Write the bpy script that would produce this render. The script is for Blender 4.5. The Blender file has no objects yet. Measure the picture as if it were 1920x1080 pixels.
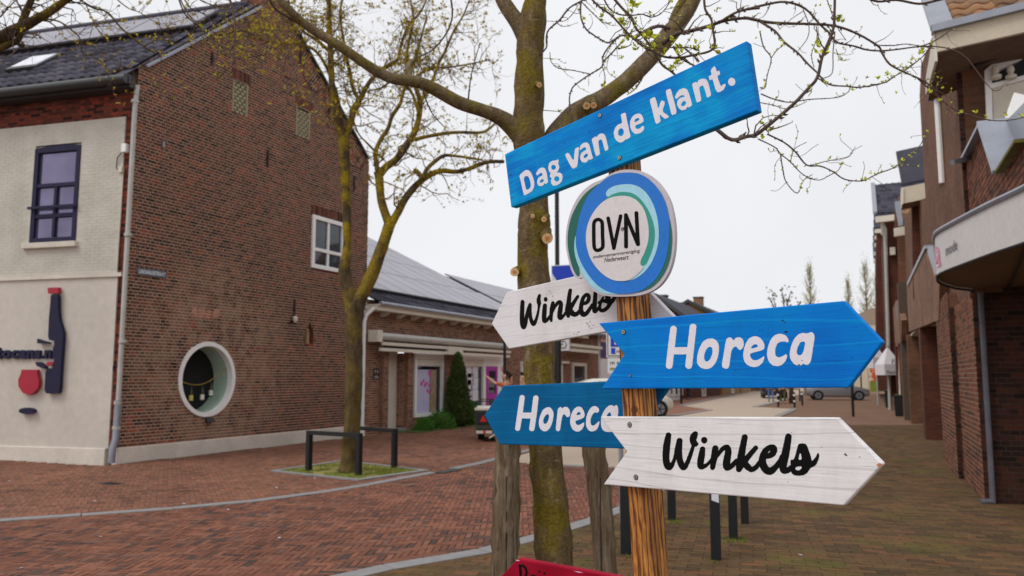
import bpy, bmesh, math, random
import numpy as np
from mathutils import Vector, Matrix, noise
from mathutils.geometry import tessellate_polygon
random.seed(7)
S = bpy.context.scene
COL = S.collection
# ------------------------------------------------------------------ camera
# World frame: y runs along the street, x across it, z up; the camera stands at the origin.
YAW, PITCH, H, F = math.radians(24.3), math.radians(6.35), 1.6, 1500.0
cam = bpy.data.cameras.new('camera'); cam.sensor_width = 36; cam.lens = 36*F/1920
cam.clip_start = .05; cam.clip_end = 3000
cam.dof.use_dof = True; cam.dof.focus_distance = 2.15; cam.dof.aperture_fstop = 5.6
co = bpy.data.objects.new('camera', cam); COL.objects.link(co)
co.location = (0, 0, H); co.rotation_euler = (math.pi/2+PITCH, 0, YAW)
S.camera = co
# ------------------------------------------------------------------ world: bright overcast sky
W = bpy.data.worlds.new('World'); S.world = W; W.use_nodes = True
nt = W.node_tree; nt.nodes.clear()
sky = nt.nodes.new('ShaderNodeTexSky'); sky.sky_type = 'NISHITA'; sky.sun_disc = False
SUN_EL, SUN_AZ = math.radians(52), math.radians(-145)
sky.sun_elevation = SUN_EL; sky.sun_rotation = SUN_AZ
tc = nt.nodes.new('ShaderNodeTexCoord'); ns = nt.nodes.new('ShaderNodeTexNoise')
ns.inputs['Scale'].default_value = 2.2; ns.inputs['Detail'].default_value = 4
nt.links.new(tc.outputs['Generated'], ns.inputs['Vector'])
cr = nt.nodes.new('ShaderNodeValToRGB')
cr.color_ramp.elements[0].color = (8.6, 8.65, 8.95, 1); cr.color_ramp.elements[1].color = (9.3, 9.35, 9.6, 1)
cr.color_ramp.elements[0].position = .35; cr.color_ramp.elements[1].position = .65
nt.links.new(ns.outputs['Fac'], cr.inputs['Fac'])
mx = nt.nodes.new('ShaderNodeMix'); mx.data_type = 'RGBA'; mx.inputs[0].default_value = .97
nt.links.new(sky.outputs['Color'], mx.inputs[6]); nt.links.new(cr.outputs['Color'], mx.inputs[7])
bg = nt.nodes.new('ShaderNodeBackground'); bg.inputs['Strength'].default_value = .1
out = nt.nodes.new('ShaderNodeOutputWorld')
nt.links.new(mx.outputs[2], bg.inputs['Color']); nt.links.new(bg.outputs[0], out.inputs['Surface'])
sl = bpy.data.lights.new('sun', 'SUN'); sl.energy = 1.5; sl.angle = math.radians(24); sl.color = (1, .97, .93)
so = bpy.data.objects.new('sun', sl); COL.objects.link(so)
sd = Vector((-.42, -.60, 1.0)).normalized()       # towards the light
so.rotation_euler = sd.to_track_quat('Z', 'Y').to_euler()
S.view_settings.view_transform = 'Standard'; S.view_settings.look = 'None'
S.view_settings.exposure = 0.0; S.view_settings.gamma = 1.0
S.view_settings.use_curve_mapping = False
S.cycles.max_bounces = 6; S.cycles.use_denoising = True
# ------------------------------------------------------------------ placing helpers
cy, sy, cp, sp = math.cos(YAW), math.sin(YAW), math.cos(PITCH), math.sin(PITCH)
EYE = Vector((0, 0, H))
def ray(px, py):
    a, b = (px-960)/F, (540-py)/F
    X, Y, Z = a, cp - b*sp, sp + b*cp
    return Vector((X*cy - Y*sy, X*sy + Y*cy, Z))
def to_px(p):
    d = Vector(p)-EYE; X = d.x*cy + d.y*sy; Y = -d.x*sy + d.y*cy
    f = Y*cp + d.z*sp; u = -Y*sp + d.z*cp
    return (960+F*X/f, 540-F*u/f, f) if f > .01 else (1e6, 1e6, f)
def G(px, py, z=0.0):
    d = ray(px, py); return EYE + d*((z-H)/d.z)
def onx(px, py, x): d = ray(px, py); return EYE + d*(x/d.x)
def ony(px, py, y): d = ray(px, py); return EYE + d*(y/d.y)
def at(px, py, dep):
    d = ray(px, py); fwd = -d.x*sy + d.y*cy; return EYE + d*(dep/fwd)
def onp(px, py, p0, n):
    d = ray(px, py); return EYE + d*((p0-EYE).dot(n)/d.dot(n))
# ------------------------------------------------------------------ object helpers
BASE = {}
XF = [None]      # (angle, pivot): walls that are not square to the street are built square and turned
def turned(p):
    if XF[0] is None: return Vector(p)
    an, c = XF[0]; return c+Matrix.Rotation(an,3,'Z')@(Vector(p)-c)
def tag(o, label=None, cat=None, group=None, kind=None):
    if label: o['label'] = label
    if cat: o['category'] = cat
    if group: o['group'] = group
    if kind: o['kind'] = kind
    return o
def thing(name, loc, label, cat, group=None, kind=None):
    o = bpy.data.objects.new(name, None); COL.objects.link(o); o.empty_display_size = .1
    o.location = turned(loc); BASE[o.name] = turned(loc)
    return tag(o, label, cat, group, kind)
def base_of(o): return BASE.get(o.name, Vector((0, 0, 0))) if o else Vector((0, 0, 0))
def link(name, me, mat=None, parent=None, base=None):
    o = bpy.data.objects.new(name, me); COL.objects.link(o)
    if mat and not me.materials: me.materials.append(mat)
    if parent: o.parent = parent
    return o
class MB:
    def __init__(s): s.v = []; s.f = []
    def add(s, vs, fs):
        b = len(s.v); s.v += [tuple(p) for p in vs]; s.f += [tuple(i+b for i in q) for q in fs]; return s
    def hexa(s, c):   # 8 corners: bottom 4, top 4
        return s.add(c, [(3,2,1,0),(4,5,6,7),(0,1,5,4),(1,2,6,5),(2,3,7,6),(3,0,4,7)])
    def box(s, a, b):
        x0,y0,z0 = a; x1,y1,z1 = b
        return s.hexa([(x0,y0,z0),(x1,y0,z0),(x1,y1,z0),(x0,y1,z0),(x0,y0,z1),(x1,y0,z1),(x1,y1,z1),(x0,y1,z1)])
    def obox(s, o, u, v, w):  # origin + three edge vectors
        o,u,v,w = map(Vector,(o,u,v,w)); return s.hexa([o,o+u,o+u+v,o+v,o+w,o+u+w,o+u+v+w,o+v+w])
    def bar(s, p, q, w, h=None, up=(0,0,1)):
        p,q = Vector(p),Vector(q); h = h or w; d = (q-p).normalized(); up = Vector(up)
        if abs(d.dot(up)) > .95: up = Vector((1,0,0))
        a = d.cross(up).normalized()*w/2; b = d.cross(a).normalized()*h/2
        return s.hexa([p-a-b,p+a-b,p+a+b,p-a+b,q-a-b,q+a-b,q+a+b,q-a+b])
    def tube(s, pts, rs, n=8, caps=True):
        pts = [Vector(p) for p in pts]; b = len(s.v); m = len(pts)
        if not hasattr(rs,'__len__'): rs = [rs]*m
        d0 = (pts[1]-pts[0]).normalized(); a = d0.orthogonal().normalized()
        for i,p in enumerate(pts):
            d = (pts[min(i+1,m-1)]-pts[max(i-1,0)]).normalized()
            a = (a-d*a.dot(d));
            if a.length < 1e-6: a = d.orthogonal()
            a.normalize(); c = d.cross(a)
            for k in range(n):
                t = 2*math.pi*k/n; s.v.append(tuple(p+(a*math.cos(t)+c*math.sin(t))*rs[i]))
        for i in range(m-1):
            for k in range(n):
                k2 = (k+1)%n; s.f.append((b+i*n+k,b+i*n+k2,b+(i+1)*n+k2,b+(i+1)*n+k))
        if caps: s.f.append(tuple(b+k for k in range(n))[::-1]); s.f.append(tuple(b+(m-1)*n+k for k in range(n)))
        return s
    def disc(s, c, ax, r, h, n=20):
        c = Vector(c); ax = Vector(ax).normalized(); return s.tube([c, c+ax*h], r, n)
    def prism(s, poly, n):    # polygon of 3D points extruded by vector n, any shape
        P = [Vector(p) for p in poly]; n = Vector(n); m = len(P)
        tri = tessellate_polygon([P]); b = len(s.v)
        s.v += [tuple(p) for p in P]+[tuple(p+n) for p in P]
        s.f += [tuple(b+i for i in t) for t in tri]+[tuple(b+m+i for i in t[::-1]) for t in tri]
        s.f += [(b+i,b+(i+1)%m,b+m+(i+1)%m,b+m+i) for i in range(m)]
        return s
    def sheet(s, poly):
        P = [Vector(p) for p in poly]; b = len(s.v); s.v += [tuple(p) for p in P]
        s.f += [tuple(b+i for i in t) for t in tessellate_polygon([P])]; return s
    def ball(s, c, r, n=8, m=6, sc=(1,1,1)):
        c = Vector(c); b = len(s.v)
        for i in range(m+1):
            t = math.pi*i/m
            for k in range(n):
                f = 2*math.pi*k/n
                s.v.append((c.x+r*sc[0]*math.sin(t)*math.cos(f), c.y+r*sc[1]*math.sin(t)*math.sin(f), c.z+r*sc[2]*math.cos(t)))
        for i in range(m):
            for k in range(n): s.f.append((b+i*n+k,b+(i+1)*n+k,b+(i+1)*n+(k+1)%n,b+i*n+(k+1)%n))
        return s
    def build(s, name, mat, parent=None, smooth=False, kind=None, bevel=0, label=None):
        w = base_of(parent); me = bpy.data.meshes.new(name)
        if XF[0]: s.v = [tuple(turned(q)) for q in s.v]
        me.from_pydata([(x-w.x,y-w.y,z-w.z) for x,y,z in s.v], [], s.f)
        if mat: me.materials.append(mat)
        if smooth: me.polygons.foreach_set('use_smooth', [True]*len(me.polygons))
        if smooth == 'auto':
            me.polygons.foreach_set('use_smooth', [True]*len(me.polygons))
            bm = bmesh.new(); bm.from_mesh(me)
            for e in bm.edges:
                if len(e.link_faces) == 2 and e.calc_face_angle(0) > .7: e.smooth = False
            bm.to_mesh(me); bm.free()
        o = link(name, me, None, parent); BASE[o.name] = w
        if kind: o['kind'] = kind
        if label: o['label'] = label
        if bevel:
            m = o.modifiers.new('bevel','BEVEL'); m.width = bevel; m.segments = 2; m.limit_method = 'ANGLE'; m.angle_limit = .6
        return o
# ------------------------------------------------------------------ materials
def lin(r, g, b):
    return tuple((c/255/12.92 if c/255 <= .04045 else ((c/255+.055)/1.055)**2.4) for c in (r,g,b))+(1,)
class NT:
    def __init__(s, name):
        s.m = bpy.data.materials.new(name); s.m.use_nodes = True; s.t = s.m.node_tree
        s.b = s.t.nodes['Principled BSDF']; s.out = s.t.nodes['Material Output']
    def n(s, kind, **kw):
        x = s.t.nodes.new('ShaderNode'+kind)
        for k,v in kw.items():
            if k in x.inputs: x.inputs[k].default_value = v
            else: setattr(x, k, v)
        return x
    def l(s, a, b): s.t.links.new(a, b)
    def pos(s, scale=(1,1,1), rot=(0,0,0), rot2=None, coord='world'):
        if coord == 'world': g = s.n('NewGeometry').outputs['Position']
        else: g = s.n('TexCoord').outputs['Object']
        if rot2 is not None:
            m0 = s.n('Mapping'); m0.inputs['Rotation'].default_value = rot2; s.l(g, m0.inputs['Vector']); g = m0.outputs[0]
        m = s.n('Mapping'); m.inputs['Rotation'].default_value = rot
        s.l(g, m.inputs['Vector'])
        m2 = s.n('Mapping'); m2.inputs['Scale'].default_value = scale
        s.l(m.outputs[0], m2.inputs['Vector']); return m2.outputs[0]
    def noise(s, vec, scale=5, detail=4, rough=.55, dist=0):
        x = s.n('TexNoise'); x.inputs['Scale'].default_value = scale; x.inputs['Detail'].default_value = detail
        x.inputs['Roughness'].default_value = rough; x.inputs['Distortion'].default_value = dist
        if vec is not None: s.l(vec, x.inputs['Vector'])
        return x.outputs['Fac']
    def ramp(s, fac, stops, interp='LINEAR'):
        x = s.n('ValToRGB'); r = x.color_ramp; r.interpolation = interp
        while len(r.elements) < len(stops): r.elements.new(.5)
        for e,(p,c) in zip(r.elements, stops):
            e.position = p; e.color = c if hasattr(c,'__len__') else (c,c,c,1)
        s.l(fac, x.inputs['Fac']); return x.outputs['Color']
    def mix(s, fac, a, b, mode='MIX'):
        x = s.n('Mix', data_type='RGBA', blend_type=mode)
        for sock,v in ((x.inputs[0],fac),(x.inputs[6],a),(x.inputs[7],b)):
            if isinstance(v,(int,float)): sock.default_value = v
            elif isinstance(v,tuple): sock.default_value = v
            else: s.l(v, sock)
        return x.outputs[2]
    def math(s, op, a, b=0.0):
        x = s.n('Math', operation=op)
        for i,v in ((0,a),(1,b)):
            if isinstance(v,(int,float)): x.inputs[i].default_value = v
            else: s.l(v, x.inputs[i])
        return x.outputs[0]
    def color(s, c):
        if isinstance(c,tuple): s.b.inputs['Base Color'].default_value = c
        else: s.l(c, s.b.inputs['Base Color'])
    def bump(s, h, strength=.3, dist=.01):
        x = s.n('Bump'); x.inputs['Strength'].default_value = strength; x.inputs['Distance'].default_value = dist
        s.l(h, x.inputs['Height']); s.l(x.outputs[0], s.b.inputs['Normal'])
    def fin(s, rough=.8, metal=0.0, spec=None):
        s.b.inputs['Roughness'].default_value = rough; s.b.inputs['Metallic'].default_value = metal
        if spec is not None: s.b.inputs['Specular IOR Level'].default_value = spec
        return s.m
def pbr(name, c, rough=.75, vary=.25, scale=6, metal=0, bump=.15, spec=None, bd=.004):
    t = NT(name); v = t.pos(); n1 = t.noise(v, scale, 5); n2 = t.noise(v, scale*9, 3)
    a = tuple(x*(1-vary) for x in c[:3])+(1,); b = tuple(min(1,x*(1+vary)) for x in c[:3])+(1,)
    col = t.ramp(n1, [(.3,a),(.7,b)])
    col = t.mix(.25, col, t.ramp(n2, [(.3,tuple(x*.75 for x in c[:3])+(1,)),(.7,tuple(min(1,x*1.2) for x in c[:3])+(1,))]))
    t.color(col)
    if bump: t.bump(n2, bump, bd)
    return t.fin(rough, metal, spec)
def emis_free_glass(name, c, rough=.05):
    t = NT(name); v = t.pos(); t.color(t.ramp(t.noise(v, 1.3, 2), [(.35,c),(.65,tuple(x*1.6 for x in c[:3])+(1,))]))
    return t.fin(rough, 0, .8)
def brick_mat(name, stops, patch=None, rough=.9, pitch=1.0, patchpos=None, moss=None):
    """colour of each brick by its own random value; fine relief and stains by position"""
    t = NT(name); g = t.n('NewGeometry'); oi = t.n('ObjectInfo')
    r = t.math('FRACT', t.math('ADD', g.outputs['Random Per Island'], oi.outputs['Random']))
    col = t.ramp(r, stops)
    v = t.pos(); n1 = t.noise(v, 38, 4, .6); n2 = t.noise(v, .7, 4, .6); n3 = t.noise(v, 5, 4)
    col = t.mix(.55, col, t.mix(1.0, col, t.ramp(n1, [(.3,.55),(.7,1.35)]), 'MULTIPLY'))
    col = t.mix(.5, col, t.mix(1.0, col, t.ramp(n2, [(.3,.6),(.7,1.3)]), 'MULTIPLY'))
    col = t.mix(.4, col, t.mix(1.0, col, t.ramp(n3, [(.3,.7),(.7,1.25)]), 'MULTIPLY'))
    if patch:
        m = t.ramp(t.noise(v, patch[1], 5, .65), [(patch[2],0),(patch[2]+.12,1)])
        if patchpos:
            c,rad = patchpos; vs = t.n('VectorMath', operation='DISTANCE'); t.l(g.outputs['Position'], vs.inputs[0]); vs.inputs[1].default_value = c
            f = t.ramp(t.math('DIVIDE', vs.outputs['Value'], rad), [(.55,1),(1,0)])
            m = t.mix(1.0, m, f, 'MULTIPLY')
        col = t.mix(m, col, t.mix(.6, col, patch[0]))
    if moss:
        m = t.ramp(t.noise(v, moss[1], 6, .7), [(moss[2],0),(moss[2]+.15,1)])
        col = t.mix(m, col, t.mix(.75, col, moss[0]))
    t.color(col); t.bump(n1, .5, .004)
    return t.fin(rough, 0, .25)
# ------------------------------------------------------------------ palette
BR = lambda *c: lin(*c)
M = {}
M['brick_old'] = brick_mat('old_brick', [(0,BR(58,30,28)),(.25,BR(104,62,48)),(.5,BR(134,78,60)),(.75,BR(122,82,66)),(.93,BR(160,78,52)),(1,BR(84,48,42))])
M['brick_gable'] = brick_mat('gable_brick', [(0,BR(50,36,34)),(.2,BR(88,56,47)),(.5,BR(110,68,56)),(.75,BR(116,78,64)),(.9,BR(148,74,54)),(1,BR(80,52,46))],
    patch=(BR(160,128,108), 3.4, .42), patchpos=((-12.6,13.1,1.9), 2.6))
M['brick_red'] = brick_mat('red_front_brick', [(0,BR(52,24,24)),(.3,BR(110,52,40)),(.6,BR(136,66,50)),(.85,BR(150,62,44)),(1,BR(66,32,30))])
M['brick_shop'] = brick_mat('shop_brick', [(0,BR(72,46,38)),(.3,BR(128,86,68)),(.6,BR(148,104,82)),(.85,BR(138,84,66)),(1,BR(96,62,52))])
M['brick_modern'] = brick_mat('modern_brick', [(0,BR(70,44,34)),(.3,BR(110,70,52)),(.6,BR(128,82,60)),(.85,BR(142,84,58)),(1,BR(84,54,40))])  # street-side walls, colour darkened for the light falling off here
M['brick_shaded'] = brick_mat('shaded_brick', [(0,BR(34,22,18)),(.4,BR(62,36,28)),(.8,BR(80,42,31)),(1,BR(46,30,24))])  # camera-facing walls of the modern brick, their shade put into the colour
M['mortar'] = pbr('mortar', BR(188,166,144), .95, .2, 8)
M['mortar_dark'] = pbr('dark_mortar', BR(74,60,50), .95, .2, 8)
M['pave_left'] = brick_mat('pavement_brick', [(0,BR(104,74,60)),(.3,BR(122,84,66)),(.65,BR(136,94,74)),(.9,BR(132,84,66)),(1,BR(110,82,68))])
M['pave_road'] = brick_mat('road_brick', [(0,BR(74,62,60)),(.1,BR(96,68,58)),(.3,BR(116,74,58)),(.65,BR(128,82,64)),(.9,BR(138,92,72)),(1,BR(108,80,70))])
M['pave_right'] = brick_mat('footway_brick', [(0,BR(76,58,38)),(.4,BR(92,70,44)),(.8,BR(104,78,48)),(1,BR(112,74,50))],
    patch=(BR(142,78,62), .55, .60), moss=(BR(88,86,30), .9, .53))
M['bed'] = pbr('sand_bed', BR(50,42,34), 1, .3, 9)
M['bed_moss'] = pbr('mossy_bed', BR(78,74,38), 1, .35, 5)
M['kerb'] = pbr('kerb_stone', BR(132,130,130), .85, .15, 7)
M['beige'] = pbr('beige_paving', BR(176,158,140), .9, .06, 2)
M['ground'] = pbr('ground_far', BR(120,92,76), .95, .15, 1)
M['stucco'] = pbr('grey_stucco', BR(202,194,183), .92, .09, .8, bump=.2)
M['stucco_w'] = pbr('pale_plinth', BR(210,200,188), .9, .16, 1.6)
M['white'] = pbr('white_paint', BR(244,243,240), .5, .04, 4, bump=.03)
M['offwhite'] = pbr('cream_paint', BR(214,206,190), .6, .07, 4, bump=.03)
M['cream'] = pbr('cream_panel', BR(196,184,162), .6, .08, 3, bump=.03)
M['navy'] = pbr('navy_paint', BR(18,13,54), .75, .15, 5, bump=.05)
M['crimson'] = pbr('crimson_paint', BR(170,24,52), .5, .12, 5, bump=.05)
M['black'] = pbr('black_metal', BR(14,15,19), .55, .2, 12, bump=.05)
M['iron'] = pbr('wrought_iron', BR(42,34,34), .7, .2, 12)
M['zinc'] = pbr('zinc', BR(150,154,164), .42, .12, 4, .5, bump=.05)
M['pipe'] = pbr('galvanised_pipe', BR(186,184,178), .5, .12, 6, .3, bump=.05)
M['gutter'] = pbr('dark_gutter', BR(62,64,66), .5, .15, 6, .3)
M['tile_dark'] = brick_mat('slate_tile', [(0,BR(52,50,60)),(.5,BR(74,72,84)),(1,BR(88,86,98))])
M['tile_clay'] = brick_mat('clay_tile', [(0,BR(104,80,60)),(.4,BR(150,114,84)),(.7,BR(170,124,88)),(1,BR(128,112,96))])
M['solar'] = (lambda t: (t.color(t.ramp(t.noise(t.pos(), .6, 2), [(.3,BR(96,92,108)),(.7,BR(122,118,132))])), t.fin(.28, 0, .9))[1])(NT('solar_glass'))
M['solar_frame'] = pbr('panel_frame', BR(120,118,126), .4, .1, 5, .4)
M['glass'] = emis_free_glass('window_glass', BR(48,54,62), .04); M['glass'].node_tree.nodes['Principled BSDF'].inputs['Metallic'].default_value = .3
M['glass_lilac'] = emis_free_glass('lilac_window_glass', BR(104,98,124), .04); M['glass_lilac'].node_tree.nodes['Principled BSDF'].inputs['Metallic'].default_value = .6
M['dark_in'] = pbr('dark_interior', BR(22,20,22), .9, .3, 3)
M['green_in'] = pbr('pale_green_lining', BR(178,200,184), .6, .06, 2, bump=0)
M['purple'] = pbr('purple_paint', BR(176,40,168), .4, .06, 4, bump=.02)
M['lilac'] = pbr('lilac_blind', BR(196,192,222), .8, .06, 3, bump=0)
M['magenta'] = pbr('magenta_print', BR(206,64,160), .6, .1, 4, bump=0)
M['ochre'] = pbr('ochre_render', BR(146,112,66), .9, .1, 3)
M['paper'] = pbr('paper', BR(222,220,230), .8, .04, 4, bump=0)
M['sign_white'] = pbr('sign_face_white', BR(222,222,222), .4, .04, 4, bump=0)
M['sign_blue'] = pbr('sign_face_blue', BR(20,60,190), .35, .06, 4, bump=0)
M['ink'] = pbr('black_print', BR(22,20,24), .5, .1, 20, bump=0)
M['steel'] = pbr('screw_steel', BR(176,176,172), .35, .15, 300, .8, bump=.1)
M['rust'] = pbr('screw_hole', BR(34,26,24), .9, .2, 200)
M['grass'] = pbr('grass', BR(112,128,36), .9, .4, 9)
M['soil'] = pbr('tree_pit_soil', BR(140,128,70), 1, .35, 7)
M['conifer'] = pbr('conifer_green', BR(66,82,26), .9, .45, 6)
M['shrub'] = pbr('shrub_green', BR(72,124,32), .85, .35, 8)
M['bud'] = pbr('bud_green', BR(196,204,50), .7, .2, 40, bump=0)
M['bud_far'] = pbr('bud_yellow', BR(184,164,36), .8, .25, 9, bump=0)
M['poplar'] = pbr('poplar_leaf', BR(186,194,120), .9, .2, 3, bump=0)
M['twig'] = pbr('twig_bark', BR(88,70,62), .85, .25, 60)
M['skin'] = pbr('skin', BR(206,158,132), .6, .05, 20, bump=0)
M['jeans'] = pbr('denim', BR(92,116,160), .9, .12, 20)
M['dark_cloth'] = pbr('dark_cloth', BR(34,34,44), .9, .2, 20)
M['olive_cloth'] = pbr('olive_cloth', BR(92,96,58), .9, .2, 20)
M['orange_cloth'] = pbr('orange_cloth', BR(176,92,52), .9, .15, 20)
M['blue_cloth'] = pbr('blue_cloth', BR(60,60,130), .9, .15, 20)
M['hair'] = pbr('brown_hair', BR(60,40,30), .8, .2, 60)
M['car_silver'] = pbr('silver_car_paint', BR(150,150,156), .3, .06, 2, .5, bump=0)
M['car_white'] = pbr('cream_car_paint', BR(214,212,200), .3, .05, 2, bump=0)
M['car_dark'] = pbr('dark_car_paint', BR(48,56,78), .3, .1, 2, .3, bump=0)
M['tyre'] = pbr('tyre_rubber', BR(26,26,28), .85, .2, 20)
M['olive'] = pbr('olive_paint', BR(66,68,52), .6, .2, 6)
M['lamp_red'] = pbr('red_reflector', BR(206,24,24), .3, .1, 8, bump=0)
M['orange'] = pbr('orange_plate', BR(226,140,20), .5, .06, 8, bump=0)
M['niche'] = pbr('sandstone', BR(150,126,92), .9, .15, 9)
M['flower'] = pbr('orange_flowers', BR(220,110,60), .8, .3, 12)
def wood_sign(name, stops, yaw, roll, grain=1.0, crack=.25, stain=None, knots=(), dirt=.0):
    """painted board: brushed stain with the wood grain running along the board"""
    t = NT(name); v = t.pos((3.2,1,26), (0,roll,0), (0,0,yaw)); vf = t.pos((5,1,190), (0,roll,0), (0,0,yaw)); vw = t.pos((1,1,1), (0,roll,0), (0,0,yaw))
    n1 = t.noise(v, 1.0, 5, .6, .6); n2 = t.noise(vf, 1.0, 4, .7); n3 = t.noise(vw, 3.2, 3, .5, 1.2)
    f = t.math('ADD', t.math('MULTIPLY', n3, .62), t.math('MULTIPLY', n1, .38))
    col = t.ramp(f, stops)
    wv = t.n('TexWave', wave_type='BANDS', bands_direction='Z'); wv.inputs['Scale'].default_value = 9; wv.inputs['Distortion'].default_value = 14
    wv.inputs['Detail'].default_value = 2.5; wv.inputs['Detail Scale'].default_value = .35
    t.l(t.pos((.28,.3,1), (0,roll,0), (0,0,yaw)), wv.inputs['Vector'])
    line = t.ramp(wv.outputs['Fac'], [(0,1),(.06,0)])
    col = t.mix(t.math('MULTIPLY', line, crack), col, t.mix(1.0, col, (1.5,1.5,1.35,1) if stain is None else stain, 'MULTIPLY'))
    fine = t.ramp(n2, [(.42,.72),(.56,1.06)])
    col = t.mix(.45*grain, col, t.mix(1.0, col, fine, 'MULTIPLY'))
    ck = t.ramp(t.noise(t.pos((7,1,300), (0,roll,0), (0,0,yaw)), 1.0, 2, .5), [(.66,0),(.70,1)])
    col = t.mix(t.math('MULTIPLY', ck, .45), col, t.mix(1.0, col, (.35,.35,.4,1), 'MULTIPLY'))
    for c,rad in knots:
        g = t.n('NewGeometry'); vs = t.n('VectorMath', operation='DISTANCE'); t.l(g.outputs['Position'], vs.inputs[0]); vs.inputs[1].default_value = tuple(c)
        dd = t.math('ADD', t.math('DIVIDE', vs.outputs['Value'], rad), t.math('MULTIPLY', n1, .75)); ringf = t.ramp(t.math('SINE', t.math('MULTIPLY', dd, 34.0)), [(.1,0),(.9,1)])
        mask = t.ramp(dd, [(.3,.4),(1.2,0)]); col = t.mix(t.math('MULTIPLY', mask, ringf), col, t.mix(1.0, col, (.6,.62,.7,1), 'MULTIPLY'))
    if dirt:
        dm = t.ramp(t.noise(t.pos((6,6,2)), 1.2, 7, .75), [(.5,0),(.72,dirt)]); col = t.mix(dm, col, t.mix(1.0, col, (.62,.56,.50,1), 'MULTIPLY'))
    t.color(col); t.bump(t.math('ADD', n2, t.math('MULTIPLY', line, .4)), .35, .0015)
    return t.fin(.65, 0, .12)
def bark_mat(name, base, moss, grey, mossiness=.5, sc=1.0, high=None):
    t = NT(name); v = t.pos(); vs = t.pos((1,1,.35)); vl = t.pos((1,1,5))
    n1 = t.noise(vs, 26*sc, 6, .7, .4); n2 = t.noise(v, 5.5*sc, 5, .62); n3 = t.noise(vl, 9*sc, 4, .6); n4 = t.noise(v, 60*sc, 3)
    col = t.ramp(n1, [(.3,tuple(x*.45 for x in base[:3])+(1,)),(.55,base),(.75,grey)])
    col = t.mix(t.math('MULTIPLY', t.ramp(n3, [(.62,0),(.7,1)]), .6), col, grey)
    m = t.math('MULTIPLY', t.ramp(n2, [(.62-mossiness*.35,0),(.75-mossiness*.3,1)]), .85)
    if high:      # less moss low on the trunk
        g = t.n('NewGeometry'); s_ = t.n('SeparateXYZ'); t.l(g.outputs['Position'], s_.inputs[0])
        mr = t.n('MapRange'); mr.inputs[1].default_value = high[0]; mr.inputs[2].default_value = high[1]; mr.inputs[3].default_value = .22; t.l(s_.outputs[2], mr.inputs[0]); m = t.math('MULTIPLY', m, mr.outputs[0])
    mc = t.ramp(n4, [(.3,tuple(x*.45 for x in moss[:3])+(1,)),(.65,moss)])
    t.color(t.mix(m, col, mc)); t.bump(t.math('ADD', n1, n4), .8, .012)
    return t.fin(.95, 0, .15)
M['bark'] = bark_mat('young_bark', BR(108,90,64), BR(128,112,34), BR(158,142,114), .46)
M['bark_top'] = bark_mat('branch_bark', BR(118,102,78), BR(130,118,44), BR(150,134,108), .38)
M['bark_mid'] = bark_mat('mossy_bark', BR(84,70,52), BR(172,146,26), BR(110,96,76), .56, .5, (2.2,4.2))
M['bark_left'] = bark_mat('left_tree_bark', BR(74,60,44), BR(128,108,20), BR(98,84,62), .4, .6)  # darker brown bark of the tree at the left edge
M['stake'] = (lambda t: (lambda n, m: (t.color(t.mix(t.ramp(m,[(.45,0),(.6,.6)]), t.ramp(n, [(.34,BR(52,42,34)),(.46,BR(112,96,78)),(.6,BR(148,132,112)),(.76,BR(182,146,104))]), BR(96,78,58))), t.bump(n,1.0,.02), t.fin(.95,0,.15))[2])(t.noise(t.pos((26,26,2.2)),1.3,8,.72,.9), t.noise(t.pos((1,1,.6)),7,4)))(NT('weathered_stake'))
M['cutwood'] = pbr('fresh_cut_wood', BR(228,188,136), .8, .25, 60)
def post_mat(yaw, knot):
    t = NT('scorched_pine'); v = t.pos((1,1,1), (0,0,0), (0,0,yaw))
    mp = t.n('Mapping'); mp.inputs['Scale'].default_value = (1,1,.09); t.l(v, mp.inputs['Vector'])
    n0 = t.noise(mp.outputs[0], 16, 3, .5, .3)
    wv = t.n('TexWave', wave_type='BANDS', bands_direction='DIAGONAL'); wv.inputs['Scale'].default_value = 38; wv.inputs['Distortion'].default_value = 7
    wv.inputs['Detail'].default_value = 3; wv.inputs['Detail Scale'].default_value = 1.6; t.l(mp.outputs[0], wv.inputs['Vector'])
    n2 = t.noise(t.pos((1,1,.03)), 420, 2); n3 = t.noise(mp.outputs[0], 34, 4, .6)
    f = t.math('ADD', t.math('MULTIPLY', wv.outputs['Fac'], .55), t.math('MULTIPLY', n0, .5))
    col = t.ramp(f, [(.2,BR(54,30,18)),(.38,BR(110,62,30)),(.56,BR(164,102,46)),(.76,BR(198,136,66)),(.95,BR(124,72,34))])
    col = t.mix(.5, col, t.mix(1.0, col, t.ramp(n3, [(.35,.35),(.6,1.2)]), 'MULTIPLY'))
    col = t.mix(.3, col, t.mix(1.0, col, t.ramp(n2, [(.4,.6),(.6,1.15)]), 'MULTIPLY'))
    g = t.n('NewGeometry'); vs = t.n('VectorMath', operation='DISTANCE'); t.l(g.outputs['Position'], vs.inputs[0]); vs.inputs[1].default_value = tuple(knot)
    dd = t.math('ADD', vs.outputs['Value'], t.math('MULTIPLY', t.noise(t.pos(), 30, 2), .012)); rg = t.ramp(t.math('SINE', t.math('MULTIPLY', dd, 900)), [(.1,0),(.9,1)])
    col = t.mix(t.math('MULTIPLY', t.ramp(dd, [(.012,.8),(.045,0)]), rg), col, BR(70,36,18)); col = t.mix(t.ramp(dd, [(.012,.9),(.018,0)]), col, BR(74,40,24))
    t.color(col); t.bump(f, .3, .002); return t.fin(.6, 0, .3)
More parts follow.
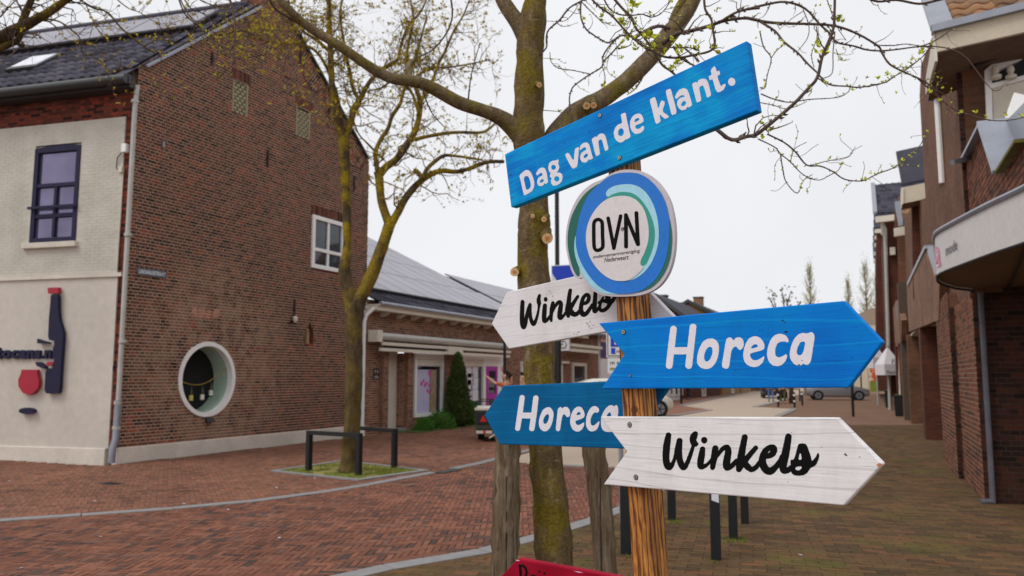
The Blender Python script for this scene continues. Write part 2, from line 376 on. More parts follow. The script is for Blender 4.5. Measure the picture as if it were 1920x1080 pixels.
# ------------------------------------------------------------------ lettering: shapes drawn as strokes and outlines, merged into one flat mesh
def chaikin(P, k=.22, it=1):
    for _ in range(it):
        Q = []
        for i in range(len(P)):
            a, b = P[i], P[(i+1)%len(P)]
            Q += [(a[0]*(1-k)+b[0]*k, a[1]*(1-k)+b[1]*k), (a[0]*k+b[0]*(1-k), a[1]*k+b[1]*(1-k))]
        P = Q
    return P
def ell(cx, cy_, rx, ry, n=20): return [(cx+rx*math.cos(2*math.pi*i/n), cy_+ry*math.sin(2*math.pi*i/n)) for i in range(n)]
def sd_poly(X, Y, P):
    d = np.full(X.shape, 1e9); ins = np.zeros(X.shape, bool)
    for i in range(len(P)):
        (ax,ay),(bx,by) = P[i], P[(i+1)%len(P)]
        ex, ey = bx-ax, by-ay; L = ex*ex+ey*ey+1e-9
        t = np.clip(((X-ax)*ex+(Y-ay)*ey)/L, 0, 1)
        d = np.minimum(d, (X-ax-t*ex)**2+(Y-ay-t*ey)**2)
        c = (ay > Y) != (by > Y)
        if ey: ins ^= c & (X < ax+(Y-ay)/ey*ex)
    d = np.sqrt(d); return np.where(ins, -d, d)
def sd_stroke(X, Y, P, butt=False):
    D = np.full(X.shape, 1e9)
    for i in range(len(P)-1):
        ax,ay,ar = P[i]; bx,by,br = P[i+1]
        ex, ey = bx-ax, by-ay; L = ex*ex+ey*ey+1e-9
        t0 = ((X-ax)*ex+(Y-ay)*ey)/L; t = np.clip(t0, 0, 1)
        d = np.hypot(X-ax-t*ex, Y-ay-t*ey)-(ar+(br-ar)*t)
        if butt: d = np.maximum(d, np.maximum(-t0, t0-1)*math.sqrt(L))
        D = np.minimum(D, d)
    return D
def smooth_path(P, k=4):
    if len(P) < 3: return P
    Q = []; n = len(P)
    for i in range(n-1):
        p0, p1, p2, p3 = P[max(i-1,0)], P[i], P[i+1], P[min(i+2,n-1)]
        for j in range(k):
            t = j/k
            Q.append(tuple(.5*((2*b)+(-a+c)*t+(2*a-5*b+4*c-d)*t*t+(-a+3*b-3*c+d)*t**3) for a,b,c,d in zip(p0,p1,p2,p3)))
    return Q+[P[-1]]
def raster(items, step, wob=0):
    """items: ('p', outline, [holes]) or ('s', stroke) or ('b', butt stroke) -> list of convex polygons"""
    pts = []
    for it in items:
        for p in it[1]: r = p[2] if len(p) > 2 else 0; pts += [(p[0]-r,p[1]-r),(p[0]+r,p[1]+r)]
    x0 = min(p[0] for p in pts)-3*step; x1 = max(p[0] for p in pts)+3*step
    y0 = min(p[1] for p in pts)-3*step; y1 = max(p[1] for p in pts)+3*step
    xs = np.arange(x0, x1, step); ys = np.arange(y0, y1, step); X, Y = np.meshgrid(xs, ys)
    D = np.full(X.shape, 1e9)
    for it in items:
        if it[0] == 'p':
            d = sd_poly(X, Y, it[1])
            for h in it[2]: d = np.maximum(d, -sd_poly(X, Y, h))
        else: d = sd_stroke(X, Y, it[1] if it[0]=='b' else smooth_path(it[1]), it[0]=='b')
        D = np.minimum(D, d)
    if wob: D = D + wob*(np.sin(X*.09+Y*.05)*np.sin(Y*.11-X*.03)+.6*np.sin(X*.31)*np.sin(Y*.27))
    polys = []; ny, nx = D.shape; In = D < 0
    for j in range(ny-1):
        a = In[j,:-1].astype(int)+In[j,1:]+In[j+1,:-1]+In[j+1,1:]
        i = 0
        while i < nx-1:
            if a[i] == 0: i += 1; continue
            if a[i] == 4:
                k = i
                while k < nx-1 and a[k] == 4: k += 1
                polys.append([(xs[i],ys[j]),(xs[k],ys[j]),(xs[k],ys[j+1]),(xs[i],ys[j+1])]); i = k; continue
            c = [(xs[i],ys[j],D[j,i]),(xs[i+1],ys[j],D[j,i+1]),(xs[i+1],ys[j+1],D[j+1,i+1]),(xs[i],ys[j+1],D[j+1,i])]
            q = []
            for k in range(4):
                p, r = c[k], c[(k+1)%4]
                if p[2] < 0: q.append(p[:2])
                if (p[2] < 0) != (r[2] < 0):
                    t = p[2]/(p[2]-r[2]); q.append((p[0]+(r[0]-p[0])*t, p[1]+(r[1]-p[1])*t))
            if len(q) > 2: polys.append(q)
            i += 1
    return polys
def paint(name, items, T, plane, off, mat, parent, step=4, wob=1.2):
    ox, oy, sc = T; p0, n = plane; mb = MB(); w = p0+n*off; cache = {}
    for q in raster(items, step, wob):
        vs = []
        for x,y in q:
            k = (round(x,2),round(y,2))
            if k not in cache: cache[k] = onp(ox+x/sc, oy+y/sc, w, n)
            vs.append(cache[k])
        mb.add(vs, [tuple(range(len(vs)))])
    return mb.build(name, mat, parent)
_tx = {}
def text_polys(txt, bold=0.0):
    cu = bpy.data.curves.new('t','FONT'); cu.body = txt; cu.size = 1; cu.offset = bold; cu.resolution_u = 3
    o = bpy.data.objects.new('t', cu); COL.objects.link(o)
    dg = bpy.context.evaluated_depsgraph_get(); dg.update(); ev = o.evaluated_get(dg); me = ev.to_mesh()
    vs = [tuple(v.co) for v in me.vertices]; fs = [tuple(p.vertices) for p in me.polygons]
    ev.to_mesh_clear(); bpy.data.objects.remove(o); bpy.data.curves.remove(cu)
    return vs, fs
def text3(name, txt, org, u, v, mat, parent, width=None, height=1.0, bold=0.0, thick=None):
    """text in the plane of unit vectors u (along) and v (up), starting at org"""
    vs, fs = text_polys(txt, bold); u, v, org = Vector(u), Vector(v), Vector(org)
    w = max(x for x,_,_ in vs)-min(x for x,_,_ in vs); kx = (width/w) if width else height; mn = min(x for x,_,_ in vs)
    P = [org+u*((x-mn)*kx)+v*(y*height) for x,y,_ in vs]
    mb = MB(); mb.add(P, fs)
    if thick:
        n = Vector(thick); m = len(P); from collections import Counter
        mb.v += [tuple(p-n) for p in P]; ed = Counter()
        for f in fs:
            for i in range(len(f)): ed[tuple(sorted((f[i],f[(i+1)%len(f)])))] += 1
        mb.f += [(a,b,b+m,a+m) for (a,b),c in ed.items() if c == 1]
    return mb.build(name, mat, parent)
# ------------------------------------------------------------------ the signpost
TH = math.radians(42.8)
def yawed(X, Y): return Vector((X*cy-Y*sy, X*sy+Y*cy, 0))
SN = yawed(-math.sin(TH), -math.cos(TH))       # board normals, towards the viewer
SA = yawed(math.cos(TH), -math.sin(TH))        # along the boards, to the right
SYAW = -math.atan2(SA.y, SA.x)
PF = at(1190, 700, 2.2)                        # a point of the post's front face
PLF = (PF+SN*.021, SN)                         # faces of the front boards
tl, tr_, bl, br_ = onp(1139,305,PF,SN), onp(1176,305,PF,SN), onp(1186,1080,PF,SN), onp(1227,1080,PF,SN)
wpost = .5*((tr_-tl).length+(br_-bl).length)
PB = PF-SN*wpost; PLB = (PB, SN)               # back boards touch the rear face
def ext(a, b, z): d = (b-a); return a+d*((z-a.z)/d.z)
post = thing('sign_post', ext(tl,bl,0), 'square scorched pine post carrying the painted direction boards', 'post')
mb = MB(); z0, z1 = -.05, ext(tl,bl,0).z+2.36
a0, b0, a1, b1 = ext(tl,bl,z0), ext(tr_,br_,z0), ext(tl,bl,z1), ext(tr_,br_,z1)
b0 = a0+(b0-a0).normalized()*wpost; b1 = a1+(b1-a1).normalized()*wpost; dn = -SN*wpost
mb.hexa([a0,b0,b0+dn,a0+dn,a1,b1,b1+dn,a1+dn]); mb.build('shaft', post_mat(SYAW, onp(1190,768,PF,SN)), post, bevel=.004)
POST_AX = (tl-bl).normalized()
def roll_of(px0, px1, pl):
    a, b = onp(*px0, *pl), onp(*px1, *pl); d = b-a; return math.atan2(d.z, d.dot(SA))
def chip(parent, plane, pts):
    mb = MB()
    for px,py,r in pts:
        c = onp(px,py,plane[0]+SN*.0006,SN); ring = []
        for k in range(9):
            f = 2*math.pi*k/9; rr = r*(.6+.7*random.random())
            ring.append(c+SA*rr*math.cos(f)+Vector((0,0,1))*rr*.6*math.sin(f))
        mb.add(ring, [tuple(range(9))])
    return mb.build('chipped_spot', M['rust'], parent, kind='stuff')
def screw(parent, px, py, plane, r=.0052):
    c = onp(px, py, plane[0], SN); o = MB().disc(c-SN*.001, SN, r*1.35, .0014, 14).build('screw', M['rust'], parent)
    mb = MB(); mb.disc(c, SN, r, .0026, 16); h = mb.build('screw_head', M['steel'], o, smooth='auto')
    x = MB(); u, v = SA, Vector((0,0,1)); a = random.random()*3
    e1 = u*math.cos(a)+v*math.sin(a); e2 = SN.cross(e1)
    for e,f in ((e1,e2),(e2,e1)): x.obox(c+SN*.0021-e*r*.62-f*.0007, e*r*1.24, f*.0014, SN*.0008)
    x.build('screw_slot', M['ink'], o)
def board(name, pts, plane, thick, mat, label, cat='sign', bev=.003, wavy=True):
    P = [onp(x,y,plane[0],SN) for x,y in pts]
    c = sum(P, Vector())/len(P)-SN*thick/2
    t = thing(name, c, label, cat, 'painted boards on the signpost')
    o = MB().prism(P, -SN*thick).build('board', mat, t, bevel=bev)
    bm = bmesh.new(); bm.from_mesh(o.data); bmesh.ops.dissolve_limit(bm, angle_limit=.02, verts=bm.verts, edges=bm.edges)
    bmesh.ops.recalc_face_normals(bm, faces=bm.faces); bm.to_mesh(o.data); bm.free()
    return t
BL = lambda *c: lin(*c)
# Dag van de klant
r = roll_of((946,289),(1400,76),PLF)
mat_dag = wood_sign('brushed_blue_stain', [(.3,BL(0,92,186)),(.45,BL(0,128,212)),(.56,BL(0,158,220)),(.72,BL(0,112,204))], SYAW, r, 1.0, .12, None, (), .3)
dag = board('direction_board', [(946,289),(1400,76),(1420,207),(958,389)], PLF, .028, mat_dag, 'long tilted blue board lettered Dag van de klant, topmost on the post')
white_l = pbr('white_lettering', BL(226,224,232), .6, .05, 60, bump=.1)
black_l = pbr('black_lettering', BL(10,9,10), .8, .25, 60, bump=.1, spec=.15)
T1, T2 = (960,240,7.68), (1140,120,6.353)
p = lambda o, *h: ('p', chaikin(o, .16), [chaikin(q, .25, 2) for q in h])
paint('lettering', [
 p([(105,680),(190,605),(235,605),(275,640),(305,710),(322,780),(318,850),(290,905),(240,940),(175,975),(155,900),(135,810),(118,740)], [(165,712),(215,685),(240,705),(262,760),(272,820),(262,865),(240,880),(205,895),(195,850),(180,780)]),
 p([(347,660),(360,625),(390,585),(430,567),(465,575),(488,605),(498,640),(510,700),(518,785),(485,808),(475,796),(462,800),(455,820),(430,835),(395,837),(370,815),(360,775),(370,730),(400,700),(440,685),(435,655),(420,645),(395,658),(370,682),(350,675)], [(398,770),(415,745),(445,732),(460,745),(455,768),(430,787),(405,789)]),
 p([(522,575),(530,520),(555,485),(595,468),(640,468),(655,452),(672,460),(668,500),(662,512),(678,540),(678,580),(665,615),(640,645),(690,640),(722,668),(729,710),(715,770),(680,805),(630,829),(590,828),(565,800),(562,760),(570,720),(546,705),(545,675),(560,650),(535,630)], ell(598,566,35,38,10), ell(645,732,39,40,10)),
 p([(758,385),(812,350),(888,480),(905,300),(955,273),(965,290),(942,557),(868,592)]),
 p([(972,295),(985,255),(1015,222),(1055,208),(1090,212),(1115,245),(1130,310),(1150,380),(1168,437),(1120,460),(1100,448),(1090,480),(1050,500),(1010,492),(985,455),(980,400),(1000,360),(1040,330),(1072,312),(1066,285),(1045,275),(1015,290),(990,320),(975,312)], [(1028,420),(1045,385),(1075,366),(1094,378),(1092,405),(1067,428),(1040,434)]),
 p([(1146,160),(1205,118),(1222,135),(1235,105),(1270,80),(1310,78),(1340,105),(1360,170),(1392,305),(1342,337),(1320,260),(1300,190),(1290,170),(1262,165),(1242,195),(1252,270),(1270,377),(1213,407),(1198,370),(1168,250)]),
 ], T1, PLF, .0004, white_l, dag, 3.5)
paint('lettering', [
 p([(150,600),(208,575),(225,660),(250,780),(270,870),(215,902),(205,893),(190,920),(150,938),(110,922),(80,885),(67,822),(80,770),(110,728),(145,710),(170,702),(160,650)], [(118,830),(125,785),(150,763),(175,770),(190,800),(184,842),(160,860),(130,857)]),
 p([(262,690),(275,650),(305,610),(350,590),(390,594),(415,630),(427,675),(405,702),(360,718),(322,735),(332,768),(355,777),(385,764),(405,740),(430,738),(430,775),(402,812),(360,832),(320,832),(285,802),(263,752)], [(308,690),(325,655),(355,640),(377,650),(372,667),(330,692)]),
 p([(493,420),(560,389),(585,470),(597,540),(635,428),(682,455),(645,565),(734,627),(680,657),(612,597),(628,690),(570,719),(540,600)]),
 p([(683,318),(745,287),(785,430),(822,587),(758,614),(723,470)]),
 p([(798,395),(815,350),(850,305),(900,287),(940,298),(965,350),(985,420),(1004,492),(965,517),(945,510),(930,540),(885,554),(845,532),(821,482),(830,430),(865,400),(912,390),(910,373),(880,370),(850,385),(825,414),(805,410)], [(870,485),(885,448),(915,438),(932,455),(927,482),(900,502),(878,502)]),
 p([(1000,235),(1050,210),(1062,225),(1080,190),(1125,174),(1165,178),(1190,213),(1210,290),(1230,374),(1180,405),(1165,350),(1145,280),(1130,257),(1105,262),(1087,285),(1097,350),(1113,437),(1057,462),(1040,400),(1020,320)]),
 p([(1222,70),(1268,23),(1285,50),(1295,90),(1325,78),(1337,125),(1300,140),(1322,210),(1346,268),(1370,243),(1395,233),(1401,260),(1380,302),(1345,327),(1305,340),(1280,300),(1262,240),(1245,180),(1213,197),(1197,145),(1235,130)]),
 p(ell(1474,212,44,49,12)),
 ], T2, PLF, .0004, white_l, dag, 3.5)
screw(dag,1125.5,216.5,PLF); screw(dag,1162,296,PLF)
chip(dag, PLF, [(954,301,.003),(958,328,.003),(959.5,371,.004),(1038,262.5,.002),(1059,268,.0022),(1060,306,.0015),(1070,342,.002),(1105,246,.002),(1105.5,251,.0015)])
# disc
T7, T8 = (1050,310,4.3214), (1100,390,9.82)
rim = chaikin([(470,42),(540,32),(640,38),(720,75),(790,130),(850,210),(890,290),(915,390),(930,500),(932,620),(920,740),(890,850),(840,940),(780,1000),(700,1040),(620,1058),(500,1064),(400,1062),(320,1045),(265,1015),(215,960),(180,905),(150,922),(115,900),(85,840),(60,740),(45,640),(48,540),(65,440),(95,350),(140,260),(200,190),(270,140),(350,112),(400,72)], .25, 2)
z7 = lambda q: [(T7[0]+x/T7[2], T7[1]+y/T7[2]) for x,y in q]
PLD = (PF+SN*.013, SN)
P = [onp(x,y,*PLD) for x,y in z7(rim)]
dsk = thing('round_sign', sum(P,Vector())/len(P), 'round OVN sign with blue, green and pale swirl rings', 'sign', 'painted boards on the signpost')
MB().prism(P, -SN*.012).build('board', pbr('grey_white_rim', BL(196,190,196), .6, .08, 8), dsk)
def layer(q, c, k, nm): return MB().sheet([onp(x,y,PLD[0]+SN*(.0006*k),SN) for x,y in z7(chaikin(q,.25,2))]).build(nm, pbr(nm+'_paint', c, .45, .07, 9, bump=.05), dsk)
layer([(325,142),(250,185),(180,250),(125,340),(85,430),(62,540),(60,640),(75,740),(100,830),(130,890),(152,904),(163,880),(150,800),(150,640),(190,500),(260,330),(330,200),(400,120)], BL(0,94,80), 1, 'dark_green_ring')
layer([(130,540),(112,640),(120,730),(150,820),(190,900),(245,970),(320,1030),(400,1045),(500,1048),(500,960),(300,900),(200,700)], BL(150,208,228), 2, 'pale_blue_ring')
layer([(840,330),(885,420),(905,520),(909,620),(896,740),(868,830),(820,915),(750,985),(680,1018),(600,1034),(560,1000),(700,900),(800,700),(830,500)], BL(0,100,84), 3, 'dark_green_ring')
layer([(470,62),(560,56),(640,65),(715,105),(790,180),(840,260),(870,350),(887,450),(887,560),(877,680),(852,780),(812,870),(762,940),(700,992),(620,1032),(520,1043),(430,1038),(340,1000),(270,940),(210,860),(160,770),(130,670),(126,590),(137,500),(165,380),(210,270),(270,190),(340,130),(400,85)], BL(0,112,206), 4, 'blue_ring')
layer([(368,235),(385,195),(440,165),(520,151),(600,155),(670,190),(730,260),(770,350),(795,450),(802,550),(796,640),(770,730),(730,810),(680,870),(620,915),(550,938),(500,900),(600,700),(640,500),(560,320),(440,280),(385,255)], BL(160,212,230), 5, 'pale_blue_ring')
layer([(338,304),(400,245),(470,217),(540,214),(600,228),(660,280),(710,350),(750,440),(771,540),(761,640),(735,720),(700,800),(672,816),(648,802),(646,770),(640,600),(560,400),(450,300)], BL(36,150,132), 6, 'teal_ring')
layer([(500,245),(570,252),(630,287),(680,350),(707,430),(722,530),(715,620),(690,700),(650,775),(655,815),(682,822),(640,872),(600,905),(545,937),(460,938),(400,920),(330,870),(270,800),(230,720),(208,620),(212,520),(240,430),(290,350),(350,290),(420,255)], BL(214,208,210), 7, 'white_centre')
PL8 = (PLD[0]+SN*.0046, SN)
paint('lettering', [('s',[(130,300,34),(150,240,33),(210,210,33),(268,238,33),(287,300,34),(291,500,34),(298,690,34),(270,750,33),(205,780,33),(155,758,33),(136,690,34),(130,500,34),(130,300,34)]),
 ('b',[(395,185,34),(500,740,34)]),('s',[(395,188,33),(395,190,33)]),('s',[(499,740,34),(500,741,33)]),('s',[(625,148,33),(625,150,33)]),('b',[(625,150,33),(500,740,34)]),
 ('b',[(722,128,36),(725,705,37)]),('s',[(722,130,36),(722,131,36)]),('s',[(725,708,37),(725,709,37)]),('b',[(722,130,34),(940,665,36)]),('b',[(915,92,36),(945,668,37)]),('s',[(915,94,37),(915,95,37)]),('s',[(945,666,37),(945,667,37)])], T8, PL8, 0, black_l, dsk, 5, .6)
def small_text(txt, x0, y0, x1, y1, h, parent, bold=.012, name='small_lettering'):
    o = onp(T8[0]+x0/T8[2], T8[1]+y0/T8[2], *PL8); e = onp(T8[0]+x1/T8[2], T8[1]+y1/T8[2], *PL8)
    up = onp(T8[0]+x0/T8[2], T8[1]+(y0-h)/T8[2], *PL8)-o
    return text3(name, txt, o, (e-o).normalized(), up.normalized()+(e-o).normalized()*.12, M['wine'], parent, (e-o).length, up.length/.72, bold)
M['wine'] = pbr('dark_wine_lettering', BL(66,34,46), .6, .1, 40, bump=0)
small_text('ondernemersvereniging', 115, 930, 975, 812, 62, dsk); small_text('Nederweert', 325, 1000, 770, 945, 88, dsk)
screw(dsk, 1166.7, 429, PL8, .004)
# Horeca, front
r = roll_of((1122,606),(1582,564),PLF)
mat_h = wood_sign('bright_blue_stain', [(.28,BL(0,132,208)),(.5,BL(0,122,212)),(.72,BL(0,102,200))], SYAW, (r+roll_of((1127,729),(1586,727),PLF))/2, .5, .4, (1.1,1.75,1.15,1), [(onp(1427,613,*PLF),.06),(onp(1472,690,*PLF),.05),(onp(1176,650,*PLF),.03)], .35)
hor = board('direction_board', [(1122,606),(1582,564),(1655,641),(1590,727),(1127,729),(1170,664)], PLF, .02, mat_h, 'bright blue arrow board lettered Horeca pointing right')
T3 = (1230,590,6)
p = lambda o, *h: ('p', chaikin(o, .22), [chaikin(q, .25, 2) for q in h])
hS = lambda q: ('s', q)
paint('lettering', [hS([(197,162,37),(172,370,38),(149,572,38)]), hS([(417,140,38),(392,360,38),(368,570,39)]), ('b',[(175,407,40),(370,405,41)]),
 p([(460,500),(468,440),(490,370),(530,300),(580,270),(640,266),(687,295),(710,350),(706,430),(690,500),(660,560),(615,602),(560,614),(500,597),(463,550)], [(540,480),(550,420),(580,370),(610,357),(635,375),(637,430),(615,490),(590,525),(563,530),(545,510)]),
 p([(788,275),(820,253),(850,260),(872,295),(895,260),(940,251),(977,273),(990,320),(982,370),(945,400),(923,387),(905,358),(875,363),(850,400),(838,470),(823,592),(795,610),(760,602),(738,575),(755,480)]),
 p([(980,480),(985,400),(1010,320),(1050,262),(1110,239),(1165,254),(1207,300),(1224,350),(1215,390),(1180,405),(1120,420),(1055,438),(1063,480),(1090,510),(1130,515),(1175,495),(1217,460),(1217,500),(1195,547),(1150,582),(1095,592),(1040,574),(998,537)], [(1065,385),(1080,350),(1110,330),(1140,338),(1152,357),(1120,372)]),
 p([(1246,440),(1262,350),(1295,270),(1345,223),(1405,212),(1462,235),(1487,270),(1494,300),(1480,312),(1440,300),(1390,305),(1355,340),(1340,400),(1340,450),(1360,478),(1400,478),(1435,460),(1470,441),(1477,470),(1457,522),(1422,562),(1370,582),(1308,570),(1263,520)]),
 p([(1503,430),(1520,350),(1555,268),(1600,223),(1650,204),(1700,213),(1745,193),(1777,213),(1785,260),(1770,350),(1752,470),(1737,540),(1700,569),(1675,560),(1660,545),(1640,567),(1590,574),(1543,547),(1508,495)], [(1580,410),(1600,350),(1625,308),(1655,302),(1680,308),(1670,370),(1650,440),(1620,462),(1590,450)])],
 T3, PLF, .0004, white_l, hor)
screw(hor,1169.5,622.5,PLF,.0056); screw(hor,1182.5,704,PLF,.0028)
chip(hor, PLF, [(1380,694,.0018),(1467,601,.003),(1471,604,.002),(1474,622,.004),(1498,684,.0035),(1504,676,.002),(1597,671,.002)])
# Winkels, front
r2 = (roll_of((1125,781),(1568,782),PLF)+roll_of((1131,908),(1582,949),PLF))/2
mat_w = wood_sign('white_board_paint', [(.25,BL(216,214,215)),(.5,BL(232,230,231)),(.75,BL(224,222,223))], SYAW, r2, .45, .5, (.66,.64,.64,1), [(onp(1250,878,*PLF),.04)], .28)
win = board('direction_board', [(1125,781),(1569,783),(1655,870),(1582,948),(1131,908.5),(1175,847)], PLF, .021, mat_w, 'white arrow board lettered Winkels pointing right')
T4 = (1230,800,6)
paint('lettering', [hS([(140,96,32),(122,200,40),(113,300,40),(115,390,39),(142,448,42),(180,430,26),(212,350,20),(240,250,30),(266,160,34)]),
 hS([(264,160,34),(256,280,38),(268,380,36),(306,455,37),(345,420,26),(385,320,24),(418,220,20),(440,175,24)]), hS([(442,80,30),(425,110,40),(415,150,38),(432,190,36),(458,195,20)]),
 hS([(524,252,31),(512,330,38),(500,400,38),(506,448,34),(555,440,22),(600,400,18),(640,350,20)]), ('p',ell(542,152,36,37),[]), hS([(668,244,36),(656,330,38),(636,460,28)]), hS([(645,390,20),(700,310,22),(755,245,26),(800,236,34),(812,290,38),(795,390,42),(798,455,40),(850,440,30),(905,385,26)]),
 hS([(998,118,34),(978,220,37),(958,330,42),(945,430,46),(932,480,32)]), hS([(1122,238,27),(1060,310,30),(1010,370,34),(990,400,36)]), hS([(990,390,34),(1025,445,38),(1075,482,30),(1125,455,28),(1165,400,24)]),
 hS([(1225,335,26),(1280,325,32),(1318,290,38),(1328,245,34),(1295,228,30),(1240,262,34),(1205,330,40),(1198,410,44),(1235,480,44),(1285,500,42),(1340,460,34),(1390,390,26),(1415,330,22)]),
 hS([(1490,112,37),(1472,220,42),(1450,330,46),(1430,420,46),(1435,490,38),(1490,485,34),(1540,440,26)]),
 p([(1600,193),(1640,186),(1690,193),(1720,270),(1745,340),(1752,390),(1795,345),(1822,285),(1840,320),(1822,390),(1790,442),(1735,465),(1702,522),(1660,547),(1600,554),(1540,542),(1512,500),(1530,432),(1510,422),(1512,372),(1552,370),(1575,290)], [(1598,372),(1618,298),(1628,298),(1642,376)], [(1563,462),(1600,446),(1642,445),(1632,480),(1600,494),(1570,482)])],
 T4, PLF, .0004, black_l, win)
screw(win,1180.5,796.5,PLF,.0056); screw(win,1192.3,895,PLF,.0056)
chip(win, PLF, [(1585,852,.0035),(1587,854,.002),(1612,857,.0015),(1477,903,.0015),(1484,811,.0012),(1540,838,.0012),(1240,836,.0012)])
MB().sheet([onp(x,y,PLF[0]+SN*.0008,SN) for x,y in [(1648,868),(1655,870),(1650,876),(1643,872)]]).build('bare_corner', pbr('bare_wood', BL(186,110,80), .8), win)
# Winkels, back
r3 = (roll_of((950,547),(1072,518),PLB)+roll_of((953,654),(1135,625),PLB))/2
mat_w2 = wood_sign('older_white_paint', [(.25,BL(214,211,213)),(.5,BL(228,225,227)),(.75,BL(221,218,220))], SYAW, r3, .3, .25, (.78,.76,.76,1), (), .3)
wib = board('direction_board', [(921.5,607),(950,547.5),(1248,478),(1203,532),(1268,599),(954,654)], PLB, .021, mat_w2, 'white arrow board lettered Winkels pointing left behind the round sign')
T5 = (960,540,9.6)
paint('lettering', [hS([(190,248,36),(184,350,40),(180,500,42),(184,620,44),(208,700,44),(240,640,36),(262,520,34),(290,400,32),(325,300,32)]), hS([(325,300,30),(320,420,34),(340,560,34),(385,645,40),(428,580,30),(462,470,24),(480,370,22),(488,290,30)]), hS([(495,132,26),(480,200,36),(485,270,38),(505,285,22)]),
 ('p',ell(605,204,35,44),[]), hS([(592,315,38),(582,430,42),(578,540,42),(588,594,40),(645,560,30),(690,490,22)]), hS([(736,270,34),(715,380,38),(705,490,32),(706,590,24)]), hS([(715,450,24),(775,330,28),(840,255,34),(880,275,36),(868,390,44),(856,500,44),(872,540,38),(925,500,28),(975,430,26)]),
 hS([(1048,42,34),(1030,150,38),(1018,280,44),(1002,400,50),(1012,505,34)]), hS([(1182,152,28),(1135,225,32),(1075,320,40),(1040,380,44)]), hS([(1040,390,46),(1080,450,50),(1130,475,44),(1185,450,38),(1225,400,32)]),
 hS([(1255,290,26),(1330,268,34),(1375,220,36),(1380,150,36),(1345,118,32),(1285,170,34),(1252,280,38),(1240,390,42),(1275,470,48),(1330,462,40),(1390,390,34),(1440,300,26)]),
 hS([(1500,90,36),(1492,220,40),(1482,330,44),(1490,415,42),(1535,385,30),(1580,330,26)]),
 hS([(1560,268,24),(1620,235,30),(1700,235,40),(1780,245,44),(1835,190,34),(1850,150,28)]), hS([(1640,170,22),(1600,250,26),(1578,340,28),(1592,395,34),(1640,405,34),(1710,360,36),(1770,270,38)]), hS([(1720,150,48),(1735,240,52)])],
 T5, PLB, .0004, black_l, wib)
chipm = pbr('brown_speck', BL(172,150,136), .9)
mb = MB()
for (cx_,cy_) in [(1032,549),(1103,605),(1110,612),(1080,625)]:
    for _ in range(7):
        c = onp(cx_+random.gauss(0,3.5), cy_+random.gauss(0,4), PLB[0]+SN*.0006, SN); rr = .0008+.0016*random.random()
        mb.add([c+SA*rr*math.cos(k)+Vector((0,0,rr*math.sin(k))) for k in (0,1,2.1,3.1,4.2,5.3)], [tuple(range(6))])
mb.build('brown_speck', chipm, wib, kind='stuff')
# Horeca, back
r4 = (roll_of((944,723),(1133,715.6),PLB)+roll_of((936,833),(1172,841),PLB))/2
mat_h2 = wood_sign('teal_blue_stain', [(.28,BL(0,84,134)),(.5,BL(0,98,152)),(.75,BL(0,108,162))], SYAW, r4, .5, .45, (1.5,1.5,1.3,1), (), .5)
hob = board('direction_board', [(908,778.5),(944,723),(1264,710),(1216,776),(1272,845),(936.5,833)], PLB, .021, mat_h2, 'darker teal blue arrow board lettered Horeca pointing left')
T6 = (950,740,8)
p = lambda o, *h: ('p', chaikin(o, .22), [chaikin(q, .25, 2) for q in h])
paint('lettering', [hS([(232,42,38),(200,280,40),(165,505,38)]), hS([(438,50,40),(408,300,42),(378,508,40)]), ('b',[(210,310,44),(392,315,45)]),
 p([(480,410),(500,320),(540,230),(600,187),(660,191),(700,250),(705,320),(686,410),(657,490),(612,542),(570,553),(518,532),(488,480)], [(545,400),(560,340),(600,292),(630,293),(638,340),(620,400),(590,438),(558,437)]),
 p([(766,215),(800,183),(820,188),(832,212),(860,185),(905,182),(942,220),(954,280),(947,325),(910,340),(890,325),(875,295),(850,295),(832,330),(815,430),(802,532),(770,552),(736,532),(740,470),(755,330)]),
 p([(950,400),(963,310),(1000,225),(1060,176),(1120,184),(1162,250),(1172,320),(1150,350),(1090,375),(1028,393),(1040,440),(1070,460),(1110,445),(1162,410),(1164,450),(1140,512),(1090,552),(1040,554),(988,522),(958,460)], [(1043,307),(1060,268),(1090,255),(1112,280),(1110,295),(1075,308)]),
 p([(1188,400),(1200,310),(1240,220),(1290,173),(1340,170),(1382,205),(1387,250),(1360,272),(1320,265),(1285,300),(1260,360),(1258,420),(1275,465),(1320,460),(1360,420),(1391,390),(1387,450),(1360,512),(1320,547),(1260,554),(1213,517),(1190,460)]),
 p([(1410,400),(1430,300),(1480,210),(1540,159),(1590,158),(1610,180),(1645,150),(1674,190),(1672,300),(1645,450),(1620,545),(1560,560),(1470,557),(1423,500)], [(1495,330),(1520,280),(1550,260),(1565,290),(1565,330),(1540,430),(1500,440)])],
 T6, PLB, .0004, white_l, hob)
# red board, back, mostly below the picture
mat_r = wood_sign('crimson_board_paint', [(.3,BL(120,0,26)),(.55,BL(150,6,40)),(.75,BL(172,24,56))], SYAW, roll_of((971,1044),(1157,1079),PLB), .5, .3)
redb = board('direction_board', [(908,1112),(970.5,1047),(1240,1096),(1236,1246),(934,1192)], PLB, .028, mat_r, 'crimson arrow board pointing left, lowest on the post', bev=.005)
T9 = (920,1030,7.385)
paint('lettering', [hS([(405,225,20),(412,300,20),(416,400,20),(420,540,20)]), hS([(410,225,15),(455,232,18),(490,280,18),(495,340,18),(470,385,18),(420,400,16)]), hS([(440,400,18),(500,540,20)]),
 hS([(560,470,14),(630,455,14),(620,385,16),(585,368,15),(552,390,16),(545,470,17),(565,530,16),(620,545,14)]),
 ('p',ell(673,310,14,17),[]),('p',ell(742,333,14,18),[]), hS([(715,410,17),(725,560,17)])], T9, PLB, .0006, black_l, redb, 3, .5)
worn = pbr('worn_paint', BL(224,170,200), .7)
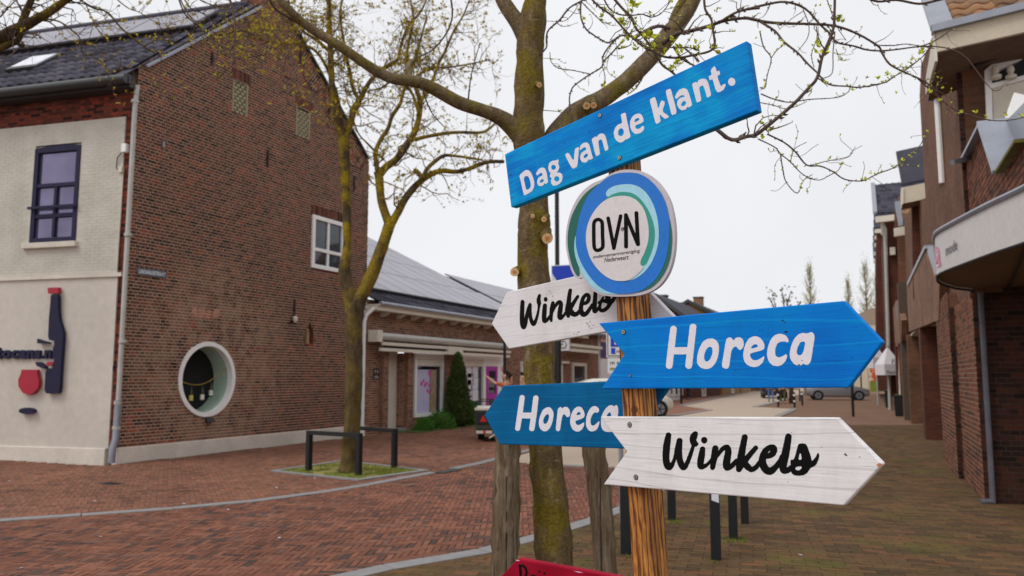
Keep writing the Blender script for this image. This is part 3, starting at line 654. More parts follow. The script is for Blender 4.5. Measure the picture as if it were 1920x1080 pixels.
for q in ([(966,1049.6),(973,1050),(974,1052),(968,1051.5)],[(1075,1070.5),(1085,1071.5),(1094,1074),(1086,1074)]): MB().sheet([onp(x,y,PLB[0]+SN*.0006,SN) for x,y in q]).build('worn_edge', worn, redb)
# ------------------------------------------------------------------ bricks, paving, tiles
UP = Vector((0,0,1))
_shared = {}
def unit_brick(L, Wd, h, mat):
    k = (round(L,3),round(Wd,3),round(h,3),mat.name)
    if k not in _shared:
        me = bpy.data.meshes.new('brick'); a, b = L/2, Wd/2
        me.from_pydata([(-a,-b,0),(a,-b,0),(a,b,0),(-a,b,0),(-a,-b,h),(a,-b,h),(a,b,h),(-a,b,h)], [], [(4,5,6,7),(0,1,5,4),(1,2,6,5),(2,3,7,6),(3,0,4,7)])
        me.materials.append(mat); _shared[k] = me
    return _shared[k]
def place(name, me, parent, X, Y, Z, p):
    if XF[0]: R_ = Matrix.Rotation(XF[0][0],3,'Z'); X, Y, Z, p = R_@Vector(X), R_@Vector(Y), R_@Vector(Z), turned(p)
    o = bpy.data.objects.new(name, me); COL.objects.link(o); o.parent = parent
    m = Matrix((X,Y,Z)).transposed().to_4x4(); m.translation = Vector(p)-base_of(parent); o.matrix_basis = m
    return o
def seen(p, m=420):
    x, y, f = to_px(turned(p)); return f > .3 and -m < x < 1920+m and -m < y < 1080+m
def cut(iv, a, b):
    out = []
    for s,e in iv:
        if b <= s or a >= e: out.append((s,e)); continue
        if a > s: out.append((s,a))
        if b < e: out.append((b,e))
    return out
def poly_iv(P, z):
    xs = []
    for i in range(len(P)):
        (a,b),(c,d) = P[i], P[(i+1)%len(P)]
        if (b > z) != (d > z): xs.append(a+(z-b)/(d-b)*(c-a))
    xs.sort(); return list(zip(xs[::2], xs[1::2]))
def brickwork(parent, o, u, n, outline, holes, mat, mortar, L=.21, h=.057, j=.014, bond='cross', indiv=300, proud=.0055, back='wall', jit=.0015, tiltc=None, circ=None):
    """outline/holes are polygons in (u,z); lays real bricks course by course, clipped to them"""
    o, u, n = Vector(o), Vector(u), Vector(n); rnd = random.Random(len(outline)*7+int(o.x*10))
    zs = [q[1] for q in outline]; z = min(zs)+j; k = 0; full = []; part = MB(); mb = MB()
    z_prev = min(zs)
    while z+h < max(zs)+.02:
        zc = z+h/2; iv = poly_iv(outline, min(zc, max(zs)-1e-3))
        for hh in holes:
            for a,b in poly_iv(hh, zc): iv = cut(iv, a, b)
        for a,b in iv:
            p0, p1 = o+u*a, o+u*b; mb.add([p0+UP*z_prev,p1+UP*z_prev,p1+UP*(z+h),p0+UP*(z+h)], [(0,1,2,3)])
        if bond == 'cross' and k%2: l = L/2-j/2; off = l/2+j/2
        else: l = L; off = (k//2%2)*(L+j)/2 if bond == 'cross' else (k%2)*(L+j)/2
        for a,b in iv:
            i = math.floor((a-off)/(l+j)); x = off+i*(l+j)
            while x < b:
                s, e = max(x,a), min(x+l,b)
                if e-s > .018:
                    c = o+u*((s+e)/2)+UP*zc
                    if seen(c):
                        pr = proud+rnd.uniform(-jit,jit)
                        if e-s > l-.001 and l == L: full.append(((c-EYE).length, c, pr))
                        else: part.obox(o+u*s+UP*z, u*(e-s), UP*h, n*pr)
                x += l+j
        z_prev = z+h; z += h+j; k += 1
    full.sort(key=lambda q: q[0]); me = unit_brick(L, h, proud, mat) if full else None
    for d,c,pr in full[:indiv]: place('brick', me, parent, u, UP, u.cross(UP)*(1 if u.cross(UP).dot(n)>0 else -1), c+n*(pr-proud))
    for d,c,pr in full[indiv:]: part.obox(c-u*L/2-UP*h/2, u*L, UP*h, n*pr)
    if part.v: part.build('brick_courses', mat, parent, kind='stuff')
    mb.build(back, mortar, parent)
def pip(x, y, P):
    ins = np.zeros(x.shape, bool)
    for i in range(len(P)):
        (a,b),(c,d) = P[i], P[(i+1)%len(P)]
        m = (b > y) != (d > y)
        if d != b: ins ^= m & (x < a+(y-b)/(d-b)*(c-a))
    return ins
def paving(parent, poly, holes, mat, L, Wd, ang, pattern, indiv=300, far=24, jnt=.005, h=.009):
    xs = [q[0] for q in poly]; ys = [q[1] for q in poly]; c, s = math.cos(ang), math.sin(ang)
    R = max(math.hypot(x,y) for x,y in poly); items = []
    if pattern == 'herring':
        N = int(R*1.5/L)+2; I, J = np.meshgrid(np.arange(-int(R*2.2/Wd),int(R*2.2/Wd)), np.arange(-N,N))
        bx, by = I*Wd+J*L, I*Wd-J*L
        for dx,dy,rot in ((L/2,Wd/2,0),(L+Wd/2,Wd-L/2,1)): items.append((bx+dx, by+dy, rot))
    else:
        I, J = np.meshgrid(np.arange(-int(R*1.2/L),int(R*1.2/L)), np.arange(-int(R*1.2/Wd),int(R*1.2/Wd)))
        items.append((I*L+(J%2)*L/2, J*Wd, 0))
    res = []
    for X,Y,rot in items:
        x, y = (X*c-Y*s).ravel(), (X*s+Y*c).ravel()
        m = pip(x, y, poly)
        for hh in holes: m &= ~pip(x, y, hh)
        x, y = x[m], y[m]
        Xc = x*cy+y*sy; Yc = -x*sy+y*cy; f = Yc*cp-H*sp; uu = -Yc*sp-H*cp
        ok = (f > .3) & (Yc < far); x, y, Xc, f, uu = x[ok], y[ok], Xc[ok], f[ok], uu[ok]
        px = 960+F*Xc/f; py = 540-F*uu/f; ok = (px > -700) & (px < 2500) & (py < 1500)
        for a,b in zip(x[ok], y[ok]): res.append((a*a+b*b, a, b, rot))
    res.sort(); rnd = random.Random(3); l, w = L-jnt, Wd-jnt; me = unit_brick(l, w, h, mat); mb = MB()
    for k,(d,x,y,rot) in enumerate(res):
        a = ang+rot*math.pi/2+rnd.gauss(0,.008); ca, sa = math.cos(a), math.sin(a)
        if k < indiv:
            tx, ty = rnd.gauss(0,.006), rnd.gauss(0,.006)
            X = Vector((ca,sa,tx)).normalized(); Y = Vector((-sa,ca,ty)); Y = (Y-X*Y.dot(X)).normalized()
            place('brick', me, parent, X, Y, X.cross(Y), (x,y,rnd.uniform(0,.0015)))
        else:
            hx, hy = l/2, w/2; tx, ty = rnd.gauss(0,.0012), rnd.gauss(0,.001); z = h+rnd.uniform(0,.002)
            P = [(x+ca*i*hx-sa*jj*hy, y+sa*i*hx+ca*jj*hy) for i,jj in ((-1,-1),(1,-1),(1,1),(-1,1))]
            Z = [z-tx-ty, z+tx-ty, z+tx+ty, z-tx+ty]
            mb.add([(q[0],q[1],0) for q in P]+[(q[0],q[1],zz) for q,zz in zip(P,Z)], [(4,5,6,7),(0,1,5,4),(1,2,6,5),(2,3,7,6),(3,0,4,7)])
    mb.build('brick_paving', mat, parent, kind='stuff')
    return len(res)
def tile_mesh(w, l, mat, amp=.022, key='t'):
    k = ('tile',w,l,mat.name)
    if k not in _shared:
        vs = []; n = 7
        for y in (0, l*1.12):
            for i in range(n): t = i/(n-1); vs.append((t*w, y, (amp*math.sin(t*2*math.pi)+.018) if y == 0 else (amp*math.sin(t*2*math.pi))))
        for i in range(n): t = i/(n-1); vs.append((t*w, 0, amp*math.sin(t*2*math.pi)-.006))
        fs = [(i,i+1,n+i+1,n+i) for i in range(n-1)]+[(2*n+i,2*n+i+1,i+1,i) for i in range(n-1)]
        me = bpy.data.meshes.new('roof_tile'); me.from_pydata(vs, [], fs); me.materials.append(mat)
        me.polygons.foreach_set('use_smooth', [i < n-1 for i in range(len(fs))]); _shared[k] = me
    return _shared[k]
def tiles(parent, o, u, v, width, rows, mat, w=.25, l=.33, ok=None, indiv=300):
    u, v = Vector(u).normalized(), Vector(v).normalized(); n = u.cross(v).normalized(); me = tile_mesh(w, l, mat); Q = []
    for r in range(rows):
        for c in range(int(width/w)):
            a, b = c*w, r*l
            if ok and not ok(a+w/2, b+l/2): continue
            p = Vector(o)+u*a+v*b+n*(.03+random.uniform(0,.003))
            if seen(p, 250): Q.append(((p-EYE).length, p))
    Q.sort(key=lambda q: q[0]); mb = MB()
    for k,(d,p) in enumerate(Q):
        if k < indiv: place('roof_tile', me, parent, u, v, n, p)
        else:
            b = len(mb.v); mb.v += [tuple(p+u*x.co.x+v*x.co.y+n*x.co.z) for x in me.vertices]; mb.f += [tuple(i+b for i in f.vertices) for f in me.polygons]
    if mb.v: mb.build('tile_rows', mat, parent, kind='stuff')
def window(parent, o, u, n, w, h, frame, glass, bars=(), t=.06, dep=.05, name='window', sill=None, inset=0.0, fr_out=0.0):
    """frame members as one part, panes as a sub-part; o = lower left corner, on the wall face"""
    o, u, n = Vector(o), Vector(u), Vector(n); mb = MB(); q = n*(dep); o2 = o+n*(fr_out-inset)
    mb.obox(o2, u*w, UP*t, q); mb.obox(o2+UP*(h-t), u*w, UP*t, q); mb.obox(o2+UP*t, u*t, UP*(h-2*t), q); mb.obox(o2+u*(w-t)+UP*t, u*t, UP*(h-2*t), q)
    for b in bars:
        if b[0] == 'v': mb.obox(o2+u*(b[1]*w-t*.35)+UP*(b[2]*h+.001), u*t*.7, UP*((b[3]-b[2])*h-.002), q*.8)
        else: mb.obox(o2+UP*(b[1]*h-t*.4)+u*(t+.001), u*(w-2*t-.002), UP*t*.8, q*.85)
    f = mb.build(name, frame, parent, bevel=.006)
    g = MB().sheet([o2+n*.012+u*.02+UP*.02, o2+n*.012+u*(w-.02)+UP*.02, o2+n*.012+u*(w-.02)+UP*(h-.02), o2+n*.012+u*.02+UP*(h-.02)]).build('pane', glass, f)
    if sill: MB().obox(o-u*.06-UP*sill, u*(w+.12), UP*sill*.999, n*.07).build('sill', M['offwhite'], f)
    return f
# ------------------------------------------------------------------ ground
def g2(*pts): return [(lambda q: (q.x,q.y))(G(x,y)) for x,y in pts]
grd = MB().sheet([(-900,-60,-.03),(900,-60,-.03),(900,1500,-.03),(-900,1500,-.03)]).build('ground', M['ground']); grd['kind'] = 'structure'
KL = [(-260,1000),(0,980),(275,961),(410,949),(530,937),(675,915),(740,903),(820,888),(860,880),(930,865),(985,849),(1110,818),(1259,782),(1337,769)]
KR = [(1496,767),(1467,780),(1400,816),(1290,880),(1164,950),(1109,971),(1067,987),(973,1012),(923,1027),(820,1045),(625,1080),(300,1165),(0,1260)]
left_poly = g2(*KL[:12])+[(-12.2,34),(-12.75,34),(-12.75,10.3),(-30,10.3)]
road_poly = g2(*KL[:10])+g2((1051,875),(1148,879),(1230,884),(1278,888))+g2(*KR[4:])+[(-6,1.0),(-22,2)]
right_poly = g2(*KR)[:]+[(-1.0,1.4),(6,1.4),(6,34),(2,60)]
beige_poly = g2((1278,888),(1230,884),(1148,879),(1051,875),(930,865),(985,849),(1110,818),(1259,782),(1337,769),(1281,761),(1422,732),(1520,718),(1560,718),(1452,756),(1422,763),(1496,767),(1467,780),(1400,816))
def far_pave(name, base, mort, ang, sx=.21, sy=.07):
    t = NT(name); v = t.pos((1,1,1),(0,0,ang)); b = t.n('TexBrick'); b.inputs['Scale'].default_value = 1; b.inputs['Brick Width'].default_value = sx; b.inputs['Row Height'].default_value = sy
    b.inputs['Mortar Size'].default_value = .006; b.inputs['Color1'].default_value = tuple(x*.8 for x in base[:3])+(1,); b.inputs['Color2'].default_value = tuple(x*1.15 for x in base[:3])+(1,)
    b.inputs['Mortar'].default_value = mort; t.l(v, b.inputs['Vector'])
    t.color(t.mix(.5, b.outputs['Color'], t.mix(1.0, b.outputs['Color'], t.ramp(t.noise(t.pos(), .5, 5), [(.3,.75),(.7,1.2)]), 'MULTIPLY'))); return t.fin(.9, 0, .25)
M['far_left'] = far_pave('far_pavement', BR(146,100,80), BR(96,74,60), 0)
M['far_right'] = far_pave('far_footway', BR(128,96,76), BR(96,80,60), 0)
def ground_area(name, poly, mat, z=-.004):
    o = MB().sheet([(x,y,z) for x,y in poly]).build(name, mat); o['kind'] = 'structure'; return o
def near_part(poly, far):
    out = []
    for i in range(len(poly)):
        a, b = poly[i], poly[(i+1)%len(poly)]; da, db = -a[0]*sy+a[1]*cy-far, -b[0]*sy+b[1]*cy-far
        if da <= 0: out.append(a)
        if (da <= 0) != (db <= 0): t = da/(da-db); out.append((a[0]+(b[0]-a[0])*t, a[1]+(b[1]-a[1])*t))
    return out
pave_l = ground_area('pavement', near_part(left_poly,27.1), M['bed']); road = ground_area('road', near_part(road_poly,24.1), M['bed'], -.0045); pave_r = ground_area('footway', near_part(right_poly,27.1), M['bed_moss'], -.005)
side_l = g2(*KL[9:],(1281,761),(1422,732),(1520,718))+[(-13,150),(-13,28)]
far_l = ground_area('pavement', side_l, M['far_left'], -.012); far_r = ground_area('footway', [(-30,30),(6,22),(9,200),(-60,200)], M['far_right'], -.02)
beige = ground_area('road', beige_poly, M['beige'], -.003)
PIT = g2((506,885),(673,903),(806,884),(642,865)); 
pit_in = g2((524,885.5),(673,899),(786,884),(642,868.5))
Y_NEAR = 26
# keep bricks of the near zone only; the far zone is textured sheet
paving(pave_l, left_poly, [PIT], M['pave_left'], .20, .068, math.radians(48), 'herring', 300, 27)
paving(road, road_poly, [], M['pave_road'], .205, .0615, math.radians(21), 'herring', 300, 24, .008, .012)
paving(pave_r, right_poly, [], M['pave_right'], .215, .108, math.radians(8), 'running', 300, 27)
ground_area('pavement', [q for q in left_poly], M['far_left'], -.01)
ground_area('footway', [(-1,14),(6,14),(6,60),(-8,60)], M['far_right'], -.011)
def kerb(pts, w, label, seg=1.0, side=1):
    k = thing('kerb', G(*pts[len(pts)//2]), label, 'kerb', kind='structure'); del k['category']
    P = [G(*q) for q in pts]; P = [Vector(q) for q in smooth_path([tuple(p) for p in P], 6)]; D = [0]
    for a,b in zip(P, P[1:]): D.append(D[-1]+(b-a).length)
    def pt(d):
        for i in range(len(P)-1):
            if D[i+1] >= d: t = (d-D[i])/(D[i+1]-D[i]+1e-9); return P[i].lerp(P[i+1], t), (P[i+1]-P[i]).normalized()
        return P[-1], (P[-1]-P[-2]).normalized()
    d = 0; n = 0
    while d < D[-1]-.1:
        a, ta = pt(d); b, tb = pt(min(d+seg-.012, D[-1])); na = Vector((-ta.y,ta.x,0))*w*side; nb = Vector((-tb.y,tb.x,0))*w*side; z = .018+random.uniform(0,.004)
        lo = Vector((0,0,-.05)); hi = Vector((0,0,z))
        if seen((a+b)/2, 200): MB().hexa([a+lo,b+lo,b+nb+lo,a+na+lo,a+hi,b+hi,b+nb+hi,a+na+hi]).build('kerb_stone', M['kerb'], k, bevel=.006)
        d += seg; n += 1
kerb(KL[:8], .17, 'grey kerb stones curving along the left pavement')
kerb(KL[8:12], .2, 'grey kerb stones beyond the drain slot')
kerb([(1230,790),(1259,781),(1337,769)], .28, 'grey kerb stones at the far side road')
kerb([(1281,761),(1340,748),(1422,732),(1500,717)], .3, 'grey kerb stones along the far left of the street', 2)
kerb(KR[2:][::-1], .2, 'grey kerb stones beside the mossy footway', side=-1)
kerb([(1422,763),(1452,756),(1490,745)], .35, 'grey kerb stones by the striped bollards', 2)
kerb([(1467,780),(1496,767),(1484,766)], .3, 'grey kerb stones at the near corner of the street', 1)
kerb([(1052,874),(1148,878)], .14, 'grey stone strip across the road')
dr = thing('drain_slot', G(840,886), 'dark slot drain set in the left kerb', 'drain')
MB().bar(G(822,889)+UP*.015, G(858,882)+UP*.015, .2, .02).build('grate', M['black'], dr)
# ------------------------------------------------------------------ brick gable house at the left
XG, YG = G(220,870).x, G(220,870).y
GX, NX, UY, UX, NY = XG, Vector((1,0,0)), Vector((0,1,0)), Vector((1,0,0)), Vector((0,-1,0))
def gz(px, py, x=None): q = onx(px, py, XG if x is None else x); return (q.y, q.z)
def fz(px, py, y=None): q = ony(px, py, YG if y is None else y); return (q.x, q.z)
h1 = thing('brick_gable_house', (XG,YG,0), 'brown brick gabled house with round window and white side facade', 'house')
eL, eR, ap = gz(270,128), gz(688,300), gz(521,0)
yE = gz(684,700)[0]
# window places on the gable, as (y,z)
def rect(P): ys=[q[0] for q in P]; zs=[q[1] for q in P]; return min(ys),max(ys),min(zs),max(zs)
wy0,wy1,wz0,wz1 = rect([gz(585,402),gz(642,513),gz(585,500),gz(641,421)])
wz0 = gz(585,502)[1]; wz1 = gz(585,402)[1]
ccy, ccz = gz(388.5,711); RW = (gz(388.5,641)[1]-gz(388.5,781)[1])/2
b1 = (gz(437,150)[0], gz(466,150)[0], gz(437,209)[1], gz(437,147)[1]); b2 = (gz(556,200)[0], gz(582,200)[0], gz(556,253)[1], gz(556,198)[1])
nic = (gz(571,640)[0], gz(588,640)[0], gz(571,644)[1], gz(579,603)[1])
arch = [(nic[0],nic[2]),(nic[1],nic[2]),(nic[1],nic[3]-.25),((nic[0]+nic[1])/2+.06,nic[3]-.07),((nic[0]+nic[1])/2,nic[3]),((nic[0]+nic[1])/2-.06,nic[3]-.07),(nic[0],nic[3]-.25)]
R4 = lambda r: [(r[0],r[2]),(r[1],r[2]),(r[1],r[3]),(r[0],r[3])]
pl_z = gz(222,840)[1]
soldier = lambda r, h=.22: [(r[0]-.05,r[3]),(r[1]+.05,r[3]),(r[1]+.05,r[3]+h),(r[0]-.05,r[3]+h)]
rp = gz(487,16); cr_ = gz(523,2); ctop = gz(505,-60)[1]
gable = [(YG,pl_z),(yE,pl_z),(yE,eR[1]),cr_,(cr_[0],ctop),(rp[0],ctop),rp,(YG,eL[1])]
W4 = (wy0,wy1,wz0,wz1)
brickwork(h1, (XG,0,0), UY, NX, gable, [R4(W4),ell(ccy,ccz,RW,RW,40),R4(b1),R4(b2),arch,soldier(b1),soldier(b2),soldier(W4,.2)], M['brick_gable'], M['mortar'], L=.212, h=.048, j=.016)
for r,hh in ((b1,.22),(b2,.22),(W4,.2)):
    y = r[0]-.05
    while y < r[1]+.04:
        MB().obox((XG-.002,y,r[3]+.012), (0,.052,0), (0,0,hh+.035), (.0085,0,0)).build('brick', M['brick_gable'], h1); y += .062
    
ixs = XG-.003; ry0, ry1, rz0, rz1 = ccy-RW-.3, ccy+RW+.3, ccz-RW-.3, ccz+RW+.3
apx_ = (ap[0],ap[1]-.25)
il = MB(); nn = 40
for i in range(nn):      # ring of wall between the round opening and a square around it
    a, b = 2*math.pi*i/nn, 2*math.pi*(i+1)/nn; f = lambda t: 1/max(abs(math.cos(t)),abs(math.sin(t)))
    il.add([(ixs-.16,ccy+(RW-.02)*math.cos(a),ccz+(RW-.02)*math.sin(a)),(ixs-.16,ccy+(RW-.02)*math.cos(b),ccz+(RW-.02)*math.sin(b)),(ixs-.16,ccy+(RW+.3)*f(b)*math.cos(b),ccz+(RW+.3)*f(b)*math.sin(b)),(ixs-.16,ccy+(RW+.3)*f(a)*math.cos(a),ccz+(RW+.3)*f(a)*math.sin(a))],[(0,1,2,3)])
for P_ in ([(YG+.01,.0),(ry0,.0),(ry0,eL[1]),(YG+.01,eL[1])],[(ry1,0),(yE-.01,0),(yE-.01,eR[1]-.05),(ry1,eR[1]-.05)],[(ry0,0),(ry1,0),(ry1,rz0),(ry0,rz0)],[(ry0,rz1),(ry1,rz1),(ry1,eL[1]),(ry0,eL[1])],[(YG+.1,eL[1]),(yE-.02,min(eR[1],eL[1])),(yE-.02,eR[1]-.05),(apx_[0],apx_[1]-.05)]): il.sheet([(ixs-.16,y,z) for y,z in P_])
il.build('inner_wall', M['mortar'], h1)
for r,hh in ((b1,.22),(b2,.22),(W4,.2)): MB().box((XG-.02,r[0]-.11,r[3]-.005),(XG-.0005,r[1]+.11,r[3]+hh+.06)).build('lintel_mortar', M['mortar'], h1)
MB().box((XG-.159,nic[0]-.05,nic[2]-.08),(XG-.001,nic[1]+.05,nic[2]+.001)).build('niche_base', M['brick_old'], h1)
# blocked openings: honeycomb of pale bricks
M['pale_block'] = pbr('pale_block', BR(164,156,128), .9, .15, 9)
for r in (b1,b2):
    bk = MB().sheet([(XG-.09,y,z) for y,z in R4(r)]).build('blocked_opening', M['dark_in'], h1)
    mb = MB(); z = r[2]; k = 0
    while z < r[3]-.05:
        y = r[0]+(k%2)*.07
        while y < r[1]-.03: mb.box((XG-.08,y,z+.01),(XG-.02,min(y+.09,r[1]),z+.058)); y += .145
        mb.box((XG-.08,r[0],z+.06),(XG-.03,r[1],z+.072)); z += .078; k += 1
    mb.build('honeycomb_block', M['pale_block'], bk, kind='stuff')
    f = MB(); t = .03
    f.box((XG-.07,r[0],r[2]),(XG+.004,r[0]+t,r[3])); f.box((XG-.07,r[1]-t,r[2]),(XG+.004,r[1],r[3])); f.build('jamb', M['pale_block'], bk)
# herringbone strips along the right rake (vlechtwerk) : slanting brick courses proud of the wall
u_r = Vector((0,ap[0]-eR[0],ap[1]-eR[1])); Lr = u_r.length; u_r.normalize(); n_r = Vector((0,-u_r.z,u_r.y)); 
if n_r.z > 0: n_r = -n_r
for k in range(int(Lr/1.25)):
    b0 = Vector((XG,eR[0],eR[1]))+u_r*(k*1.25)
    for i in range(16):
        f = i/15; w = .07
        ln = .75*(1-abs(f-.35)*1.1)
        q_ = .02
        while q_ < max(.12,ln):
            MB().obox(b0+u_r*(i*.078)+n_r*q_, u_r*.060, n_r*min(.2,max(.12,ln)-q_+.03), (.009,0,0)).build('brick', M['brick_gable'], h1); q_ += .216
    MB().prism([b0+n_r*.01, b0+u_r*1.2+n_r*.01, b0+u_r*.9+n_r*.3, b0+u_r*.42+n_r*.72, b0+u_r*.1+n_r*.45], (.0062,0,0)).build('mortar_bed', M['mortar'], h1)
# plinth
MB().hexa([(XG-.1,YG-.05,-.05),(XG+.05,YG-.05,-.05),(XG+.05,yE,-.05),(XG-.1,yE,-.05),(XG-.1,YG-.05,pl_z),(XG+.05,YG-.05,pl_z),(XG+.05,yE,pl_z),(XG-.1,yE,pl_z)]).build('plinth', M['stucco_w'], h1, bevel=.012)
# white window
wf = window(h1, (XG,wy0,wz0), UY, NX, wy1-wy0, wz1-wz0, M['white'], M['glass'], [('h',.36),('v',.5,.07,.93)], .105, .07, fr_out=-.02)
# round window: deep plastered recess with bottles on a cord
def ring(r0, r1, x0, x1, nm, mat, par, n=48):
    mb = MB()
    for i in range(n):
        a, b = 2*math.pi*i/n, 2*math.pi*(i+1)/n; q = []
        for x in (x0,x1):
            for r_ in (r0,r1):
                for t in (a,b): q.append((x, ccy+r_*math.cos(t), ccz+r_*math.sin(t)))
        mb.add(q, [(0,1,3,2),(4,6,7,5),(0,4,5,1),(2,3,7,6)])
    return mb.build(nm, mat, par, smooth='auto')
rw = ring(RW-.085, RW+.005, XG-.12, XG+.035, 'round_window', M['white'], h1)
ring(RW-.09, RW-.08, XG-.50, XG-.1, 'recess_lining', M['green_in'], rw)
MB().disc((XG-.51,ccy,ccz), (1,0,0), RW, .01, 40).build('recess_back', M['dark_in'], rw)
mb = MB(); cord = [(XG-.12,ccy-RW+.12+(2*RW-.24)*t,ccz-.02+.0-.22*math.sin(math.pi*t)*1.0+.28*t) for t in [i/14 for i in range(15)]]
cd = thing('bottle_cord', cord[7], 'yellow cord strung across the round window', 'cord'); mb.tube(cord, .008, 6).build('rope', pbr('rope', BR(170,140,50), .9), cd)
def lathe(mb, c, prof, n=10):
    return mb.tube([Vector(c)+UP*z for z,_ in prof], [r for _,r in prof], n)
M['wine_glass'] = pbr('dark_bottle_glass', BR(36,48,30), .2, .1, 5, bump=0)
for k,(t,lab) in enumerate(((.06,BR(190,190,80)),(.27,BR(200,190,90)),(.5,BR(220,220,210)),(.68,BR(214,220,206)))):
    i = t*14; q = Vector(cord[int(i)]).lerp(Vector(cord[min(14,int(i)+1)]), i-int(i))
    where = ('at the left edge','second from the left','third from the left','furthest right')[k]
    bt = thing('wine_bottle', q, 'green wine bottle hanging from the cord in the round window, '+where, 'bottle', 'bottles hanging in the round window')
    lathe(MB(), q+UP*-.36, [(0,.036),(.02,.04),(.2,.04),(.26,.016),(.35,.015),(.36,.016)]).build('glass', M['wine_glass'], bt, smooth='auto')
    lathe(MB(), q+UP*-.33, [(0,.0415),(.11,.0415)]).build('paper_label', pbr('bottle_label', lab, .8), bt, smooth='auto')
nb = MB().sheet([(XG-.16,y,z) for y,z in arch]).build('niche', M['dark_in'], h1)
mb = MB()
for i in range(len(arch)):
    a, b = arch[i], arch[(i+1)%len(arch)]; mb.add([(XG-.16,)+a,(XG-.16,)+b,(XG+.005,)+b,(XG+.005,)+a], [(0,1,2,3)])
mb.build('niche_side', M['brick_old'], nb)
st = thing('statuette', (XG-.08,(nic[0]+nic[1])/2,nic[2]), 'small sandstone statuette standing in the pointed wall niche', 'statue')
lathe(MB(), st.location, [(0,.07),(.06,.07),(.08,.055),(.25,.065),(.36,.05),(.4,.025)]).build('body', M['niche'], st, smooth='auto')
MB().ball(st.location+UP*.45, .045, 10, 8).build('head', M['niche'], st, smooth=True)
# wall anchors, lamp, tag, outlet
for px,py,l in ((501,281,.42),(551,562,.5),(466,42,.34),(440,55,.3),(562,98,.36),(617,196,.4),(663,330,.42),(397,98,.3)):
    y,z = gz(px,py); a = thing('wall_anchor', (XG,y,z), {0:'wrought iron anchor in mid gable left of centre',1:'wrought iron anchor beside the lamp near the niche',2:'wrought iron anchor just below the chimney',3:'wrought iron anchor left of the one below the chimney',4:'wrought iron anchor below the right rake at the top',5:'wrought iron anchor halfway down the right rake',6:'wrought iron anchor near the right eave corner',7:'wrought iron anchor below the left rake'}[[281,562,42,55,98,196,330,98].index(py) if px!=397 else 7], 'wall anchor', 'wrought iron wall anchors on the brick gable')
    MB().bar((XG+.03,y,z),(XG+.03,y,z-l),.035,.03).build('bar', M['iron'], a); MB().disc((XG,y,z-l/2),(1,0,0),.03,.05,10).build('boss', M['iron'], a)
y,z = gz(546,603); lp = thing('wall_lamp', (XG,y,z), 'small cream wall lamp by an iron anchor', 'lamp')
MB().box((XG,y-.03,z-.03),(XG+.08,y+.03,z+.03)).build('bracket', M['black'], lp); lathe(MB(), (XG+.12,y,z-.02), [(0,.03),(.04,.06),(.12,.06),(.15,.03)]).build('lamp_shade', M['offwhite'], lp, smooth='auto')
y,z = gz(390,786); ob = thing('vent_hood', (XG,y,z), 'small dark hood under the round window', 'vent'); MB().hexa([(XG,y-.09,z-.06),(XG+.11,y-.12,z-.06),(XG+.11,y+.12,z-.06),(XG,y+.09,z-.06),(XG,y-.07,z+.08),(XG+.02,y-.07,z+.08),(XG+.02,y+.07,z+.08),(XG,y+.07,z+.08)]).build('hood', M['iron'], ob)
y,z = gz(304,270); ob = thing('wall_bracket', (XG,y,z), 'small grey bracket high on the brick gable', 'bracket'); MB().box((XG,y-.02,z-.07),(XG+.05,y+.02,z+.07)).build('plate', M['zinc'], ob); MB().bar((XG+.05,y,z+.05),(XG+.12,y,z+.09),.02).build('hook', M['zinc'], ob)
(ya,za),(yb,zb) = gz(256,514), gz(311,514)
ss = thing('street_sign', (XG,ya,za), 'pale blue street name plate lettered LINDANUSSTRAAT', 'sign')
MB().box((XG+.008,ya,za),(XG+.022,yb,za+.13)).build('plate', pbr('name_plate', BR(84,98,112), .4), ss)
text3('lettering','LINDANUSSTRAAT',(XG+.0235,ya+.03,za+.028),UY,UP,pbr('plate_letters', BR(226,230,232), .5),ss,yb-ya-.06,.105,.02)
M['new_brick'] = pbr('patched_orange_brick', BR(190,140,118), .9, .15, 12)
for px in (361,376,386,404):
    y,z = gz(px,588+random.uniform(-2,3)); mb = MB()
    for k in range(3): mb.box((XG+.002,y+random.uniform(-.1,.06),z-.06+k*.06),(XG+.0095,y+random.uniform(.08,.14),z-.012+k*.06))
    mb.build('patched_brick', M['new_brick'], h1)
# rake flashing + chimney
for a,b,m in ((eL,rp,M['zinc']),(cr_,eR,M['gutter'])):
    MB().bar((XG-.02,a[0],a[1]+.03),(XG-.02,b[0],b[1]+.03),.22,.05,up=(0,0,1)).build('verge_flashing', m, h1)
MB().box((XG-.6,rp[0],rp[1]-1.0),(XG-.004,cr_[0],ctop)).build('chimney', M['brick_old'], h1)
# front facade: not square to the gable, turned a little towards the viewer
PHI = math.radians(9.2); CRN = Vector((XG,YG,0)); RM = Matrix.Rotation(PHI,3,'Z')
def onf(px, py, y):
    n = RM@Vector((0,-1,0)); q = onp(px, py, CRN+RM@Vector((0,y-YG,0)), n); return CRN+RM.transposed()@(q-CRN)
def ff(px, py, y=None): q = onf(px, py, YG if y is None else y); return (q.x, q.z)
XF[0] = (PHI, CRN)
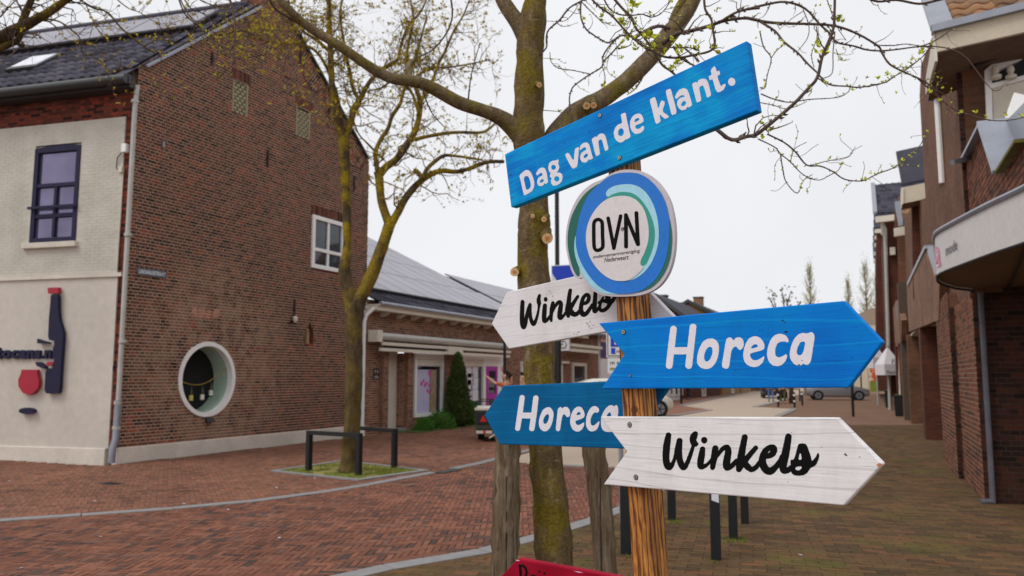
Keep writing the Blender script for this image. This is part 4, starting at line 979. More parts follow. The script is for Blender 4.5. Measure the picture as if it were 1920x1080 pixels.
# front (white) facade
xl = ff(-330,700)[0]
bz_top = ff(240,168)[1]+.1; w_top = ff(150,228)[1]; w_r = ff(233,300)[0]; belt = ff(150,516)[1]; w_r2 = ff(213,700)[0]; plz = ff(60,837)[1]
win = (ff(61,400)[0], ff(147,400)[0], ff(100,455)[1], ff(110,271)[1])
brickwork(h1, (0,YG,0), UX, NY, [(xl,w_top),(w_r,w_top),(w_r,pl_z),(XG,pl_z),(XG,bz_top),(xl,bz_top)], [], M['brick_red'], M['mortar_dark'], L=.212, h=.048, j=.016)
mb = MB()
for a,b,c,d in ((xl,win[0],belt,w_top),(win[1],w_r-.0,belt,w_top),(win[0],win[1],belt,win[2]),(win[0],win[1],win[3],w_top)): mb.obox((a,YG+.05,c),(b-a,0,0),(0,0,d-c),(0,-.075,0))
pw = mb.build('painted_wall', (lambda t: (t.color(t.ramp(t.noise(t.pos(), 2.5, 4), [(.3,BR(188,184,172)),(.7,BR(206,200,190))])), t.bump(t.noise(t.pos((4,1,16)),1.0,3,.6),.4,.012), t.fin(.9,0,.2))[2])(NT('painted_brick')), h1)
z = belt+.03; k = 0; mb = MB()   # painted brick courses in relief
while z < w_top-.06:
    x = xl+(k%2)*.1
    while x < w_r-.02:
        if not (win[0]-.25 < x < win[1]+.0 and win[2]-.02 < z < win[3]+.02) and x+.2 <= w_r and seen((x,YG,z)): mb.box((x,YG-.0285,z),(x+.2,YG-.02,z+.05))
        x += .212
    z += .061; k += 1
mb.build('painted_brick_courses', pw.data.materials[0], h1, kind='stuff')
MB().obox((xl,YG+.05,plz),(w_r2-xl,0,0),(0,0,belt-plz-.06),(0,-.085,0)).build('stucco_wall', M['stucco'], h1)
MB().obox((xl,YG+.05,-.05),(ff(200,860)[0]-xl,0,0),(0,0,plz+.05),(0,-.11,0)).build('plinth', M['stucco_w'], h1, bevel=.01)
MB().obox((xl,YG+.02,belt-.06),(ff(232,515)[0]-xl,0,0),(0,0,.075),(0,-.09,0)).build('belt_course', M['stucco_w'], h1)
ww = win[1]-win[0]; wh = win[3]-win[2]
mb = MB(); arc = [(win[0]+ww*t, win[3]-.07+.09*math.sin(math.pi*t)) for t in [i/10 for i in range(11)]]
f1 = window(h1, (win[0],YG-.025,win[2]), UX, NY, ww, wh-.06, M['navy'], M['glass_lilac'], [('h',.60),('h',.28),('v',.5,.06,.58)], .1, .07, inset=.05)
MB().box((win[0]-.1,YG+.03,win[2]-.1),(win[1]+.1,YG+.06,win[3]+.15)).build('reveal', pw.data.materials[0], h1)
MB().prism([(x,YG-.022+.04,z) for x,z in [(win[0],win[3]-.08)]+arc+[(win[1],win[3]-.08)]], (0,-.03,0)).build('arched_head', M['navy'], f1)
MB().box((win[0]-.04,YG-.1,win[2]+.7-.02),(win[1]+.02,YG-.07,win[2]+.7+.03)).build('guard_rail', M['navy'], f1)
MB().box((win[0]-.12,YG-.11,win[2]-.11),(win[1]+.06,YG+.0,win[2]-.002)).build('sill', M['stucco_w'], f1, bevel=.008)
mb = MB(); 
# eaves, gutter, roof with tiles and solar panels
ez = ff(250,172)[1]; oh = .42
MB().box((xl,YG-.30,ez-.02),(XG+.08,YG+.02,ez+.03)).build('soffit', M['gutter'], h1)
mb = MB().tube([(xl,YG-oh,ez+.1),(XG+.1,YG-oh,ez+.1)], .09, 12); mb.box((xl,YG-.40,ez+.03),(XG+.1,YG-.28,ez+.2)); mb.build('gutter', M['gutter'], h1, smooth='auto')
ro = Vector((xl,YG-.36,ez+.2)); apl = CRN+RM.transposed()@(Vector((XG,rp[0],rp[1]+.12))-CRN); yr = apl.y; rv = Vector((0,yr-ro.y,apl.z-ro.z)); RL = rv.length; rv.normalize()
MB().add([ro,Vector((XG-.02,ro.y,ro.z)),Vector((apl.x-.02,yr,apl.z)),Vector((xl,yr,apl.z))],[(0,1,2,3)]).build('roof', M['tile_dark'], h1)
MB().add([(xl,yr,apl.z),(apl.x-.02,yr,apl.z),(apl.x,yr+5,eR[1]),(xl,yr+5,eR[1])],[(0,1,2,3)]).build('roof', M['tile_dark'], h1)
MB().tube([(xl,yr,apl.z+.03),(apl.x-.3,yr,apl.z+.03)], .09, 8).build('ridge_tiles', M['tile_dark'], h1)
def on_roof(px, py):
    n = RM@Vector((1,0,0)).cross(rv); q = onp(px,py,CRN+RM@(ro-CRN),n); q = CRN+RM.transposed()@(q-CRN); return q.x-ro.x, (q-ro).dot(rv)
sk = [on_roof(*q) for q in ((12,139),(57,139),(110,108),(66,110))]
sx0, sx1 = sk[0][0], sk[1][0]; sv0, sv1 = sk[0][1], sk[2][1]
pv0, pv1 = on_roof(200,83)[1], on_roof(200,58)[1]-.1; pxr = on_roof(376,56)[0]; PHt = pv1-pv0; print('panel height', PHt, RL)
tiles(h1, ro, (1,0,0), rv, apl.x-xl, int(RL/.33), M['tile_dark'], .25, .33, ok=lambda a,b: a < XG-.2-xl+(apl.x-XG)*b/RL and not (sx0-.05 < a < sx1+.05 and sv0-.05 < b < sv1+.05))
nR = Vector((1,0,0)).cross(rv).normalized()
sl_ = MB().obox(ro+UX*sx0+rv*sv0, UX*(sx1-sx0), rv*(sv1-sv0), nR*.1).build('skylight', M['gutter'], h1)
MB().obox(ro+UX*(sx0+.08)+rv*(sv0+.1)+nR*.101, UX*(sx1-sx0-.16), rv*(sv1-sv0-.18), nR*.012).build('pane', pbr('skylight_glass', BR(216,218,226), .2), sl_)
pw_ = 1.75; k = 0; x = pxr-.02
while x-pw_ > 0:
    s_ = MB().obox(ro+UX*(x-pw_)+rv*pv0+nR*.14, UX*(pw_-.02), rv*PHt, nR*.04).build('solar_panel', M['solar_frame'], h1)
    MB().obox(ro+UX*(x-pw_+.03)+rv*(pv0+.03)+nR*.181, UX*(pw_-.08), rv*(PHt-.06), nR*.002).build('cell_sheet', M['solar'], s_)
    x -= pw_; k += 1
MB().obox(ro+rv*(pv0+.02)+nR*.02, UX*(pxr-.1), rv*(PHt-.1), nR*.11).build('dark_panel_base', M['black'], h1)  # black block standing in for the shadow side of the raised panels
# downpipe, cable, boxes
dp = thing('downpipe', onf(212,866,YG-.1), 'grey downpipe at the corner of the brick house', 'downpipe')
pts = [onf(258,160,YG-.12), onf(253,200,YG-.1), onf(236,500,YG-.1), onf(222,752,YG-.1)]
MB().tube(pts, .045, 12).build('pipe', M['pipe'], dp, smooth='auto')
pts = [onf(222,750,YG-.1), onf(217,822,YG-.1), onf(211,842,YG-.16), onf(209,868,YG-.16)]
MB().tube(pts, .062, 12).build('lower_pipe', M['zinc'], dp, smooth='auto')
mb = MB()
for q in ((253,190),(240,440),(230,640),(221,755),(218,802)): c = onf(*q,YG-.1); mb.tube([c-UP*.03,c+UP*.03], .07, 12)
mb.build('pipe_collar', M['pipe'], dp)
cb = thing('cable_conduit', onf(220,505,YG-.04), 'thin pale conduit beside the downpipe', 'cable')
MB().tube([onf(231,320,YG-.04),onf(226,400,YG-.04),onf(219,505,YG-.04)], .014, 6).build('conduit', M['offwhite'], cb)
jb = thing('junction_box', onf(235,279,YG-.04), 'white junction box high on the painted facade', 'box')
c = onf(235,279,YG-.04); MB().box((c.x-.05,YG-.1,c.z-.08),(c.x+.06,YG-.0,c.z+.09)).build('box', M['white'], jb, bevel=.01)
cs = thing('wall_socket', onf(229,319,YG-.04), 'small cream and green connector under the junction box', 'connector'); c = onf(229,319,YG-.04); MB().box((c.x-.04,YG-.1,c.z-.05),(c.x+.04,YG-.03,c.z+.06)).build('socket', M['offwhite'], cs); MB().tube([(c.x-.02,YG-.06,c.z-.04),(c.x-.12,YG-.06,c.z+.05),(c.x-.11,YG-.06,c.z+.25),(c.x,YG-.06,c.z+.36)], .01, 6).build('wire', M['iron'], cs)
# painted shapes fixed to the stucco wall: bottle, glass, lettering
F0 = YG-.06
def cut_shape(name, pts, label, cat, mat, th=.07, T=(0,520,3.858), parent=None, y=None):
    y = F0 if y is None else y; P = [onf(T[0]+a/T[2], T[1]+b/T[2], y) for a,b in pts]
    t = parent or thing('wall_ornament' if name != 'wine_bottle_ornament' else name, sum(P,Vector())/len(P), label, cat)
    MB().prism(P, (0,-th,0)).build(name if parent else 'panel', mat, t); return t
bo = cut_shape('bottle_ornament', chaikin([(388,126),(440,126),(440,240),(448,310),(476,400),(476,440),(464,600),(450,830),(430,840),(342,840),(350,665),(410,655),(412,470),(418,462),(368,452),(374,300),(384,200)],.15), 'navy cut-out bottle with red cap on the stucco wall', 'wall ornament', M['navy'])
cut_shape('cap', [(368,78),(444,76),(442,118),(370,120)], '', '', M['crimson'], .08, parent=bo)
cut_shape('ribbon', [(290,445),(315,455),(370,470),(372,482),(330,480),(288,478)], '', '', M['navy'], parent=bo)
cut_shape('ribbon', [(276,612),(310,615),(345,640),(352,664),(320,655),(285,640)], '', '', M['navy'], parent=bo)
cut_shape('red_ribbon', [(362,612),(412,610),(400,632),(354,642)], '', '', M['crimson'], parent=bo)
cut_shape('glass', [(176,668),(288,668),(292,710),(302,750),(296,800),(262,835),(225,850),(185,835),(156,790),(152,740),(172,700)], 'crimson cut-out wine glass bowl on the stucco wall', 'wall ornament', M['crimson'])
cut_shape('foot', ell(212,965,56,23,18), 'small navy oval under the crimson glass cut-out', 'wall ornament', M['navy'])
a = onf(-14,672,F0-.0); b = onf(109,672,F0)
lt = thing('wall_lettering', a, 'navy raised letters tocans.nl across the stucco wall', 'lettering')
for k,(chx,x0,x1) in enumerate((('t',-10,2),('o',3,19),('c',20,33),('a',34,48),('n',49,62),('s',63,75),('.',77,80),('n',82,95),('l',98,106))):
    q0, q1 = onf(x0,671,F0-.03), onf(x1,671,F0-.03)
    text3('letter', chx, q0, UX, UP, M['navy'], lt, q1.x-q0.x, .3, .05, thick=(0,-.06,0))
tg = thing('wall_tag', onf(213,690,YG), 'small blue tag on the brick strip by the downpipe', 'tag'); c = onf(213,690,YG); MB().box((c.x-.04,YG-.03,c.z-.05),(c.x+.04,YG,c.z+.05)).build('plate', M['navy'], tg)

XF[0] = None
# ------------------------------------------------------------------ far brick: texture only, too far away to tell the bricks apart
def brick_tex(name, c1, c2, mort):
    t = NT(name); g = t.n('NewGeometry'); s = t.n('SeparateXYZ'); t.l(g.outputs['Position'], s.inputs[0])
    c = t.n('CombineXYZ'); t.l(t.math('ADD', s.outputs[0], s.outputs[1]), c.inputs[0]); t.l(s.outputs[2], c.inputs[1])
    b = t.n('TexBrick'); b.inputs['Scale'].default_value = 1; b.inputs['Brick Width'].default_value = .22; b.inputs['Row Height'].default_value = .062; b.inputs['Mortar Size'].default_value = .008
    b.inputs['Color1'].default_value = c1; b.inputs['Color2'].default_value = c2; b.inputs['Mortar'].default_value = mort; b.inputs['Bias'].default_value = -.1
    t.l(c.outputs[0], b.inputs['Vector']); v = t.pos()
    col = t.mix(.7, b.outputs['Color'], t.mix(1.0, b.outputs['Color'], t.ramp(t.noise(v, 1.2, 5), [(.3,.65),(.7,1.25)]), 'MULTIPLY'))
    t.color(col); t.bump(b.outputs['Fac'], -.3, .01); return t.fin(.9, 0, .2)
M['bt_modern'] = brick_tex('modern_brickwork', BR(106,70,52), BR(128,86,62), BR(104,84,70))
M['bt_red'] = brick_tex('red_brickwork', BR(88,48,38), BR(108,58,44), BR(84,66,56))
M['bt_brown'] = brick_tex('brown_brickwork', BR(120,84,66), BR(148,104,82), BR(140,120,104))
def cfp(name, pts, y, d, mat, parent, **k): return MB().prism([ony(a,b,y) for a,b in pts], (0,d,0)).build(name, mat, parent, **k)
def sfp(name, pts, x, d, mat, parent, **k): return MB().prism([onx(a,b,x) for a,b in pts], (d,0,0)).build(name, mat, parent, **k)
def bxp(name, a, b, mat, parent, **k): return MB().box(a,b).build(name, mat, parent, **k)
# ------------------------------------------------------------------ low shop building with solar roof
ys = lambda px, py=707: gz(px,py)[0]
Y2 = ys(962,690); EZ = gz(690,572)[1]
h2 = thing('shop_building', (XG,yE,0), 'low brown brick shop with solar roof, awning and purple door', 'shop')
door = (ys(724), ys(757), 0, gz(735,659)[1]); W1 = (ys(775), ys(829), gz(775,783)[1], gz(775,662)[1]); W2 = (ys(864), ys(906), gz(865,775)[1], gz(865,665)[1]); D2 = (ys(906.5), ys(943), 0, gz(907,665)[1])
holes = [R4(door), R4(W1), R4(W2), R4(D2)]
brickwork(h2, (XG,0,0), UY, NX, [(yE+.01,0),(Y2,0),(Y2,EZ+.15),(yE+.01,EZ+.15)], holes, M['brick_shop'], M['mortar'], L=.212, h=.050, j=.015)
XR = XG-.24
rc = MB().box((XR-.05,door[0]-.02,0),(XR,door[1]+.02,door[3])).build('door', M['offwhite'], h2)
bxp('step', (XR,door[0],0), (XG+.12,door[1],.1), M['kerb'], h2)
brickwork(h2, (0,door[1],0), UX, NY, [(XR,.1),(XG,.1),(XG,door[3]),(XR,door[3])], [], M['brick_shop'], M['mortar'], L=.212, h=.050, j=.015, indiv=0, back='reveal')
bxp('reveal', (XR,door[0]-.01,.1), (XG-.001,door[0],door[3]), M['mortar'], h2); bxp('reveal', (XR,door[0],door[3]), (XG-.001,door[1],door[3]+.01), M['bt_brown'], h2)
for a,b in ((door[0]-.32,door[0]-.06),(door[1]+.05,door[1]+.3)):
    brickwork(h2, (XG+.12,0,0), UY, NX, [(a,0),(b,0),(b,door[3]),(a,door[3])], [], M['brick_shop'], M['mortar'], L=.212, h=.050, j=.015, indiv=0, back='pilaster')
    bxp('pilaster', (XG+.001,a,0),(XG+.119,b,door[3]), M['bt_brown'], h2)
def shopwin(o3, r, glass, head=.28):
    f = window(h2, (XG,r[0],r[2]), UY, NX, r[1]-r[0], r[3]-r[2], M['white'], glass, [], .11, .1, fr_out=-.03)
    MB().box((XG-.01,r[0]+.11,r[3]-.11-head),(XG+.05,r[1]-.11,r[3]-.112)).build('blind_box', M['white'], f)
    for k in range(3): MB().box((XG+.05,r[0]+.12,r[3]-.16-head+.06+k*.08),(XG+.055,r[1]-.12,r[3]-.16-head+.12+k*.08)).build('slat', M['offwhite'], f)
    return f
f = shopwin(None, W1, M['glass'])
MB().box((XG-.017,W1[0]+.12,W1[2]+.12),(XG-.013,W1[0]+.12+(W1[1]-W1[0])*.5,W1[3]-.5)).build('blind', M['lilac'], f)
MB().box((XG-.017,W1[0]+.12+(W1[1]-W1[0])*.52,W1[2]+.12),(XG-.013,W1[1]-.34,W1[3]-.5)).build('blind', pbr('tan_blind', BR(170,150,120), .8), f)
mb = MB()
lc = gz(806,718)
for a,b,r_ in ((0,.32,.09),(.02,.2,.05),(-.5,-.02,.07),(-.38,.06,.06),(-.28,-.06,.07),(-.16,.0,.05),(.0,-.08,.07),(-.12,-.24,.06),(0,-.3,.06),(.14,-.24,.04)): mb.tube([(XG-.011,lc[0]+a,lc[1]+b),(XG-.008,lc[0]+a,lc[1]+b)], r_, 10)
mb.build('window_logo', M['magenta'], f, kind='stuff')
f = shopwin(None, W2, M['glass'])
for (px,py) in ((879,697),(891,697),(882,711),(878,723),(891,719),(879,741),(891,741)):
    q = onx(px,py,XG-.012); MB().box((XG-.014,q.y-.22,q.z-.2),(XG-.01,q.y+.22,q.z+.2)).build('poster', M['paper'], f)
df = bxp('door_surround', (XG-.03,D2[0],0),(XG+.03,D2[1],D2[3]), M['white'], h2)
pd0, pd1, pz1 = ys(910,700), ys(930,700), gz(915,687)[1]
mb = MB(); t = .16
mb.box((XG+.031,pd0,.1),(XG+.07,pd0+t,pz1)); mb.box((XG+.031,pd1-t,.1),(XG+.07,pd1,pz1)); mb.box((XG+.031,pd0+t,pz1-t),(XG+.07,pd1-t,pz1)); mb.box((XG+.031,pd0+t,gz(915,750)[1]),(XG+.07,pd1-t,gz(915,738)[1])); mb.box((XG+.031,pd0+t,.1),(XG+.07,pd1-t,.3))
pdr = mb.build('purple_door', M['purple'], h2); bxp('pane', (XG+.032,pd0+t,.3),(XG+.04,pd1-t,pz1-t), M['glass'], pdr)
q = gz(941,692); MB().disc((XG+.03,q[0],q[1]),(1,0,0),.12,.01,14).build('sticker', pbr('pink_sticker', BR(226,140,150), .6), h2)
# eave, corbels, gutter, roof
XE = XG+.38; ez2 = gz(700,573,)[1]; ezr = onx(700,569,XE).z
bxp('fascia', (XG+.002,yE+.02,ezr-.16),(XE,Y2+8,ezr-.04), M['offwhite'], h2); bxp('crown_moulding', (XG,yE+.02,ezr-.038),(XE+.06,Y2+8,ezr+.01), M['offwhite'], h2)
MB().tube([(XE+.05,yE+.05,ezr+.03),(XE+.05,Y2+8,ezr+.03)], .06, 8).build('gutter', M['zinc'], h2, smooth='auto')
ya, yb = onx(700,575,XE-.1).y, onx(731,579,XE-.1).y
k = 0
while ya+k*(yb-ya) < Y2+.5:
    y = ya+k*(yb-ya); MB().hexa([(XG+.003,y-.07,ezr-.29),(XG+.12,y-.07,ezr-.27),(XG+.12,y+.07,ezr-.27),(XG+.003,y+.07,ezr-.29),(XG+.003,y-.07,ezr-.165),(XE-.08,y-.07,ezr-.165),(XE-.08,y+.07,ezr-.165),(XG+.003,y+.07,ezr-.165)]).build('corbel', M['offwhite'], h2); k += 1
YV = 31.0
ro2 = Vector((XE-.02,yE+.05,ezr+.06)); nrf = Vector((.5,0,1)).normalized(); up2 = Vector((-1,0,.5)).normalized()
q = onp(700,452,ro2,nrf); top2 = (q-ro2).dot(up2); q = onp(823,515,ro2,nrf); topb = (q-ro2).dot(up2); YV = q.y
MB().add([ro2,ro2+UY*(YV-ro2.y),ro2+UY*(YV-ro2.y)+up2*(top2+.3),ro2+up2*(top2+.3)],[(0,1,2,3)]).build('roof', M['tile_dark'], h2)
tiles(h2, ro2, (0,1,0), up2, YV-ro2.y, 3, M['tile_dark'], .25, .33, indiv=150)
r = 0
pl, pwid = (top2-.75)/4, 1.08
for r in range(4):
    k = 0
    while (k+1)*pwid < YV-ro2.y-.1-.0:
        o = ro2+UY*(.35+k*pwid+(.25*(r==0)))+up2*(.8+r*pl)+nrf*.12
        if o.y+pwid < YV+.3 and seen(o, 200):
            s_ = MB().obox(o, UY*(pwid-.015), up2*(pl-.02), nrf*.04).build('solar_panel', M['solar_frame'], h2)
            MB().obox(o+UY*.02+up2*.02+nrf*.041, UY*(pwid-.055), up2*(pl-.06), nrf*.002).build('cell_sheet', M['solar'], s_)
        k += 1
MB().obox(ro2+UY*.4+up2*.8+nrf*.03, UY*(YV-ro2.y-.6), up2*.4, nrf*.09).build('dark_panel_base', M['black'], h2)
aw = thing('awning', onx(710,632,XG+.2), 'long rolled awning with grey cassette over the shop windows', 'awning')
a0, a1 = onx(710,630,XG+.25), onx(956,652,XG+.25); a1.z = a0.z
MB().tube([a0,a1], .115, 14).build('cassette', M['pipe'], aw, smooth='auto'); MB().box((XG+.08,a0.y-.28,a0.z-.17),(XG+.4,a0.y-.02,a0.z+.16)).build('end_cap', M['offwhite'], aw)
for (p0_,p1_) in (((716,644),(957,658)),((712,655),(955,666.5))):
    b0, b1_ = onx(*p0_,XG+.35), onx(*p1_,XG+.35); b1_.z = b0.z
    MB().bar(b0,b1_,.07,.09).build('front_rail', M['offwhite'], aw)
b0, b1_ = onx(722,650,XG+.3), onx(838,656,XG+.3); b1_.z=b0.z; MB().bar(b0,b1_,.05,.16).build('folding_arm', M['iron'], aw)
b0 = onx(852,656,XG+.36); MB().box((b0.x-.06,b0.y-.5,b0.z-.16),(b0.x+.06,b0.y+.5,b0.z+.1)).build('joint_cover', M['offwhite'], aw)
wp = thing('downpipe', onx(682,818,XG+.1), 'white downpipe between the gable house and the shop', 'downpipe')
q = onx(684,600,XG+.09); MB().tube([(XG+.3,q.y+.15,ezr-.1),(XG+.15,q.y,ezr-.3),(XG+.09,q.y-.02,ezr-.5),(XG+.09,q.y-.02,0)], .05, 10).build('pipe', M['white'], wp, smooth='auto')
for k,py in enumerate((696,706.5)):
    y,z = gz(704.5,py); hn = thing('house_number', (XG,y,z), ('upper','lower')[k]+' black house number plate beside the recessed doorway', 'number plate', 'house number plates')
    MB().box((XG+.01,y-.13,z-.07),(XG+.025,y+.13,z+.07)).build('plate', M['ink'], hn); text3('lettering', ('11','13')[k], (XG+.0265,y-.08,z-.045), UY, UP, M['sign_white'], hn, .15, .11, .02)
# ------------------------------------------------------------------ brick shop with white shutter frames
Y3 = ys(1122,690)
h3 = thing('brick_shop', (XG,Y2,0), 'brown brick shop with bicycle light box and cream awning', 'shop')
w3 = (ys(1071),ys(1097),gz(1084,706)[1]-.4,gz(1084,681)[1]); wl = (ys(975),ys(990),gz(980,706)[1]-.6,gz(980,678)[1])
brickwork(h3, (XG,0,0), UY, NX, [(Y2+.01,0),(Y3,0),(Y3,EZ+.15),(Y2+.01,EZ+.15)], [R4(w3),R4(wl)], M['brick_shop'], M['mortar'], L=.212, h=.050, j=.015, indiv=0)
window(h3, (XG,w3[0],w3[2]), UY, NX, w3[1]-w3[0], w3[3]-w3[2], M['offwhite'], M['glass'], [], .14, .1); window(h3, (XG,wl[0],wl[2]), UY, NX, wl[1]-wl[0], wl[3]-wl[2], M['white'], M['glass'], [], .14, .1)
a = onx(1047,677,XG+.02); b = onx(1061,682,XG+.02); bxp('lintel', (XG+.001,a.y,b.z),(XG+.2,b.y,a.z), M['offwhite'], h3); bxp('door_frame', (XG+.001,a.y,0),(XG+.1,a.y+.35,b.z), M['offwhite'], h3)
# ridge of the roof behind
MB().add([(XE,YV,ezr+.05),(XE,YV+11,ezr+.05),tuple(ro2+UY*(YV+11-ro2.y)+up2*topb),tuple(ro2+UY*(YV-ro2.y)+up2*topb)],[(0,1,2,3)]).build('roof', M['tile_dark'], h3)
k = 0
while k*1.08 < 9.5:
    for rr in range(2):
        o = ro2+UY*(YV-ro2.y+.2+k*1.08)+up2*(.8+rr*(topb-.9)/2)+nrf*.1; s_ = MB().obox(o, UY*1.06, up2*((topb-.9)/2-.03), nrf*.04).build('solar_panel', M['solar_frame'], h3)
        MB().obox(o+UY*.02+up2*.02+nrf*.041, UY*1.02, up2*((topb-.9)/2-.07), nrf*.002).build('cell_sheet', M['solar'], s_)
    k += 1
lb = thing('light_box_sign', ony(1054,645,31), 'white light box sign with a black bicycle emblem', 'sign')
q0, q1 = ony(1040,658,31), ony(1066,628,31); MB().box((q0.x,31,q0.z),(q1.x,31.18,q1.z)).build('box', M['sign_white'], lb, bevel=.01)
MB().box((q0.x-.5,31.07,q0.z+.2),(q0.x,31.11,q0.z+.25)).build('arm', M['black'], lb)
mb = MB()
for cxp in (1045.5,1055.5):
    c = ony(cxp,646,30.99); n_ = 16; mb.tube([c+Vector((.15*math.cos(2*math.pi*i/n_),0,.15*math.sin(2*math.pi*i/n_))) for i in range(n_+1)], .016, 5)
mb.build('bicycle_wheels', M['ink'], lb, kind='stuff'); c0, c1 = ony(1045.5,645,30.985), ony(1055.5,645,30.985); MB().bar(c0,c1,.03).build('bicycle_frame', M['ink'], lb)
a2 = thing('awning', onx(1090,650,XG+.4), 'cream awning frame over the far brick shop', 'awning')
for (p0_,p1_) in (((1069,646.5),(1128,651)),((1069,656),(1120,660))):
    b0, b1_ = onx(*p0_,XG+.5), onx(*p1_,XG+.5); b1_.z = b0.z; MB().bar(b0,b1_,.1,.13).build('front_rail', M['offwhite'], a2)
b0, b1_ = onx(1070,651,XG+.4), onx(1118,655,XG+.4); b1_.z=b0.z; MB().bar(b0,b1_,.08,.3).build('rolled_cloth', pbr('awning_cloth', BR(170,158,148), .9), a2)
# ------------------------------------------------------------------ white building and the row beyond it
h4 = thing('white_shop_building', (XG,Y3,0), 'white rendered shop building with purple portrait poster', 'shop')
Y4 = ys(1276,740)
bxp('wall', (XG-8,Y3+.02,0),(XG+.1,Y4,4.6), pbr('white_render', BR(226,226,228), .85, .05, 2), h4); bxp('roof_edge', (XG-8,Y3,4.62),(XG+.2,Y4,4.8), M['zinc'], h4)
po = MB().prism([onx(a,b,XG+.11) for a,b in ((1126,671),(1140,671),(1140,648),(1138,642),(1132,639),(1126,641))], (.03,0,0)).build('portrait_poster', pbr('dark_violet_print', BR(70,44,104), .6, .1, 3), h4)
MB().prism([onx(a,b,XG+.145) for a,b in ((1126,641),(1138,642),(1137,630),(1127,630))], (.01,0,0)).build('peach_print', pbr('peach_print', BR(226,190,180), .7), h4)
for px in (1170,1195,1220,1251,1261,1269):
    y0_, z1_ = ys(px), 2.6; w_ = ys(px+7)-y0_
    f = window(h4, (XG+.1,y0_,.3), UY, NX, w_, z1_-.3, M['white'], M['glass'], [], .1, .06); 
for k,(y0_,y1_,zr,ze,xr,mt,chs) in enumerate(((60.5,74,None,None,None,'bt_red',0),(75.2,94,None,None,None,'ochre',1))):
    ap_ = ony(*((1225,552),(1291,565))[k],y0_); zr, xr = ap_.z, ap_.x; ze = (ony(1288,597,y0_).z, ony(1340,596,y0_).z)[k]; xl_ = 2*xr-XG
    hh = thing('row_house', (XG,y0_,0), ('red brick house with dark pitched roof, nearer of the two distant gables','ochre gabled house with dark pitched roof, farther of the two distant gables')[k], 'house', 'pitched roof houses down the street')
    MB().prism([(xl_,y0_,0),(XG,y0_,0),(XG,y0_,ze),(xr,y0_,zr-.15),(xl_,y0_,ze)], (0,y1_-y0_,0)).build('wall', M[mt], hh)
    for sgn,xe in ((1,XG+.3),(-1,xl_-.3)):
        sl = Vector((xe-xr,0,(ze-.15-zr)))
        MB().obox((xr,y0_-.25,zr), sl, (0,y1_-y0_+.3,0), (0,0,.16)).build('roof', M['tile_dark'], hh)
        MB().obox((xr,y0_-.32,zr-.12), sl, (0,.06,0), (0,0,.32)).build('verge_board', M['gutter'], hh)
    for (pxa,pxb,pya,pyb,yy) in (((1231,1248.5,555,575,66),) if k == 0 else ((1300.5,1316.5,558,580,84),(1268,1285,569,585,76.5))):
        q0, q1 = ony(pxa,pyb,yy), ony(pxb,pya,yy); c_ = MB().box((q0.x,yy,q0.z-1.5),(q1.x,yy+.8,q1.z)).build('chimney', M['bt_red'] if k == 0 or pxa < 1290 else M['bt_brown'], hh)
        MB().box((q0.x-.06,yy-.06,q1.z),(q1.x+.06,yy+.86,q1.z+.12)).build('cap', M['gutter'], c_)
        MB().hexa([(q0.x,yy-.3,q0.z-.4),(q1.x,yy-.3,q0.z-1),(q1.x,yy+1,q0.z-1),(q0.x,yy+1,q0.z-.4),(q0.x,yy-.3,q0.z-.2),(q1.x,yy-.3,q0.z-.8),(q1.x,yy+1,q0.z-.8),(q0.x,yy+1,q0.z-.2)]).build('lead_flashing', M['zinc'], c_)
    for j in range(3):
        yy = y0_+1.2+j*4; window(hh, (XG,yy,.9 if j != 1 else .05), UY, NX, 1.6, 1.5 if j != 1 else 2.2, M['white'], M['glass'], [], .1, .06)
lr = thing('far_terrace', (XG,96,0), 'low brick terrace at the far left end of the street', 'house')
bxp('wall', (XG-6,96,0),(XG+.8,175,3.4), M['bt_brown'], lr); MB().prism([(XG-6.3,95.8,3.4),(XG+1.1,95.8,3.4),(XG-2.6,95.8,5.4)], (0,79,0)).build('roof', M['tile_dark'], lr)
# ------------------------------------------------------------------ modern brick shops on the right
X1 = 1.30; YC = 12.0
r1 = thing('brick_corner_shop', (X1,YC,0), 'brown brick shop building with rounded white canopy and clay tiled roof', 'shop')
fz1 = lambda px,py,y=YC: (lambda q:(q.x,q.z))(ony(px,py,y))
xc = ony(1847,937,YC).x; zt = fz1(1800,100)[1]
BK = dict(L=.215, h=.054, j=.012)
brickwork(r1, (0,YC,0), UX, NY, [(xc,0),(3.2,0),(3.2,2.62),(xc,2.62)], [], M['brick_shaded'], M['mortar_dark'], indiv=120, **BK)
brickwork(r1, (0,YC+.01,0), UX, NY, [(xc-.02,2.62),(3.2,2.62),(3.2,zt+.6),(xc-.02,zt+.6)], [], M['brick_shaded'], M['mortar_dark'], indiv=120, **BK)
NXm = Vector((-1,0,0))
y_p1 = G(1815,900).y
brickwork(r1, (xc,0,0), UY, NXm, [(YC,0),(y_p1,0),(y_p1,2.75),(YC,2.75)], [], M['brick_modern'], M['mortar'], indiv=60, **BK)
x2 = G(1798,900).x; y_p2 = G(1777,867).y
brickwork(r1, (0,y_p1,0), UX, NY, [(x2,0),(xc,0),(xc,2.75),(x2,2.75)], [], M['brick_shaded'], M['mortar_dark'], indiv=20, **BK)
brickwork(r1, (x2,0,0), UY, NXm, [(y_p1,0),(y_p2,0),(y_p2,2.95),(y_p1,2.95)], [], M['brick_modern'], M['mortar'], indiv=60, **BK)
bxp('pier_core', (x2+.001,y_p1+.02,0),(3,y_p2-.001,2.94), M['bt_modern'], r1)
yF = 23.3
bxp('passage_wall', (2.6,y_p2,0),(2.9,yF,2.9), M['dark_in'], r1); bxp('passage_ceiling', (1.35,y_p2,2.9),(3,yF,3.0), M['cream'], r1)
